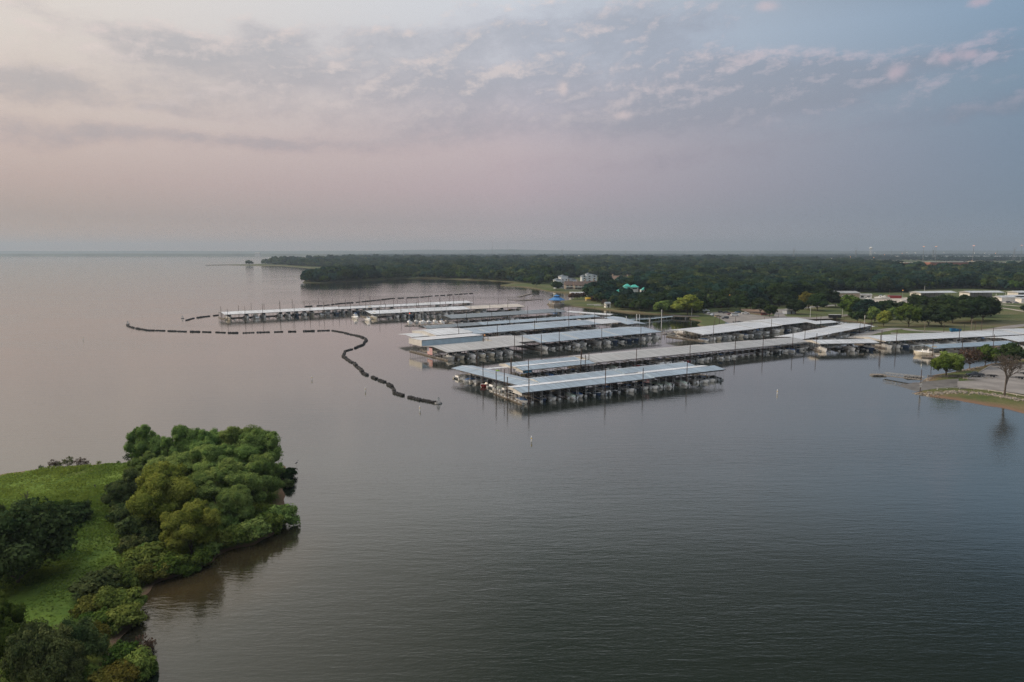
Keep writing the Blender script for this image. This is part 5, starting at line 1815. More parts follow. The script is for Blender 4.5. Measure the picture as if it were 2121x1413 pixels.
Dock('E', 'white roofed dock below the car park', A_, B_, 26, [(0, 0.42, PRE, 'roof_white', False, False, -0.2), (0.42, 0.66, PRE, 'roof_white'), (0.66, 1, PRE, 'roof_white', False, 0.6, 0.3)], 5.0, 0.9, BIG + ['run_w', 'cov_b'], 0.7, 13, px_on(A_, B_, [1476, 1596, 1690], -0.5) + [(22, 26.6), (45, 26.6), (66, 26.6)], who='the car park dock')
Dock('E2', 'short white roof joining the car park dock to its right neighbours', (1690, 671), (1737, 667), 12, [(0, 1, [(0, 3.9), (6, 4.6), (12, 3.9)], 'roof_white')], 5.0, 0.6, SMALL, 0.7, 6, [(4, -0.5), (20, -0.5)], who='the joining dock')
Dock('E3', 'thin white roofed walkway dock along the shore right of the car park', (1737, 669), (1806, 676), 5, [(0, 1, [(0, 3.7), (2.5, 4.0), (5, 3.7)], 'roof_white')], 5.0, 0.3, SMALL, 0.7, 2.5, [(4, -0.5), (22, -0.5)], who='the thin shore dock')
A_, B_ = (1662, 702), (1806, 674.4)
Dock('F', 'narrow white roofed dock slanting up to the right shore', A_, B_, 14.5, [(0, 0.36, [(0, 4), (7.3, 4.6), (14.5, 4)], 'roof_white', False, False, -0.15), (0.36, 0.68, [(0, 4), (7.3, 4.6), (14.5, 4)], 'roof_white'), (0.68, 1, [(0, 4), (7.3, 4.6), (14.5, 4)], 'roof_white', False, False, 0.15)], 4.5, 0.8, MIX, 0.7, 7.2, px_on(A_, B_, [1665, 1779, 1788], -0.5), who='the narrow slanting dock')
A_, B_ = (1699, 712), (1820, 709.7)
Dock('G', 'short white gabled dock alone left of the right shore docks', A_, B_, 13.5, [(0, 1, [(0, 4), (6.6, 5.0), (13.5, 4)], 'roof_white', 0.3)], 5.0, 0.95, ['cru_w', 'cru_n', 'run_k', 'cru_w', 'fly_w'], 0.9, 8.5, px_on(A_, B_, [1690, 1822], -0.4), who='the short gabled dock')
A_, B_ = (1835, 706.5), (2121, 692)
PRH = [(0, 4), (10.5, 4.95), (20, 4)]
Dock('H', 'long white roofed dock running out of the right edge', A_, B_, 20, [(0, 0.42, PRH, 'roof_white', 0.4), (0.42, 0.8, PRH, 'roof_white', False, False, -0.15), (0.8, 1, PRH, 'roof_white', False, False, 0.1)], 5.0, 0.9, BIG, 0.85, 10.5, px_on(A_, B_, [1824, 1855, 1985, 2055], -0.5) + [(62, 20.5), (85, 20.5), (90, 20.5)], ext=0.25, who='the right edge dock')
A_, B_ = (1935, 722), (2100, 713)
Dock('I', 'low blue roofed dock behind the spreading oak', A_, B_, 11, [(0, 1, [(0, 4), (5, 4.95), (11, 4)], 'roof_blue')], 5.0, 0.7, MIX, 0.8, 7, px_on(A_, B_, [1930, 1991, 2056], -0.5), ext=0.05, who='the oak side dock')
A_, B_ = (2109.5, 707.6), (2200, 702)
Dock('J', 'white roofed dock corner cut by the right edge', A_, B_, 17, [(0, 1, [(0, 4), (8, 4.9), (17, 4)], 'roof_white')], 5.0, 0.6, MIX, 0.8, 8.5, [(4, -0.5)], who='the edge corner dock')
# low walkway roof between the arm and the small dock
a, c = P(1000, 764.5, 3.6), P(1068, 759, 3.6)
o = thing('covered_walkway', 'thin flat white roofed walkway joining the arm and the small double gabled dock', 'walkway', (a.x, a.y, 0), math.atan2(c.y - a.y, c.x - a.x))
Lw = (Vector(c) - Vector(a)).length
q = MB(); q.box((Lw / 2, 0, 3.6), (Lw, 2.6, 0.14)); q.build('roof', M['roof_white'], o)
q = MB(); q.box((Lw / 2, 0, 0.4), (Lw, 2.6, 0.25)); q.build('deck', M['plank'], o)
for i in range(5):
    for y in (-1.15, 1.15):
        q = MB(); q.tube((0.3 + i * (Lw - 0.6) / 4, y, 0.4), (0.3 + i * (Lw - 0.6) / 4, y, 3.55), 0.06, n=5); q.build('post', M['post_grey'], o)
# odds and ends on its deck
for px, py, m_, s, lb in ((1031, 769, 'lime', (1.6, 1.0, 0.7), 'lime green kayak bundle on the deck of the covered walkway'), (1083, 778, 'yellow', (2.6, 0.9, 0.8), 'yellow kayak stack at the gable of the small dock'),
                          (1068, 775, 'canvas_tan', (2.0, 1.4, 0.9), 'tan covered dock box left of the yellow kayaks')):
    p = P(px, py, 0.6); q = MB()
    for i in range(3):
        q.rings([[(x * s[0] / 2, (i - 1) * s[1] * 0.45 + math.cos(t_) * s[1] * 0.2 * w_, 0.3 + math.sin(t_) * s[2] * 0.4 * w_) for t_ in np.linspace(0, 6.283, 7)[:-1]] for x, w_ in ((-1, 0.1), (-0.6, 0.8), (0, 1), (0.6, 0.8), (1, 0.1))])
    tag(q.build('kayak' if 'kayak' in lb else 'dock_box', M[m_], loc=(p.x, p.y, 0.55), rz=0.5), lb, 'kayak' if 'kayak' in lb else 'box')
p = P(1092, 769, 3.2)
q = MB(); q.box((0, 0, 0), (4.2, 0.06, 1.0)); q.box((0, -0.05, 0.42), (4.3, 0.06, 0.1))
tag(q.build('banner', M['sky_paint'], loc=(p.x, p.y - 0.3, 3.1), rz=R(30)), 'plain blue banner under the eave of the small dock', 'banner')


# flags
def flag(name, label, loc, rz, w, h, hang='side'):
    o = thing(name, label, 'flag', loc, rz)
    nx, nz = 20, 26
    f = MB()
    for i in range(nx):
        for j in range(13):
            def pt(u, v):
                y = math.sin(u * 7 + v * 1.5) * 0.06 * (0.3 + u)
                return (u * w, y, -v * h)
            u0, u1 = i / nx, (i + 1) / nx
            v0, v1 = j / 13, (j + 1) / 13
            can = u0 < 0.4 and j < 7
            mi = 2 if can else (0 if j % 2 == 0 else 1)
            f.add([pt(u0, v0), pt(u1, v0), pt(u1, v1), pt(u0, v1)], [(3, 2, 1, 0)], mi)
    # stars, in rows of six and five
    for r_ in range(9):
        for c_ in range(6 if r_ % 2 == 0 else 5):
            u = (0.035 + (c_ + (0 if r_ % 2 == 0 else 0.5)) * 0.065); v = 0.035 + r_ * 0.056
            for s_ in (-0.02, 0.02):
                y = math.sin(u * 7 + v * 1.5) * 0.06 * (0.3 + u) + s_
                pts = []
                for a in range(10):
                    rr_ = (0.026 if a % 2 == 0 else 0.011) * w
                    pts.append((u * w + rr_ * math.sin(a * math.pi / 5), y, -v * h + rr_ * math.cos(a * math.pi / 5)))
                f.add(pts, [tuple(range(10))], 1)
    f.build('cloth', [M['flag_red'], M['flag_white'], M['flag_blue']], o)
    return o


wp = K.w(-0.75, 17.5, 4.3)
flag('flag', 'large American flag hung on the open gable of the big flag dock', wp, K.rz - math.pi / 2, 4.8, 3.1)
p = P(1333, 786, 3.2)
o = flag('flag', 'small American flag on a slanted staff at the front of the nearest dock', (p.x, p.y - 0.6, 3.4), R(-20), 2.0, 1.2)
q = MB(); q.tube((0, 0, 0.2), (-0.3, 0.5, -1.6), 0.03, n=5); q.build('staff', M['pole_white'], o)

# the cream cruiser moored outside the blue dock
p = P(1925, 737, 0)
boat('fly_c', 'big cream flybridge cruiser moored at the left end of the low blue dock', (p.x, p.y, 0.1), R(150), 'boats at the right shore', 1.15)
p = P(1912, 741, 0)
o = thing('floating_dock', 'low plank float under the big cream cruiser', 'dock', (p.x + 4, p.y - 1.5, 0), R(-18))
q = MB(); q.box((2, 0, 0.3), (14, 1.4, 0.35)); q.build('deck', M['plank'], o)
q = MB(); q.tube((-4.8, 0, 0.3), (-4.8, 0, 3.4), 0.06, n=5); q.build('light_post', M['post_grey'], o)
q = MB(); q.lathe([(0.0, 0), (0.16, 0.08), (0.16, 0.25), (0, 0.33)], (-4.8, 0, 3.4), 8); q.build('lamp', M['lamp_white'], o)

# sailboats at their open pier
a, c = P(838, 675, 0), P(925, 673, 0)
o = thing('sailboat_pier', 'low open plank pier along the row of sailboats', 'pier', (a.x, a.y, 0), math.atan2(c.y - a.y, c.x - a.x))
Lp = (c - a).length
q = MB(); q.box((Lp / 2, 0, 0.45), (Lp, 2.0, 0.3))
for i in range(7): q.box((2 + i * (Lp - 4) / 6, 4.5, 0.4), (0.8, 8, 0.22))
q.build('deck', M['plank'], o)
rot = o.rotation_euler.z
sb = [(848, 'sail_b', 1.0), (862, 'sail_g', 0.9), (872, 'sail_t', 0.85), (877, 'sail_b', 0.9), (888, 'sail_g', 1.0), (901, 'sail_t', 0.95), (915, 'sail_b', 1.05), (926, 'sail_g', 1.1)]
for i, (px, k_, sc) in enumerate(sb):
    p = P(px, 669.5 - (i % 2) * 1.5, 0)
    boat(k_, '%s, %s mast from the left at the open pier' % (BOATS[k_][1], ORD[i]), (p.x, p.y, 0.05), rot + math.pi / 2 + 0.1, 'sailboats at the open pier', sc)
for px, py, k_, lb in ((737, 660, 'fly_w', 'white flybridge cruiser tied outside the left end of the cream ended dock'), (763, 665, 'cru_w', 'white cabin cruiser tied outside the cream ended dock, second from its left end'),
                       (1410, 692, 'cru_w', 'white cruiser lying outside the left end of the car park dock'), (1440, 694, 'cru_t', 'tan topped cruiser lying outside the car park dock front corner'), (1392, 694, 'cov_k', 'dark covered boat drifting left of the car park dock')):
    p = P(px, py, 0)
    boat(k_, lb, (p.x, p.y, 0.05), R(-60), 'boats moored outside the docks')

# ------------------------------------------------------------------ tyre breakwaters
def raft_mesh(seed, Lr=7.0):
    rg = random.Random(seed); q = MB(); x = -Lr / 2
    while x < Lr / 2:
        for y in (-0.85, 0.0, 0.85):
            q.torus((x + rg.uniform(-.1, .1), y + rg.uniform(-.12, .12), 0.10 + rg.uniform(-.08, .16)), (1, rg.uniform(-.25, .25), rg.uniform(-.35, .35)), 0.34, 0.16, 10, 5)
        x += 0.46
    me = bpy.data.meshes.new('tyre_raft'); me.from_pydata(q.v, [], q.f); me.materials.append(M['rubber'])
    me.polygons.foreach_set('use_smooth', [True] * len(me.polygons))
    return me


RAFT = [raft_mesh(i) for i in range(4)]


def breakwater(pts, gap_px, who, wide=1.0, step=8.1):
    ww = [P(x, y, 0) for x, y in pts]
    seg = []; acc = 0.0
    for a, c in zip(ww[:-1], ww[1:]): seg.append((a, c, (c - a).length)); acc += (c - a).length
    s = 3.5; i = 0
    while s < acc:
        t_ = s; k_ = 0
        while k_ < len(seg) - 1 and t_ > seg[k_][2]: t_ -= seg[k_][2]; k_ += 1
        a, c, l_ = seg[k_]
        p = a.lerp(c, min(1, t_ / l_)); d = c - a
        px, py = topx(p.x, p.y, 0)
        if not any(g0 <= px <= g1 for g0, g1 in gap_px):
            o = bpy.data.objects.new('tyre_raft', RAFT[rnd.randrange(4)]); COL.objects.link(o)
            o.location = p; o.rotation_euler = (0, 0, math.atan2(d.y, d.x) + rnd.uniform(-0.06, 0.06))
            o.scale = (rnd.uniform(0.62, 1.04), wide * rnd.uniform(0.85, 1.1), rnd.uniform(0.9, 1.25))
            tag(o, 'black raft of old tyres, %s' % who(i), 'breakwater', 'tyre rafts of the breakwaters'); i += 1
        s += step * rnd.uniform(0.80, 1.22)


def lab1(i): return '%s along the near breakwater from its far left end' % (ORD[i] if i < len(ORD) else 'near the right end')
def lab2(i): return '%s along the far breakwater from its left end' % (ORD[i] if i < len(ORD) else 'near the right end')


breakwater([(263, 674), (270, 678), (287, 681.6), (309, 684.8), (330, 685.2), (353, 686.2), (377, 687), (400, 687.6), (424, 688), (450, 688.8), (476, 690), (506, 690), (536, 689), (577, 687.8),
            (607, 687.2), (649, 686), (686, 684.8), (709, 688.8), (728, 693.5), (747, 697.5), (760, 704), (752, 714.6), (734, 722), (715, 728), (711, 738.4), (723, 747.6), (736, 755.6), (746, 765), (755, 775),
            (768, 780.6), (784, 787), (800, 794), (814, 803), (818, 814.5), (840, 822), (868, 828.5), (895, 833.5)], [(549, 561), (868, 874)], lab1, 0.52)
breakwater([(386, 664), (399, 660), (422, 656.6), (440, 654.5), (459, 652.6), (520, 646), (575, 640.5), (631, 635.4), (673, 633), (705, 629), (736, 627), (812, 618.8), (871, 616), (894, 613.5), (918, 612), (950, 610), (979, 608)],
           [(462, 628), (849, 856)], lab2, 0.6, 8.6)


def buoy_marker(px, py, label):
    p = P(px, py, 0)
    o = thing('marker_float', label, 'buoy', (p.x, p.y, 0), rnd.random())
    q = MB(); q.lathe([(0.0, -0.3), (1.1, -0.3), (1.25, 0.1), (1.1, 0.35), (0, 0.4)], n=12); q.build('float', M['tyre_float'], o)
    q = MB()
    for a in range(4): q.tube((0.7 * math.cos(a * 1.571), 0.7 * math.sin(a * 1.571), 0.35), (0.25 * math.cos(a * 1.571), 0.25 * math.sin(a * 1.571), 1.9), 0.05, n=4)
    q.build('tower', M['post_grey'], o)
    q = MB(); q.box((0, 0, 1.35), (0.9, 0.06, 0.9)); q.build('board', M['pole_white'], o)
    q = MB(); q.lathe([(0.0, 1.9), (0.18, 1.95), (0.18, 2.2), (0, 2.3)], n=8); q.build('beacon', M['post_grey'], o)


buoy_marker(908, 836, 'dark marker float with a board at the near end of the tyre breakwater')
buoy_marker(265, 671.5, 'marker float with a board at the far left tip of the near breakwater')
buoy_marker(378, 660, 'marker float standing alone left of the far breakwater')
for i, (px, py, lb) in enumerate(((172, 703, 'white spar buoy alone on the far left of the lake'), (646, 787, 'white spar buoy left of the breakwater bend'), (757, 811, 'white spar buoy beside the lower breakwater'),
                                  (870, 851, 'short white spar buoy left of the breakwater end marker'), (1101, 915, 'white spar buoy nearest the camera in front of the nearest dock'), (1610, 816, 'white spar buoy in the open water right of the docks'))):
    p = P(px, py, 0)
    o = thing('spar_buoy', lb, 'buoy', (p.x, p.y, 0), 0, 'spar buoys')
    q = MB(); q.lathe([(0.0, -0.8), (0.16, -0.8), (0.16, 1.35), (0.09, 1.5), (0, 1.52)], n=8); q.build('shaft', M['pole_white'], o)
    q = MB(); q.lathe([(0.17, 0.75), (0.175, 0.8), (0.175, 0.95), (0.17, 1.0)], n=8); q.build('band', M['yellow'], o)

# ------------------------------------------------------------------ jetties and footbridges
def pier(label, pts, w, z, posts_h, name='jetty', post_m='wood_pole', rail=0.0, roofm='plank', step=6.0, legs=True):
    ww = [P(x, y, z) for x, y in pts]
    o = thing(name, label, 'pier', (ww[0].x, ww[0].y, 0))
    q = MB()
    for a, c in zip(ww[:-1], ww[1:]):
        q.beam((a.x - ww[0].x, a.y - ww[0].y, z), (c.x - ww[0].x, c.y - ww[0].y, z), w, 0.25)
    q.build('deck', M[roofm], o)
    r_ = MB(); nr = 0
    for a, c in zip(ww[:-1], ww[1:]):
        d = (c - a); n_ = max(1, int(d.length / step)); s_ = Vector((-d.y, d.x, 0)).normalized() * (w / 2 + 0.1)
        for i in range(n_ + 1):
            p = a.lerp(c, i / n_) - ww[0]
            if posts_h:
                for sg in (-1, 1):
                    q = MB(); q.tube((p.x + sg * s_.x, p.y + sg * s_.y, -1), (p.x + sg * s_.x, p.y + sg * s_.y, posts_h), 0.13, n=6); q.build('post', M[post_m], o)
            if rail and i < n_:
                p2 = a.lerp(c, (i + 1) / n_) - ww[0]
                for sg in (-1, 1):
                    so_ = sg * s_ * 0.9
                    for zz in (z + rail, z + rail * 0.55): r_.beam((p.x + so_.x, p.y + so_.y, zz), (p2.x + so_.x, p2.y + so_.y, zz), 0.07, 0.07)
                    r_.beam((p.x + so_.x, p.y + so_.y, z), (p.x + so_.x, p.y + so_.y, z + rail), 0.07, 0.07)
                    r_.beam((p.x + so_.x, p.y + so_.y, z), (p2.x + so_.x, p2.y + so_.y, z + rail), 0.05, 0.05); nr = 1
    if nr: r_.build('railing', M['post_grey'], o)
    return o


pier('old floating jetty with posts in the cove left of the gazebo', [(1053, 620), (1085, 621), (1122, 619)], 3.0, 0.5, 4.5, step=11)
pier('short outer arm of the jetty slanting in the cove', [(1074, 614.5), (1101, 607.5)], 2.4, 0.5, 1.2, step=14)
pier('low plank finger lying in front of the cove jetty', [(1068, 622.5), (1100, 621.5)], 2.0, 0.4, 0, step=20)
pier('long blue railed footbridge from the docks toward the car park lawn', [(1300, 662), (1345, 660.5), (1394, 655.5)], 2.2, 1.2, 2.0, 'footbridge', 'post_grey', 1.1, 'siding_blue', step=7)
pier('plank footbridge on legs ending at the car park lawn', [(1394, 655.5), (1420, 656.2), (1448, 656)], 2.4, 1.3, 1.3, 'footbridge', 'post_grey', 0.9, step=7)
pier('open plank landing between the blue dock and the car park dock', [(1374, 690), (1400, 688), (1440, 700)], 2.2, 0.5, 3.2, step=10)
for i, (px, py, top, lb) in enumerate(((1370, 678, 642, 'tallest pale pole standing at the ends of the middle docks'), (1318, 678, 651, 'pale double pole left of the tallest pale pole'), (1324, 678, 652, 'pale pole right beside the double pole'),
                                        (1345, 679, 659, 'short pale pole between the double pole and the tallest one'), (1297, 680, 655, 'pale pole rising behind the blue cross roof'))):
    p = P(px, py, 0); h = (py - top) * mpp(p.y)
    pile(Vector((p.x, p.y, -0.5)), h + 0.5, lb, 0.22, 'pole_white')

# courtesy dock of the ramp
p = P(1818, 778, 0)
o = thing('floating_dock', 'low plank float at the outer end of the truss gangway', 'dock', (p.x, p.y, 0), R(-2))
q = MB(); q.box((0.2, 0, 0.35), (5.0, 2.6, 0.35)); q.build('deck', M['plank'], o)
q = MB()
for x in (-2, 0.2, 2.4): q.box((x, 0, 0.1), (1.2, 2.4, 0.4))
q.build('float', M['tyre_float'], o)
q = MB()
for x in (-1.6, 0.0, 1.6): q.tube((x, 1.1, 0.5), (x, 1.1, 1.3), 0.04, n=4)
q.tube((-1.6, 1.1, 1.3), (1.6, 1.1, 1.3), 0.04, n=4); q.build('railing', M['post_grey'], o)
a, c = P(1832, 779, 0.6), P(1915, 787.5, 1.2)
o = thing('gangway', 'long grey steel truss gangway reaching from the bank to the float', 'gangway', (a.x, a.y, 0))
q = MB(); v = c - a; s_ = Vector((-v.y, v.x, 0)).normalized() * 0.8
q.beam((0, 0, 0.7), (v.x, v.y, 1.25), 1.6, 0.15); q.build('deck', M['plank'], o)
q = MB(); n_ = 11
for sg in (-1, 1):
    for i in range(n_):
        p0 = v * (i / n_) + sg * s_; p1 = v * ((i + 1) / n_) + sg * s_; z0 = 0.75 + 0.5 * i / n_; z1 = 0.75 + 0.5 * (i + 1) / n_
        q.beam((p0.x, p0.y, z0 + 1.25), (p1.x, p1.y, z1 + 1.25), 0.12, 0.12); q.beam((p0.x, p0.y, z0), (p0.x, p0.y, z0 + 1.25), 0.09, 0.09)
        q.beam((p0.x, p0.y, z0), (p1.x, p1.y, z1 + 1.25), 0.09, 0.09)
q.build('truss', M['post_grey'], o)
p = P(1892, 783, 0)
o = thing('gangway_float', 'black float carrying the middle of the truss gangway', 'float', (p.x, p.y + 0.5, 0), R(-5))
q = MB(); q.box((0, 0, 0.2), (5.4, 2.4, 0.7)); q.build('tub', M['rubber'], o)
q = MB(); q.box((0, 1.0, 0.62), (5.2, 0.25, 0.2)); q.box((0, -1.0, 0.62), (5.2, 0.25, 0.2)); q.build('rim', M['post_grey'], o)


def rail_line(name, label, pts, z, step, h, pm, m_, boards, cat='fence'):
    ww = [P(x, y, z) for x, y in pts]
    o = thing(name, label, cat, (ww[0].x, ww[0].y, z))
    q = MB()
    for a, c in zip(ww[:-1], ww[1:]):
        for zz, hh in boards:
            q.beam((a.x - ww[0].x, a.y - ww[0].y, zz), (c.x - ww[0].x, c.y - ww[0].y, zz), 0.09, hh)
    q.build('rail', M[m_], o)
    tot_ = 0; nxt = 0
    for a, c in zip(ww[:-1], ww[1:]):
        l_ = (c - a).length
        while nxt <= tot_ + l_:
            p = a.lerp(c, (nxt - tot_) / l_) - ww[0]
            q = MB(); q.box((p.x, p.y + 0.1, h / 2 - 0.2), (0.18, 0.18, h + 0.4)); q.build('post', M[pm], o)
            nxt += step
        tot_ += l_
    return o


rail_line('board_fence', 'weathered board railing between the gangway and the pickup', [(1922, 782.5), (1955, 782.5), (2003, 781)], 1.05, 2.5, 1.1, 'wood_pole', 'plank', ((0.35, 0.3), (0.85, 0.25)))
rail_line('guard_rail', 'pale low kerb rail curving along the ramp road above the rocks', [(1942, 806.5), (1965, 805), (2000, 805.8), (2045, 810), (2085, 816), (2121, 822.5), (2200, 838)], 1.2, 4.2, 0.55, 'float_white', 'concrete', ((0.40, 0.28),), 'rail')
rail_line('wheel_stop_rail', 'low pale rail along the far edge of the ramp car park', [(2004, 784.5), (2030, 771), (2053, 758), (2075, 753.5), (2130, 751.5)], 1.3, 4.5, 0.4, 'concrete', 'concrete', ((0.28, 0.18),), 'rail')
p = P(1906, 808, 0.9)
o = thing('sign_pole', 'tall wooden pole with a white notice board beside the boat ramp', 'pole', (p.x, p.y, 0.6))
q = MB(); q.tube((0, 0, -0.6), (0, 0, 7.4), 0.13, 0.11, 8); q.build('pole', M['rust'], o)
q = MB(); q.box((0.0, -0.16, 2.3), (0.75, 0.05, 0.8)); q.box((-0.02, -0.16, 1.5), (0.6, 0.05, 0.4)); q.build('board', M['float_white'], o)

# ------------------------------------------------------------------ vehicles
def car(kind, paint, loc, rz, label, name='parked_car', cat='car', group='cars in the car parks'):
    o = thing(name, label, cat, loc, rz, group)
    spec = {'sedan': (4.7, 1.82, 1.42), 'suv': (4.8, 1.9, 1.75), 'pickup': (5.8, 2.0, 1.85), 'van': (5.9, 2.05, 2.35)}[kind]
    L, B, H = spec
    prof = {'sedan': [(-1, .28), (-1, .60), (-.93, .68), (-.62, .72), (.28, .70), (.92, .58), (1, .48), (1, .28)],
            'suv': [(-1, .25), (-1, .58), (-.97, .62), (.40, .60), (.92, .54), (1, .44), (1, .25)],
            'pickup': [(-1, .30), (-1, .60), (-.97, .62), (.42, .62), (.92, .56), (1, .46), (1, .30)],
            'van': [(-1, .18), (-1, .52), (-.99, .54), (.70, .50), (.95, .44), (1, .34), (1, .18)]}[kind]
    cab = {'sedan': [(-.66, .70), (-.40, .99), (.10, 1.0), (.42, .70)], 'suv': [(-.98, .61), (-.86, .98), (.10, 1.0), (.44, .60)],
           'pickup': [(-.30, .62), (-.24, .98), (.18, 1.0), (.44, .62)], 'van': [(-1, .53), (-.97, .98), (.50, 1.0), (.82, .49)]}[kind]
    q = MB()

    def prism(pf, w, top=1.0):
        n_ = len(pf)
        zmx = max(z for _, z in pf); zmn = min(z for _, z in pf)

        def ww(z): return w * (1 - (1 - top) * (z - zmn) / (zmx - zmn + 1e-6))
        vs = [(x * L / 2, -ww(z) / 2, z * H) for x, z in pf] + [(x * L / 2, ww(z) / 2, z * H) for x, z in pf]
        fs = [tuple(range(n_)), tuple(range(2 * n_ - 1, n_ - 1, -1))] + [(i, i + n_, (i + 1) % n_ + n_, (i + 1) % n_) for i in range(n_)]
        q.add(vs, fs)
    prism(prof, B)
    prism(cab, B * 0.95, 0.84)
    if kind == 'pickup':
        for sg in (-1, 1): q.box((-L * 0.33, sg * B * 0.45, H * 0.66), (L * 0.34, 0.1, 0.12))
        q.box((-L * 0.495, 0, H * 0.66), (0.08, B * 0.9, 0.12))
    q.build('body', M['paint_' + paint], o)
    w = MB()
    (xa, za), (xb, zb), (xc, zc), (xd, zd) = [(x * L / 2, z * H) for x, z in cab]
    f0, f1 = 0.18, 0.86
    for sg in (-1, 1):
        y0, y1 = sg * (B * 0.95 / 2 * (1 - 0.16 * f0) + 0.012), sg * (B * 0.95 / 2 * (1 - 0.16 * f1) + 0.012)
        xl, xr = max(xa + (xb - xa) * f0, -L * 0.44), xd + (xc - xd) * f0
        if kind == 'van': pass
        w.add([(xl + 0.12, y0, za + (zb - za) * f0), (xr - 0.12, y0, za + (zb - za) * f0), (xd + (xc - xd) * f1 - 0.1, y1, za + (zb - za) * f1), (max(xa + (xb - xa) * f1, -L * 0.44) + 0.1, y1, za + (zb - za) * f1)], [(0, 1, 2, 3) if sg < 0 else (3, 2, 1, 0)])
    w.build('side_window', M['glass'], o)
    w = MB()

    def lerp2(a, b_, t_): return (a[0] + (b_[0] - a[0]) * t_, a[1] + (b_[1] - a[1]) * t_)
    for (p0, p1, sg, nm) in (((xd, zd), (xc, zc), 1, 'f'), ((xa, za), (xb, zb), -1, 'r')):
        a, c = lerp2(p0, p1, 0.12), lerp2(p0, p1, 0.9)
        wd0, wd1 = B * 0.42, B * 0.37
        w.add([(a[0] + sg * 0.015, -wd0, a[1] + 0.01), (a[0] + sg * 0.015, wd0, a[1] + 0.01), (c[0] + sg * 0.015, wd1, c[1] + 0.01), (c[0] + sg * 0.015, -wd1, c[1] + 0.01)], [(0, 1, 2, 3) if sg > 0 else (3, 2, 1, 0)])
    w.build('windscreen', M['glass'], o)
    wh = None
    r_ = 0.34 if kind != 'pickup' else 0.40
    for x in (-0.31 * L, 0.31 * L):
        for sg in (-1, 1):
            if wh is None:
                t_ = MB(); t_.tube((0, -0.12, 0), (0, 0.12, 0), r_, n=12); t_.tube((0, -0.13, 0), (0, 0.13, 0), r_ * 0.55, n=8, m=1)
                wh = t_.build('wheel', [M['rubber'], M['steel']], o); c = wh
            else:
                c = wh.copy(); COL.objects.link(c)
            c.location = (x, sg * (B / 2 - 0.08), r_)
    for sg in (-1, 1):
        l_ = MB(); l_.box((L / 2 - 0.02, sg * B * 0.36, H * 0.44), (0.08, 0.34, 0.14)); l_.build('headlight', M['float_white'], o)
    return o


for px, py, kd, pt, rz, lb in ((1462, 645.5, 'pickup', 'white', 5, 'white pickup at the back left corner of the car park'), (1459, 649, 'suv', 'charcoal', 60, 'dark car at the far left corner of the lot'),
                               (1468, 650.5, 'sedan', 'silver', 60, 'silver car beside the white pickup, left edge of the lot'), (1475, 654, 'sedan', 'white', 60, 'white car at the left edge of the lot by the pole'),
                               (1487, 657.5, 'suv', 'tan', 20, 'tan car left of the dark blue grey wagon'), (1502, 660.5, 'suv', 'charcoal', 5, 'dark grey wagon standing nearest the lawn edge'),
                               (1494, 648.5, 'suv', 'black', -5, 'black car in the middle of the back row'), (1504, 649.5, 'pickup', 'charcoal', -5, 'dark pickup beside the black car in the back row'),
                               (1513, 652.5, 'suv', 'maroon', 0, 'dark maroon car just left of the white van'), (1522, 655, 'van', 'white', 5, 'white passenger van in the middle of the lot'),
                               (1528, 648.5, 'sedan', 'blue', 5, 'small blue car behind the white van'), (1544, 651, 'pickup', 'white', -8, 'white pickup at the right end of the back row'),
                               (1583, 653.5, 'suv', 'maroon', 0, 'dark red car between the two lot trees')):
    p = P(px, py, 1.0)
    car(kd, pt, (p.x, p.y, 1.06), R(rz + 180 if rnd.random() < 0.4 else rz), lb)
p = P(2019, 780.5, 1.3)
car('pickup', 'charcoal', (p.x, p.y, 1.36), R(172), 'dark grey pickup with a boat trailer behind it at the ramp')
for px, py, rz, lb in ((2050, 781, 172, 'empty boat trailer behind the dark pickup'), (2108, 785, 170, 'empty dark trailer at the right edge of the ramp car park'), (2118, 776, 170, 'second dark trailer at the right edge, farther from the water')):
    p = P(px, py, 1.3)
    o = thing('boat_trailer', lb, 'trailer', (p.x, p.y, 1.36), R(rz), 'boat trailers')
    q = MB()
    for sg in (-1, 1): q.beam((-2.6, sg * 0.8, 0.55), (1.6, sg * 0.8, 0.55), 0.1, 0.14); q.beam((1.6, sg * 0.8, 0.55), (3.0, 0, 0.5), 0.1, 0.12)
    for x in (-2.5, -1, 0.5): q.beam((x, -0.85, 0.5), (x, 0.85, 0.5), 0.1, 0.1)
    q.build('frame', M['black_gel'], o)
    q = MB()
    for sg in (-1, 1): q.box((-0.9, sg * 0.42, 0.75), (3.0, 0.16, 0.12))
    q.build('bunk', M['canvas_black'], o)
    for sg in (-1, 1):
        q = MB(); q.tube((-0.9, sg * 1.0 - 0.1, 0.32), (-0.9, sg * 1.0 + 0.1, 0.32), 0.32, n=10); q.build('wheel', M['rubber'], o)
        q = MB(); q.box((-0.9, sg * 1.0, 0.70), (0.9, 0.26, 0.08)); q.build('mudguard', M['black_gel'], o)
p = P(1729, 660.5, 1)
o = thing('cargo_trailer', 'long black enclosed trailer parked on the road right of the lot', 'trailer', (p.x, p.y, 1.06), R(-8))
q = MB(); q.box((0, 0, 1.75), (8.2, 2.4, 2.3)); q.build('body', M['black_gel'], o)
q = MB(); q.box((0, 0, 2.94), (8.3, 2.45, 0.08)); q.build('roof', M['post_white'], o)
for x in (-0.8, 0.4):
    for sg in (-1, 1):
        q = MB(); q.tube((x, sg * 1.1 - 0.1, 0.35), (x, sg * 1.1 + 0.1, 0.35), 0.35, n=10); q.build('wheel', M['rubber'], o)
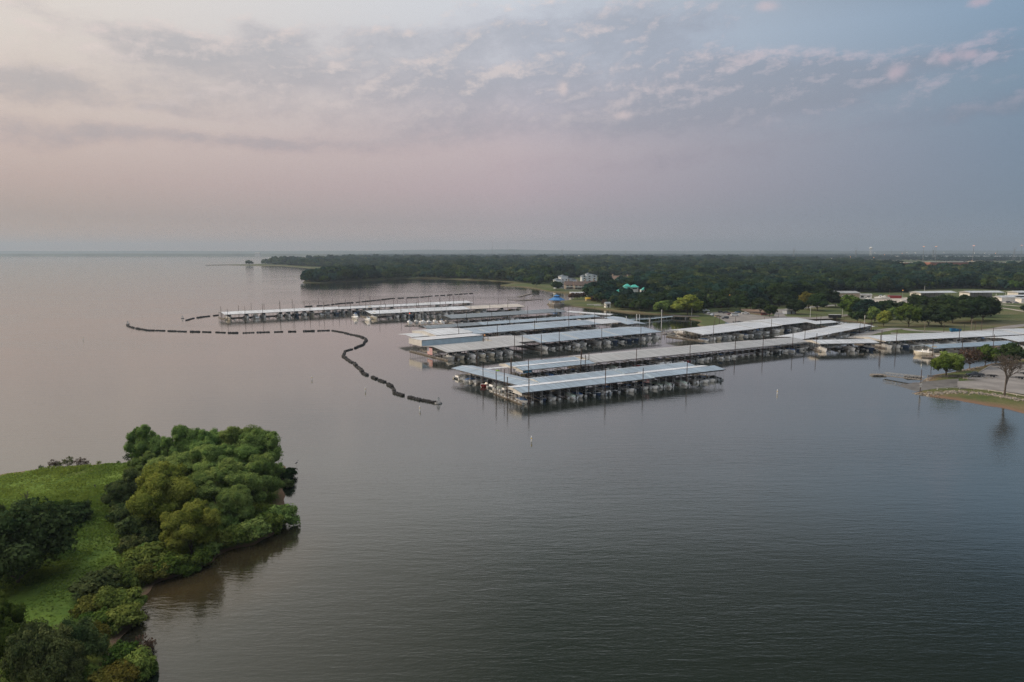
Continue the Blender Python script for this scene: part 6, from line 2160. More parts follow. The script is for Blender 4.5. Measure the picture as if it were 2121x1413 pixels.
for px, py, lb, s_ in ((1973, 687.5, 'blue dumpster, left and farther of the pair by the road', (2.6, 2.0, 2.1)), (1984, 688, 'blue dumpster, right of the pair by the road', (2.8, 2.0, 1.9))):
    p = P(px, py, 1)
    o = thing('dumpster', lb, 'dumpster', (p.x, p.y, 1.06), R(-4), 'blue dumpsters')
    q = MB(); n_ = 4
    q.rings([[(-s_[0] * a, -s_[1] * a, z), (s_[0] * a, -s_[1] * a, z), (s_[0] * a, s_[1] * a, z), (-s_[0] * a, s_[1] * a, z)] for z, a in ((0.15, 0.44), (s_[2] * 0.75, 0.5), (s_[2] * 0.78, 0.52), (s_[2], 0.5))])
    q.build('bin', M['dumpster'], o)
    q = MB(); q.box((0, -s_[1] * 0.25, s_[2] + 0.06), (s_[0] * 1.0, s_[1] * 0.48, 0.08)); q.box((0, s_[1] * 0.26, s_[2] + 0.1), (s_[0] * 1.0, s_[1] * 0.48, 0.08)); q.build('lid', M['canvas_black'], o)
for px, py, k_, lb in ((1530, 671, 'cov_k', 'grey boat on a trailer at the bottom of the car park'), (1508, 677.5, 'run_wb', 'small blue topped boat on the shore below the car park'), (1525, 675, 'run_r', 'small red boat on the shore below the car park'),
                       (1799, 622.5, 'cru_w', 'white cruiser on blocks in the boat yard, nearest the workshop'), (1822, 620, 'fly_w', 'white flybridge boat on blocks in the boat yard'), (1832, 618.5, 'cru_t', 'tan topped boat on blocks at the back of the boat yard'),
                       (1872, 625, 'cov_g', 'covered boat parked at the right end of the boat yard')):
    p = P(px, py, 1)
    boat(k_, lb, (p.x, p.y, 1.45), R(rnd.uniform(-40, -20) + (180 if px > 1700 else 0)), 'boats standing ashore')

# ------------------------------------------------------------------ buildings
def win_row(o, m_, xs, z, y, w, h, rz_axis='y', parent_name='window'):
    for x in xs:
        q = MB()
        if rz_axis == 'y': q.box((x, y, z), (w, 0.08, h))
        else: q.box((y, x, z), (0.08, w, h))
        q.build('window', M[m_], o)


def building(name, label, px, py, rz, s, wallm, roofm, rh=2.0, over=0.5, wins=0, floors=1, hip=0.0, z=1.0, cat='building', door=True, chim=0, group=None, winm='glass'):
    p = P(px, py, z)
    o = thing(name, label, cat, (p.x, p.y, z), R(rz), group)
    q = MB(); q.box((0, 0, s[2] / 2 - 0.3), (s[0], s[1], s[2] + 0.6)); wl = q.build('wall', M[wallm], o)
    q = MB(); q.gable((0, 0, s[2]), (s[0], s[1]), rh, over, 0, 0, 0.2, hip); rf = q.build('roof', M[roofm], o)
    if wins:
        for fl in range(floors):
            zz = (fl + 0.55) * s[2] / floors
            win_row(wl, winm, [(-0.5 + (i + 0.5) / wins) * s[0] for i in range(wins)], zz, -s[1] / 2 - 0.03, s[0] / wins * 0.45, s[2] / floors * 0.42)
            win_row(wl, winm, [(-0.5 + (i + 0.5) / 2) * s[1] for i in range(2)], zz, -s[0] / 2 - 0.03, s[1] * 0.18, s[2] / floors * 0.42, 'x')
    if door:
        q = MB(); q.box((s[0] * 0.05, -s[1] / 2 - 0.035, min(1.05, s[2] * .4)), (1.1, 0.07, 2.1 if s[2] > 2.4 else s[2] * 0.7)); q.build('door', M['floor_dark'], wl)
    for i in range(chim):
        q = MB(); q.box(((-0.5 + (i + 0.5) / chim) * s[0], s[1] * 0.12, s[2] + rh * 0.75), (1.4, 1.6, rh * 1.7)); q.build('chimney', M[wallm], rf)
    return o


# pale condominium tower, stepped
p = P(1163, 598, 1)
o = thing('condominium_tower', 'pale grey blue stepped condominium tower at the left of the waterfront houses', 'building', (p.x, p.y + 8, 1), R(14))
wl = None
for x, y, w_, d_, h_ in ((-5, 0, 8, 10, 11), (3, 1, 9, 12, 15.5), (10, 2, 7, 10, 12.5), (17, 4, 9, 10, 11)):
    q = MB(); q.box((x, y, h_ / 2 - 0.3), (w_, d_, h_ + 0.6)); wl = q.build('wall', M['wall_pale'], o)
    q = MB(); q.gable((x, y, h_), (w_, d_), 1.6, 0.3, math.pi / 2 if w_ < d_ else 0); q.build('roof', M['roof_slate'], o)
    for fl in range(int(h_ / 3.2)):
        for i in (-0.25, 0.25):
            q = MB(); q.box((x + i * w_, y - d_ / 2 - 0.03, 1.8 + fl * 3.1), (1.3, 0.08, 1.5)); q.build('window', M['glass'], wl)
        q = MB(); q.box((x, y - d_ / 2 - 0.5, 0.55 + fl * 3.1), (w_ * 0.8, 1.0, 0.14)); q.build('balcony', M['wall_white'], wl)
p = P(1219, 584, 1)
o = thing('condominium_block', 'smaller pale condominium block rising from the trees right of the tower', 'building', (p.x, p.y, 1), R(10))
for x, w_, h_ in ((-8, 8, 9), (0, 9, 12), (8, 8, 10)):
    q = MB(); q.box((x, 0, h_ / 2), (w_, 10, h_)); wl = q.build('wall', M['wall_pale'], o)
    q = MB(); q.gable((x, 0, h_), (w_, 10), 1.8, 0.3, math.pi / 2); q.build('roof', M['roof_slate'], o)
    for fl in range(3):
        q = MB(); q.box((x, -5.03, 2.0 + fl * 3.4), (3, 0.08, 1.5)); q.build('window', M['glass'], wl)
for i, (px, py) in enumerate(((1178, 598.5), (1196, 599), (1213, 598.8), (1230, 597.8))):
    o = building('townhouse', 'brown roofed townhouse with a tall chimney, %s from the left of the waterfront row' % ORD[i], px, py, 8, (10.2, 9, 5.2), 'townhouse_wall', 'shingle', 4.6, 0.3, 2, 2, chim=1, group='waterfront townhouses')
    q = MB(); q.box((0, -6.0, 2.7), (9.5, 2.4, 0.2)); q.box((0, -7.1, 3.2), (9.5, 0.1, 0.9)); q.build('balcony', M['wall_white'], o)
rail_line('lawn_fence', 'dark low fence in front of the brown townhouse row', [(1168, 601), (1200, 602), (1238, 602)], 1.0, 8, 1.4, 'post_grey', 'post_grey', ((0.6, 0.7),))
for i, (px, py, rz, s_, lb) in enumerate(((1268, 584, -28, (22, 10, 5), 'brown roofed house row stepping down the slope in the trees'), (1300, 585, 8, (14, 9, 4.5), 'low brown roofed house in the middle of the tree gap'),
                                         (1328, 583.5, 6, (20, 10, 5.5), 'broad brown roofed house right of the middle tree gap'), (1348, 580, 4, (13, 9, 5.0), 'small brown roofed house at the right end of the tree gap'))):
    building('house', lb, px, py, rz, s_, 'stucco_tan', 'shingle', 4.2, 0.6, 3, 2, chim=1, z=3.0, group='houses in the wood')
# clubhouse with teal roofs
p = P(1292, 620, 1)
o = thing('clubhouse', 'clubhouse with several teal hip roofs among the trees', 'building', (p.x, p.y + 6, 1), R(5))
o.scale = (0.86, 0.86, 1.0)
for x, y, w_, d_, h_, rh in ((-9, 2, 16, 9, 6.5, 2.2), (3, 4, 13, 10, 8.5, 2.8), (7, 9, 7, 7, 12.0, 2.6), (15, 7, 8, 7, 11.5, 2.4), (-13, 9, 7, 7, 7.5, 2.0)):
    q = MB(); q.box((x, y, h_ / 2), (w_, d_, h_)); wl = q.build('wall', M['wall_white'], o)
    q = MB(); q.gable((x, y, h_), (w_, d_), rh, 0.9, 0, 0, 0.25, min(w_, d_) * 0.5); q.build('roof', M['roof_teal'], o)
    q = MB()
    q.box((x, y - d_ / 2 - 0.03, h_ - 1.4), (w_ * 0.7, 0.07, 1.1)); q.build('window', M['glass'], wl)
p = P(1335, 618, 1)
o = thing('gate_house', 'small white building with a teal roof right of the clubhouse', 'building', (p.x, p.y + 4, 1), R(0))
q = MB(); q.box((0, 0, 4.2), (7, 6, 8.4)); wl = q.build('wall', M['wall_white'], o)
q = MB(); q.gable((0.8, 0, 8.4), (6, 6), 2.6, 0.7, 0, 0, 0.25, 2.4); q.build('roof', M['roof_teal'], o)
for x in (-2, 0, 2):
    q = MB(); q.box((x, -3.03, 6.9), (1.2, 0.08, 1.3)); q.build('window', M['glass'], wl)
# gazebo on the lake
p = P(1153, 633, 0)
o = thing('gazebo', 'round lakeside pavilion with a two tier blue roof at the island tip', 'pavilion', (p.x, p.y, 0))
q = MB(); q.lathe([(7.4, -0.5), (7.4, 1.5), (7.2, 1.7), (0.01, 1.72)], n=8, ph=0.39); q.build('deck', M['plank'], o)
for i in range(8):
    a = 0.39 + i * math.pi / 4
    q = MB(); q.tube((6.6 * math.cos(a), 6.6 * math.sin(a), 1.7), (6.6 * math.cos(a), 6.6 * math.sin(a), 5.3), 0.16, n=6); q.build('column', M['wall_white'], o)
q = MB()
for i in range(8):
    a, c = 0.39 + i * math.pi / 4, 0.39 + (i + 1) * math.pi / 4
    for zz in (2.0, 2.7): q.beam((6.8 * math.cos(a), 6.8 * math.sin(a), zz), (6.8 * math.cos(c), 6.8 * math.sin(c), zz), 0.08, 0.12)
    for t_ in np.linspace(0.08, 0.92, 9):
        x = 6.8 * (math.cos(a) * (1 - t_) + math.cos(c) * t_); y = 6.8 * (math.sin(a) * (1 - t_) + math.sin(c) * t_)
        q.box((x, y, 2.2), (0.08, 0.08, 1.0))
q.build('railing', M['wall_white'], o)
q = MB(); q.lathe([(4.0, 1.7), (4.0, 4.2), (0.1, 4.25)], n=8, ph=0.39); q.build('kiosk', M['stucco_tan'], o)
q = MB(); q.lathe([(7.7, 5.0), (7.8, 5.15), (2.7, 7.6), (2.5, 7.55)], n=8, ph=0.39); rf = q.build('roof', M['roof_bluepaint'], o)
q = MB(); q.lathe([(2.5, 7.5), (2.5, 8.5)], n=8, ph=0.39); q.build('lantern', M['glass'], rf)
q = MB(); q.lathe([(3.1, 8.4), (3.15, 8.55), (0.25, 9.8), (0.0, 10.4)], n=8, ph=0.39); q.build('upper_roof', M['roof_bluepaint'], o)
building('boat_house', 'low white roofed boathouse standing at the cove shore behind the gazebo island', 1200, 613, 2, (20, 7, 3.6), 'wall_white', 'roof_white', 0.7, 0.5, 0, door=True)
building('hut', 'small white hut at the right end of the gazebo lawn', 1258, 637, 20, (4.5, 3.5, 3.4), 'wall_white', 'canvas_grey', 1.3, 0.3, 1)
building('tent', 'little yellow awning tent on the gazebo lawn', 1218, 623, 10, (4.5, 4, 1.8), 'canvas_tan', 'yellow', 1.6, 0.3, 0, door=False, cat='tent')
for i, (px, py, lb) in enumerate(((1185, 620, 'brown leaved tree left of the lawn thatch huts'), (1196, 620, 'brown leaved tree on the gazebo lawn, second from left'), (1207, 619, 'brown leaved tree in front of the low white boathouse'), (1252, 634, 'brown leaved tree beside the small white hut'), (1231, 626, 'brown leaved tree in the middle of the gazebo lawn'))):
    tree_at(OAK[i % 5], px, py, py - 13, lb, leaf='leaf_brown', wide=0.95)
for px, py, lb in ((1230, 632, 'pale lawn wall in the middle of the gazebo island shore'), (1245, 633.5, 'pale lawn wall left of the small white hut')):
    p = P(px, py, 1); q = MB(); q.box((0, 0, 0.3), (12, 0.6, 0.7)); q.box((0, 0, 0.7), (12.2, 0.8, 0.12))
    tag(q.build('low_wall', M['wall_white'], loc=(p.x, p.y, 1)), lb, 'wall')
building('restroom_hut', 'small grey flat block restroom hut at the edge of the lot', 1634, 650, 20, (8, 4.5, 3.0), 'wall_pale', 'canvas_grey', 0.5, 0.4, 0)
o = building('workshop', 'cream metal workshop hall behind the park trees', 1740, 621, 4, (30, 16, 7.0), 'stucco_tan', 'roof_grey', 1.6, 0.5, 0, door=False)
q = MB(); q.box((3, -8.04, 2.6), (12, 0.1, 5.0)); q.build('garage_door', M['wall_white'], o)
building('workshop_annex', 'low pale annex at the left end of the workshop', 1716, 618, 4, (12, 10, 6.5), 'wall_white', 'roof_white', 1.2, 0.4, 0, door=False)
building('yard_shed', 'small pale shed with a blue awning in the boat yard', 1790, 619, -10, (12, 7, 4.2), 'wall_white', 'roof_grey', 1.0, 0.4, 2)
for i, (px, py, ln, rz, lb) in enumerate(((1932, 616, 43, 12, 'long white roofed storage shed, left of three'), (2032, 615.5, 38, 6, 'long white roofed storage shed, middle of three'), (2125, 615.5, 30, 4, 'long white roofed storage shed cut by the right edge'))):
    p = P(px, py, 1)
    o = thing('storage_shed', lb, 'shed', (p.x, p.y, 1), R(rz), 'storage sheds')
    q = MB(); q.gable((0, 0, 5.2), (ln, 15), 1.4, 0.6); q.build('roof', M['roof_white'], o)
    q = MB(); q.box((0, 7.2, 2.6), (ln - 0.6, 0.2, 5.2)); q.box((-ln / 2 + 0.3, 0, 2.6), (0.2, 14.2, 5.2)); q.build('wall', M['wall_white'], o)
    for i_ in range(9):
        q = MB(); q.box((-ln / 2 + 0.5 + i_ * (ln - 1) / 8, -7.2, 2.6), (0.3, 0.3, 5.2)); q.build('post', M['post_grey'], o)
building('quonset_shed', 'short white ridged shed in the storage yard', 2080, 624.5, 10, (16, 10, 4.2), 'wall_white', 'roof_white', 1.4, 0.4, 0, door=False)
building('yard_unit', 'dark fronted white unit right of the short ridged shed', 2108, 623.5, 6, (20, 9, 5.2), 'charcoal' if 'charcoal' in M else 'paint_charcoal', 'roof_white', 0.8, 0.4, 0, door=False)
building('yard_box', 'small white box shed at the right edge of the storage yard', 2118, 626.5, 6, (9, 7, 3.8), 'wall_white', 'roof_white', 0.9, 0.4, 0, door=False)
for px, py, lb in ((2090, 628, 'black'), (2070, 627.5, 'charcoal'), (2104, 628.5, 'silver')):
    p = P(px, py, 1)
    car('suv', lb, (p.x, p.y, 1.06), R(rnd.uniform(-20, 20)), '%s car parked in front of the short ridged shed' % {'black': 'black', 'charcoal': 'dark grey', 'silver': 'silver'}[lb])
p = P(1853, 618, 1)
o = thing('red_container', 'dull red container at the back of the boat yard', 'container', (p.x, p.y, 1), R(-4))
q = MB(); q.box((0, 0, 1.5), (12, 3, 3.0)); q.build('box', M['red_gel'], o)
q = MB(); q.box((0, 0, 3.04), (12.1, 3.1, 0.1)); q.build('lid', M['canvas_grey'], o)
# brick block in the trees, warehouses, raised highway
for px, py, ln, dp, h, lb, nw in ((1957, 566.5, 78, 30, 24, 'brick building with a flat roof rising out of the wood', 9), (1888, 565, 46, 30, 22, 'smaller brick building left of the flat roofed one', 6)):
    p = P(px, py, 1)
    o = thing('brick_building', lb, 'building', (p.x, p.y, 1), R(-4))
    q = MB(); q.box((0, 0, h / 2), (ln, dp, h)); wl = q.build('wall', M['brick'], o)
    q = MB(); q.box((0, 0, h + 0.4), (ln + 0.8, dp + 0.8, 0.8)); q.build('roof', M['concrete'], o)
    for i in range(nw):
        q = MB(); q.box((-ln / 2 + (i + 0.5) * ln / nw, -dp / 2 - 0.06, h - 6), (2.0, 0.15, 3.4)); q.build('window', M['glass'], wl)
for i, (x0, x1, py, hpx, dep, m_, nm, lb, cat) in enumerate(((1865, 2300, 535.5, 4.6, 130, 'hangar', 'warehouse', 'very long pale warehouse on the plain behind the lights', 'warehouse'), (1735, 1787, 538.5, 3.6, 90, 'hangar', 'warehouse', 'pale flat warehouse rising left of the brick buildings', 'warehouse'),
                                                        (1880, 2060, 529.5, 2.2, 120, 'hangar', 'warehouse', 'thin pale warehouse line on the farther plain', 'warehouse'), (1690, 1718, 538.5, 2.0, 60, 'wall_white', 'warehouse', 'little white hall among trees on the horizon', 'warehouse'),
                                                        (1395, 1411, 537.5, 2.0, 60, 'wall_white', 'warehouse', 'white hall at the far wood edge in the middle', 'warehouse'), (1488, 1502, 535.0, 1.8, 60, 'wall_white', 'warehouse', 'tiny white hall at the far wood edge', 'warehouse'))):
    a, c = P(x0, py, 1), P(x1, py, 1); h = hpx * mpp(a.y)
    o = thing(nm, lb, cat, ((a.x + c.x) / 2, a.y + dep / 2, 0.5), 0, 'warehouses of the plain')
    w_ = c.x - a.x
    q = MB(); q.box((0, 0, h / 2), (w_, dep, h)); q.build('wall', M[m_], o)
    q = MB(); q.gable((0, 0, h + 0.4), (w_, dep), h * 0.12, 1.0, 0, 0, 0.4); q.build('roof', M['roof_white'], o)
# highway on its bank
a, c, e = P(1908, 549, 1), P(2000, 547, 1), P(2300, 556, 1)
o = thing('highway_overpass', 'long tan highway wall and deck crossing behind the brick building', 'bridge', (a.x, a.y, 0))
q = MB(); pts = [a - a, c - a, P(2060, 549, 1) - a, e - a]
for u, v in zip(pts[:-1], pts[1:]):
    q.beam((u.x, u.y, 6), (v.x, v.y, 6), 26, 9)
q.build('deck', M['highway'], o)
q = MB()
for u, v in zip(pts[:-1], pts[1:]):
    q.beam((u.x, u.y - 12.7, 11.0), (v.x, v.y - 12.7, 11.0), 0.5, 1.1)
q.build('parapet', M['concrete'], o)

# ------------------------------------------------------------------ poles, lamps, masts, pylons
def pole(name, label, px, py, top, m_='pole_white', r=0.16, arms=0, z=1.0, lamp=None, cat='pole', group=None):
    p = P(px, py, z); h = (py - top) * mpp(p.y)
    o = thing(name, label, cat, (p.x, p.y, z - 0.2), 0, group)
    q = MB(); q.tube((0, 0, 0), (0, 0, h), r, r * 0.75, 7); q.build('shaft', M[m_], o)
    if arms:
        q = MB()
        for i in range(arms): q.box((0, 0.0, h - 0.5 - i * 1.1), (2.4, 0.14, 0.16))
        q.build('crossarm', M[m_], o)
    if lamp:
        w_ = max(0.45, 0.9 * mpp(p.y))
        q = MB(); q.lathe([(0.0, 0), (w_, 0.15 * w_), (w_ * 0.85, 0.55 * w_), (0, 0.75 * w_)], (0, 0, h), 10); q.build('lamp', M[lamp], o)
    return o


pole('utility_pole', 'pale pole between the yellow willow and the parked cars', 1432.6, 653.5, 624)
pole('utility_pole', 'pale pole on the lawn right of the restroom hut', 1678, 657, 635)
pole('utility_pole', 'pale pole at the left end of the right grove', 1744.5, 656, 634)
pole('utility_pole', 'thick pale pole above the angle of the right docks', 1790.5, 672, 652.5, r=0.28)
pole('utility_pole', 'wooden pole at the loop road above the white right edge dock', 1914.5, 694, 664.5, 'wood_pole')
pole('utility_pole', 'wooden pole with a transformer box right of the blue dumpsters', 2011, 690.5, 660, 'wood_pole', 0.2, 1)
pole('utility_pole', 'leaning dark pole just right of the blue dumpsters', 1996, 691.5, 670, 'rust')
pole('utility_pole', 'slim pale pole rising from the wood above the restroom hut', 1661, 615, 588)
pole('utility_pole', 'slim pale pole in front of the first storage shed', 1914, 614, 592)
pole('utility_pole', 'slim pole in the wood left of the lit street lamp', 1842, 617, 599.5, 'wood_pole')
pole('utility_pole', 'pale pole right of the middle storage shed', 2062, 625, 608, r=0.25)
pole('utility_pole', 'pale pole standing before the right storage shed', 2082, 615, 604.5)
pole('utility_pole', 'slim dark pole on the lawn left of the dock below the car park', 1490, 671, 654, 'rust')
pole('utility_pole', 'dark pole at the lower edge of the lot', 1583, 668, 656, 'rust', 0.12)
pole('utility_pole', 'dark pole where the road leaves the lot', 1612, 665, 649, 'rust', 0.12)
pole('street_lamp', 'lit orange street lamp beside the boat yard', 1869, 617, 601.5, 'post_grey', 0.12, 0, 1, 'lamp_orange', 'street lamp')
pole('street_lamp', 'lit warm lamp deep in the wood behind the parked cars', 1510, 640, 611.5, 'post_grey', 0.1, 0, 1, 'lamp_orange', 'street lamp')
for px, py, lb in ((850, 655, 'lit red navigation lamp on a pole at the sailboat pier'),):
    p = P(849, 672, 0)
    o = thing('navigation_lamp', lb, 'lamp', (p.x, p.y, 0)); h = 22 * mpp(p.y)
    q = MB(); q.tube((0, 0, 0), (0, 0, h), 0.07, n=5); q.build('shaft', M['post_grey'], o)
    q = MB(); q.lathe([(0, 0), (0.3, 0.1), (0.3, 0.4), (0, 0.5)], (0, 0, h), 8); q.build('lamp', M['lamp_red'], o)
for px, py, lb in ((1003.5, 694.5, 'warm lit lamp under the blue roof behind the flag dock'), (969, 699, 'red lit lamp under the raised white roof behind the flag dock')):
    p = P(px, py, 2.6)
    o = thing('dock_lamp', lb, 'lamp', (p.x, p.y, 0.5))
    q = MB(); q.tube((0, 0, 0), (0, 0, 2.0), 0.05, n=5); q.build('shaft', M['post_grey'], o)
    q = MB(); q.lathe([(0, 0), (0.22, 0.08), (0.22, 0.32), (0, 0.4)], (0, 0, 2.0), 8); q.build('lamp', M['lamp_orange' if px > 1000 else 'lamp_red'], o)
for px, py, top, lm, lb in ((1911, 546, 510.5, 'lamp_orange', 'lit high mast light with amber lamps, leftmost of four'), (1936.5, 545, 510.5, 'lamp_orange', 'lit high mast light with amber lamps, second from the left'), (2013.5, 550, 509, 'lamp_pink', 'lit high mast light with pinkish lamps, third from the left'), (2113, 545, 508.3, 'lamp_pink', 'lit high mast light with pinkish lamps near the right edge')):
    p = P(px, py, 1); k_ = mpp(p.y); h = (py - top) * k_
    o = thing('high_mast_light', lb, 'light mast', (p.x, p.y, 0.8), 0, 'high mast lights')
    q = MB(); q.tube((0, 0, 0), (0, 0, h), 0.9, 0.5, 8); q.build('mast', M['post_grey'], o)
    q = MB(); q.torus((0, 0, h - 0.6), (0, 0, 1), 2.4, 0.35, 14, 5); q.box((0, 0, h - 0.6), (4.8, 0.4, 0.4)); q.box((0, 0, h - 0.6), (0.4, 4.8, 0.4)); q.build('lamp_ring', M['post_grey'], o)
    for i in range(6):
        a = i * math.pi / 3
        q = MB(); q.lathe([(0, -0.6), (1.0, -0.5), (1.1, 0.3), (0, 0.5)], (2.4 * math.cos(a), 2.4 * math.sin(a), h - 1.0), 8); q.build('lamp', M[lm], o)
for i, (px, py, lm) in enumerate(((1862, 524.5, 'lamp_orange'), (1872, 523.3, 'lamp_white'), (1889, 523.8, 'lamp_white'), (1948, 523.2, 'lamp_white'), (2010.5, 524.5, 'lamp_white'), (2032, 525, 'lamp_white'), (2054, 525, 'lamp_orange'), (1826, 527.5, 'lamp_orange'), (1806, 524, 'lamp_white'),
                                  (1756, 532.5, 'lamp_orange'), (1804.5, 533.5, 'lamp_orange'), (1867, 547, 'lamp_orange'), (1240, 531.0, 'lamp_orange'), (1198, 529.5, 'lamp_white'), (2007, 540, 'lamp_orange'), (1883, 554.5, 'lamp_orange'))):
    d = CAMH * FOC / (py + 9 - 521) if py > 528 else 4800
    x = (px - 1060.5) / FOC * d; z = CAMH - (py - 521) / FOC * d
    o = thing('plain_lamp', 'small lit lamp on the hazy plain, %s' % (('warm', 'pale')[lm == 'lamp_white'] + ', ' + ORD[i] + ' of the scattered lights'), 'street lamp', (x, d, 0.5), 0, 'scattered lamps of the plain')
    q = MB(); q.tube((0, 0, 0), (0, 0, max(1, z)), 0.35, n=5); q.build('shaft', M['post_grey'], o)
    w_ = 0.5 * d / FOC
    q = MB(); q.lathe([(0, -w_), (w_, -w_ * 0.4), (w_, w_ * 0.4), (0, w_)], (0, 0, z), 8); q.build('lamp', M[lm], o)


def pylon(label, px, base, top, d=None, horns=True):
    d = d or CAMH * FOC / (base - 521.0)
    x = (px - 1060.5) / FOC * d; ztop = CAMH + (521 - top) / FOC * d
    o = thing('pylon', label, 'pylon', (x, d, 0), 0, 'power pylons')
    h = ztop; w = h * 0.16; q = MB(); r_ = max(0.3, d / FOC * 0.16)
    lv = [(0, 1.0), (0.25, 0.72), (0.5, 0.48), (0.7, 0.34), (0.8, 0.34)]
    for (z0, f0), (z1, f1) in zip(lv[:-1], lv[1:]):
        cs = [(sx_, sy_) for sx_ in (-1, 1) for sy_ in (-1, 1)]
        for sx_, sy_ in cs: q.tube((sx_ * w / 2 * f0, sy_ * w / 2 * f0, z0 * h), (sx_ * w / 2 * f1, sy_ * w / 2 * f1, z1 * h), r_, n=4)
        for sy_ in (-1, 1):
            q.tube((-w / 2 * f0, sy_ * w / 2 * f0, z0 * h), (w / 2 * f1, sy_ * w / 2 * f1, z1 * h), r_ * 0.7, n=4); q.tube((w / 2 * f0, sy_ * w / 2 * f0, z0 * h), (-w / 2 * f1, sy_ * w / 2 * f1, z1 * h), r_ * 0.7, n=4)
    q.build('lattice', M['post_grey'], o)
    q = MB()
    q.tube((-w * 0.95, 0, h * 0.80), (w * 0.95, 0, h * 0.80), r_, n=4)
    for sg in (-1, 1):
        q.tube((sg * w * 0.17, 0, h * 0.8), (sg * w * 0.55, 0, h), r_, n=4); q.tube((sg * w * 0.95, 0, h * 0.80), (sg * w * 0.5, 0, h * 0.9), r_ * 0.8, n=4)
    q.build('crossarm', M['post_grey'], o)


pylon('faint lattice pylon over the wood on the far left', 838, 533, 517.5, 5200)
pylon('faint lattice pylon left of the tall thin mast', 975, 533, 517, 5200)
pylon('faint lattice pylon right of the tall thin mast', 1066, 533, 517, 5200)
pylon('dark lattice pylon in the middle of the horizon', 1163.5, 533, 514.5, 4700)
pylon('faint wide pylon right of the middle one', 1294, 533, 518, 5200)
pylon('low faint pylon far right of the middle of the horizon', 1556, 533, 521, 4500)
pylon('dark pylon above the wood behind the car park', 1639.5, 533, 512.5, 4000)
pylon('slim pylon left of the water tower', 1767, 537, 513.5, 3800)
pylon('slim pylon between the two amber mast lights', 1926, 537, 513.5, 3900)
pylon('big dark pylon near the right edge', 2092.5, 540, 510, 3300)
for px, top, d, lb in ((1020.5, 498.5, 6500, 'very tall thin radio mast above the middle hills'), (1052, 496, 8000, 'faint second radio mast right of the tall one'), (1867.5, 515, 4500, 'thin grey pole right of the water tower'), (2057, 516, 3600, 'thin grey pole left of the big dark pylon'), (1840, 517, 5000, 'pale thin chimney on the plain')):
    x = (px - 1060.5) / FOC * d; h = CAMH + (521 - top) / FOC * d
    o = thing('radio_mast', lb, 'mast', (x, d, 0), 0)
    r_ = d / FOC * (0.40 if d < 7000 else 0.26)
    q = MB(); q.tube((0, 0, 0), (0, 0, h * 0.6), r_, r_ * 0.8, 6); q.tube((0, 0, h * 0.6), (0, 0, h), r_ * 0.8, r_ * 0.4, 6); q.build('shaft', M['post_grey'], o)
    q = MB()
    for a in range(3): q.tube((h * 0.25 * math.cos(a * 2.094), h * 0.25 * math.sin(a * 2.094), 0), (0, 0, h * 0.85), r_ * 0.1, n=3)
    q.build('guy_wire', M['post_grey'], o)
d = 5600; x = (1797.5 - 1060.5) / FOC * d; zc = CAMH + (521 - 514.5) / FOC * d
o = thing('water_tower', 'pale bulbous water tower on the horizon', 'water tower', (x, d, 0))
R_ = 13.5
q = MB(); q.lathe([(0, -R_ * .62), (R_ * 0.55, -R_ * 0.55), (R_ * 0.92, -R_ * 0.2), (R_, 0.1 * R_), (R_ * 0.8, R_ * 0.5), (R_ * 0.4, R_ * 0.72), (0, R_ * 0.78)], (0, 0, zc), 16); q.build('tank', M['wall_white'], o, smooth=True)
for i in range(6):
    a = i * math.pi / 3
    q = MB(); q.tube((9.5 * math.cos(a), 9.5 * math.sin(a), 0), (9 * math.cos(a), 9 * math.sin(a), zc - R_ * 0.3), 0.8, n=6); q.build('leg', M['wall_white'], o)
q = MB(); q.tube((0, 0, 0), (0, 0, zc - R_ * 0.5), 2.2, n=8); q.build('riser', M['wall_white'], o)
d = 7050; x = (538 - 1060.5) / FOC * d
o = thing('intake_tower', 'flat faint pavilion on the dam across the lake', 'building', (x, d, 0))
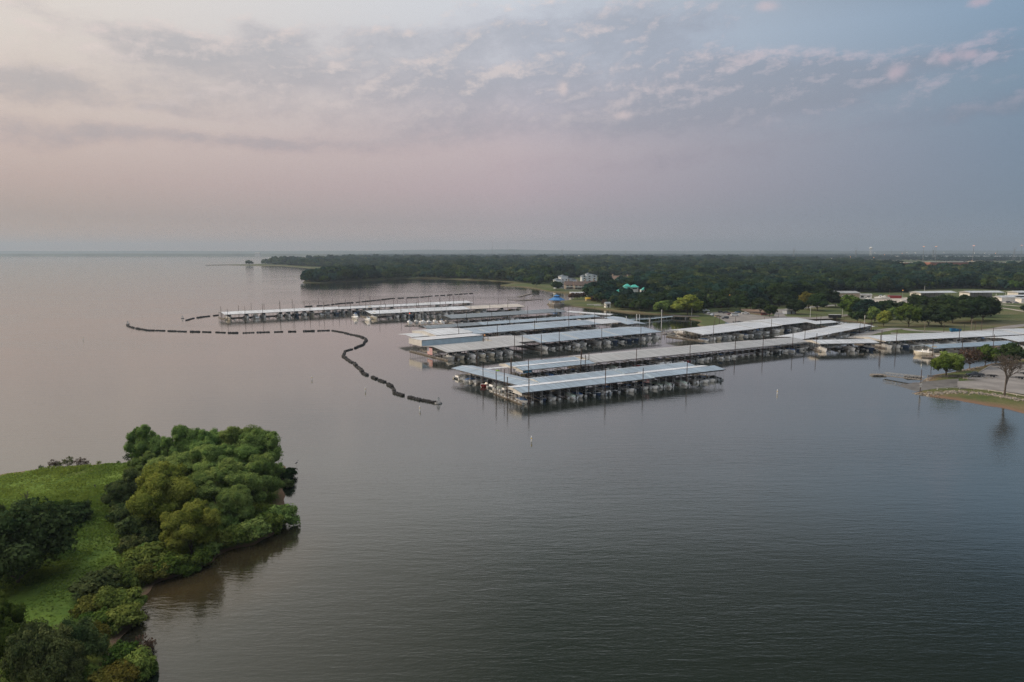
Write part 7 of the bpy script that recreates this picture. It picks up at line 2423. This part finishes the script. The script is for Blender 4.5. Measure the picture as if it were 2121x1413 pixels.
q = MB(); q.box((0, 0, 16), (56, 20, 32)); q.build('wall', M['hangar'], o)
q = MB(); q.gable((0, 0, 32), (58, 22), 5, 1.0, 0, 0, 0.5, 8); q.build('roof', M['concrete'], o)

# ------------------------------------------------------------------ the heron in the shallows
p = P(615, 965, 0)
o = thing('heron', 'grey heron standing in the shallows right of the thicket', 'bird', (p.x, p.y, 0), R(20))
q = MB()
q.rings([[(x, r_ * 0.7 * math.cos(t_), z + r_ * math.sin(t_)) for t_ in np.linspace(0, 6.283, 9)[:-1]] for x, z, r_ in
         ((-0.42, 0.58, 0.02), (-0.30, 0.62, 0.09), (-0.12, 0.70, 0.15), (0.05, 0.78, 0.15), (0.16, 0.86, 0.09), (0.18, 1.0, 0.05), (0.12, 1.12, 0.04), (0.16, 1.24, 0.04), (0.24, 1.30, 0.055), (0.32, 1.30, 0.045), (0.38, 1.29, 0.02), (0.56, 1.26, 0.004))])
q.build('body', M['bird'], o, smooth=True)
for sg in (-1, 1):
    q = MB(); q.tube((0.0, sg * 0.06, 0.66), (-0.05, sg * 0.06, 0.32), 0.025, 0.015, 5); q.tube((-0.05, sg * 0.06, 0.32), (0.02, sg * 0.06, -0.2), 0.015, 0.012, 5); q.build('leg', M['bird'], o)

# drop what was modelled but never placed
for o in HIDE:
    for c in list(o.children_recursive): bpy.data.objects.remove(c)
    bpy.data.objects.remove(o)

# ------------------------------------------------------------------ evening haze over the lake
HAZE = 0.000105
hm = bpy.data.materials.new('haze_air')
hm.use_nodes = True
hm.node_tree.nodes.clear()
t = NT(hm.node_tree)
pv = t.n('ShaderNodeVolumePrincipled')
pv.inputs['Color'].default_value = (0.43, 0.535, 0.65, 1)
pv.inputs['Density'].default_value = HAZE
pv.inputs['Anisotropy'].default_value = 0.25
ho = t.n('ShaderNodeOutputMaterial')
hm.node_tree.links.new(pv.outputs[0], ho.inputs['Volume'])
if HAZE > 0:
    q = MB(); q.box((0, 6900, 104), (31000, 16000, 228))
    o = q.build('haze', hm)
    tag(o, 'pale evening haze over the lake and plain', 'haze', kind='stuff')
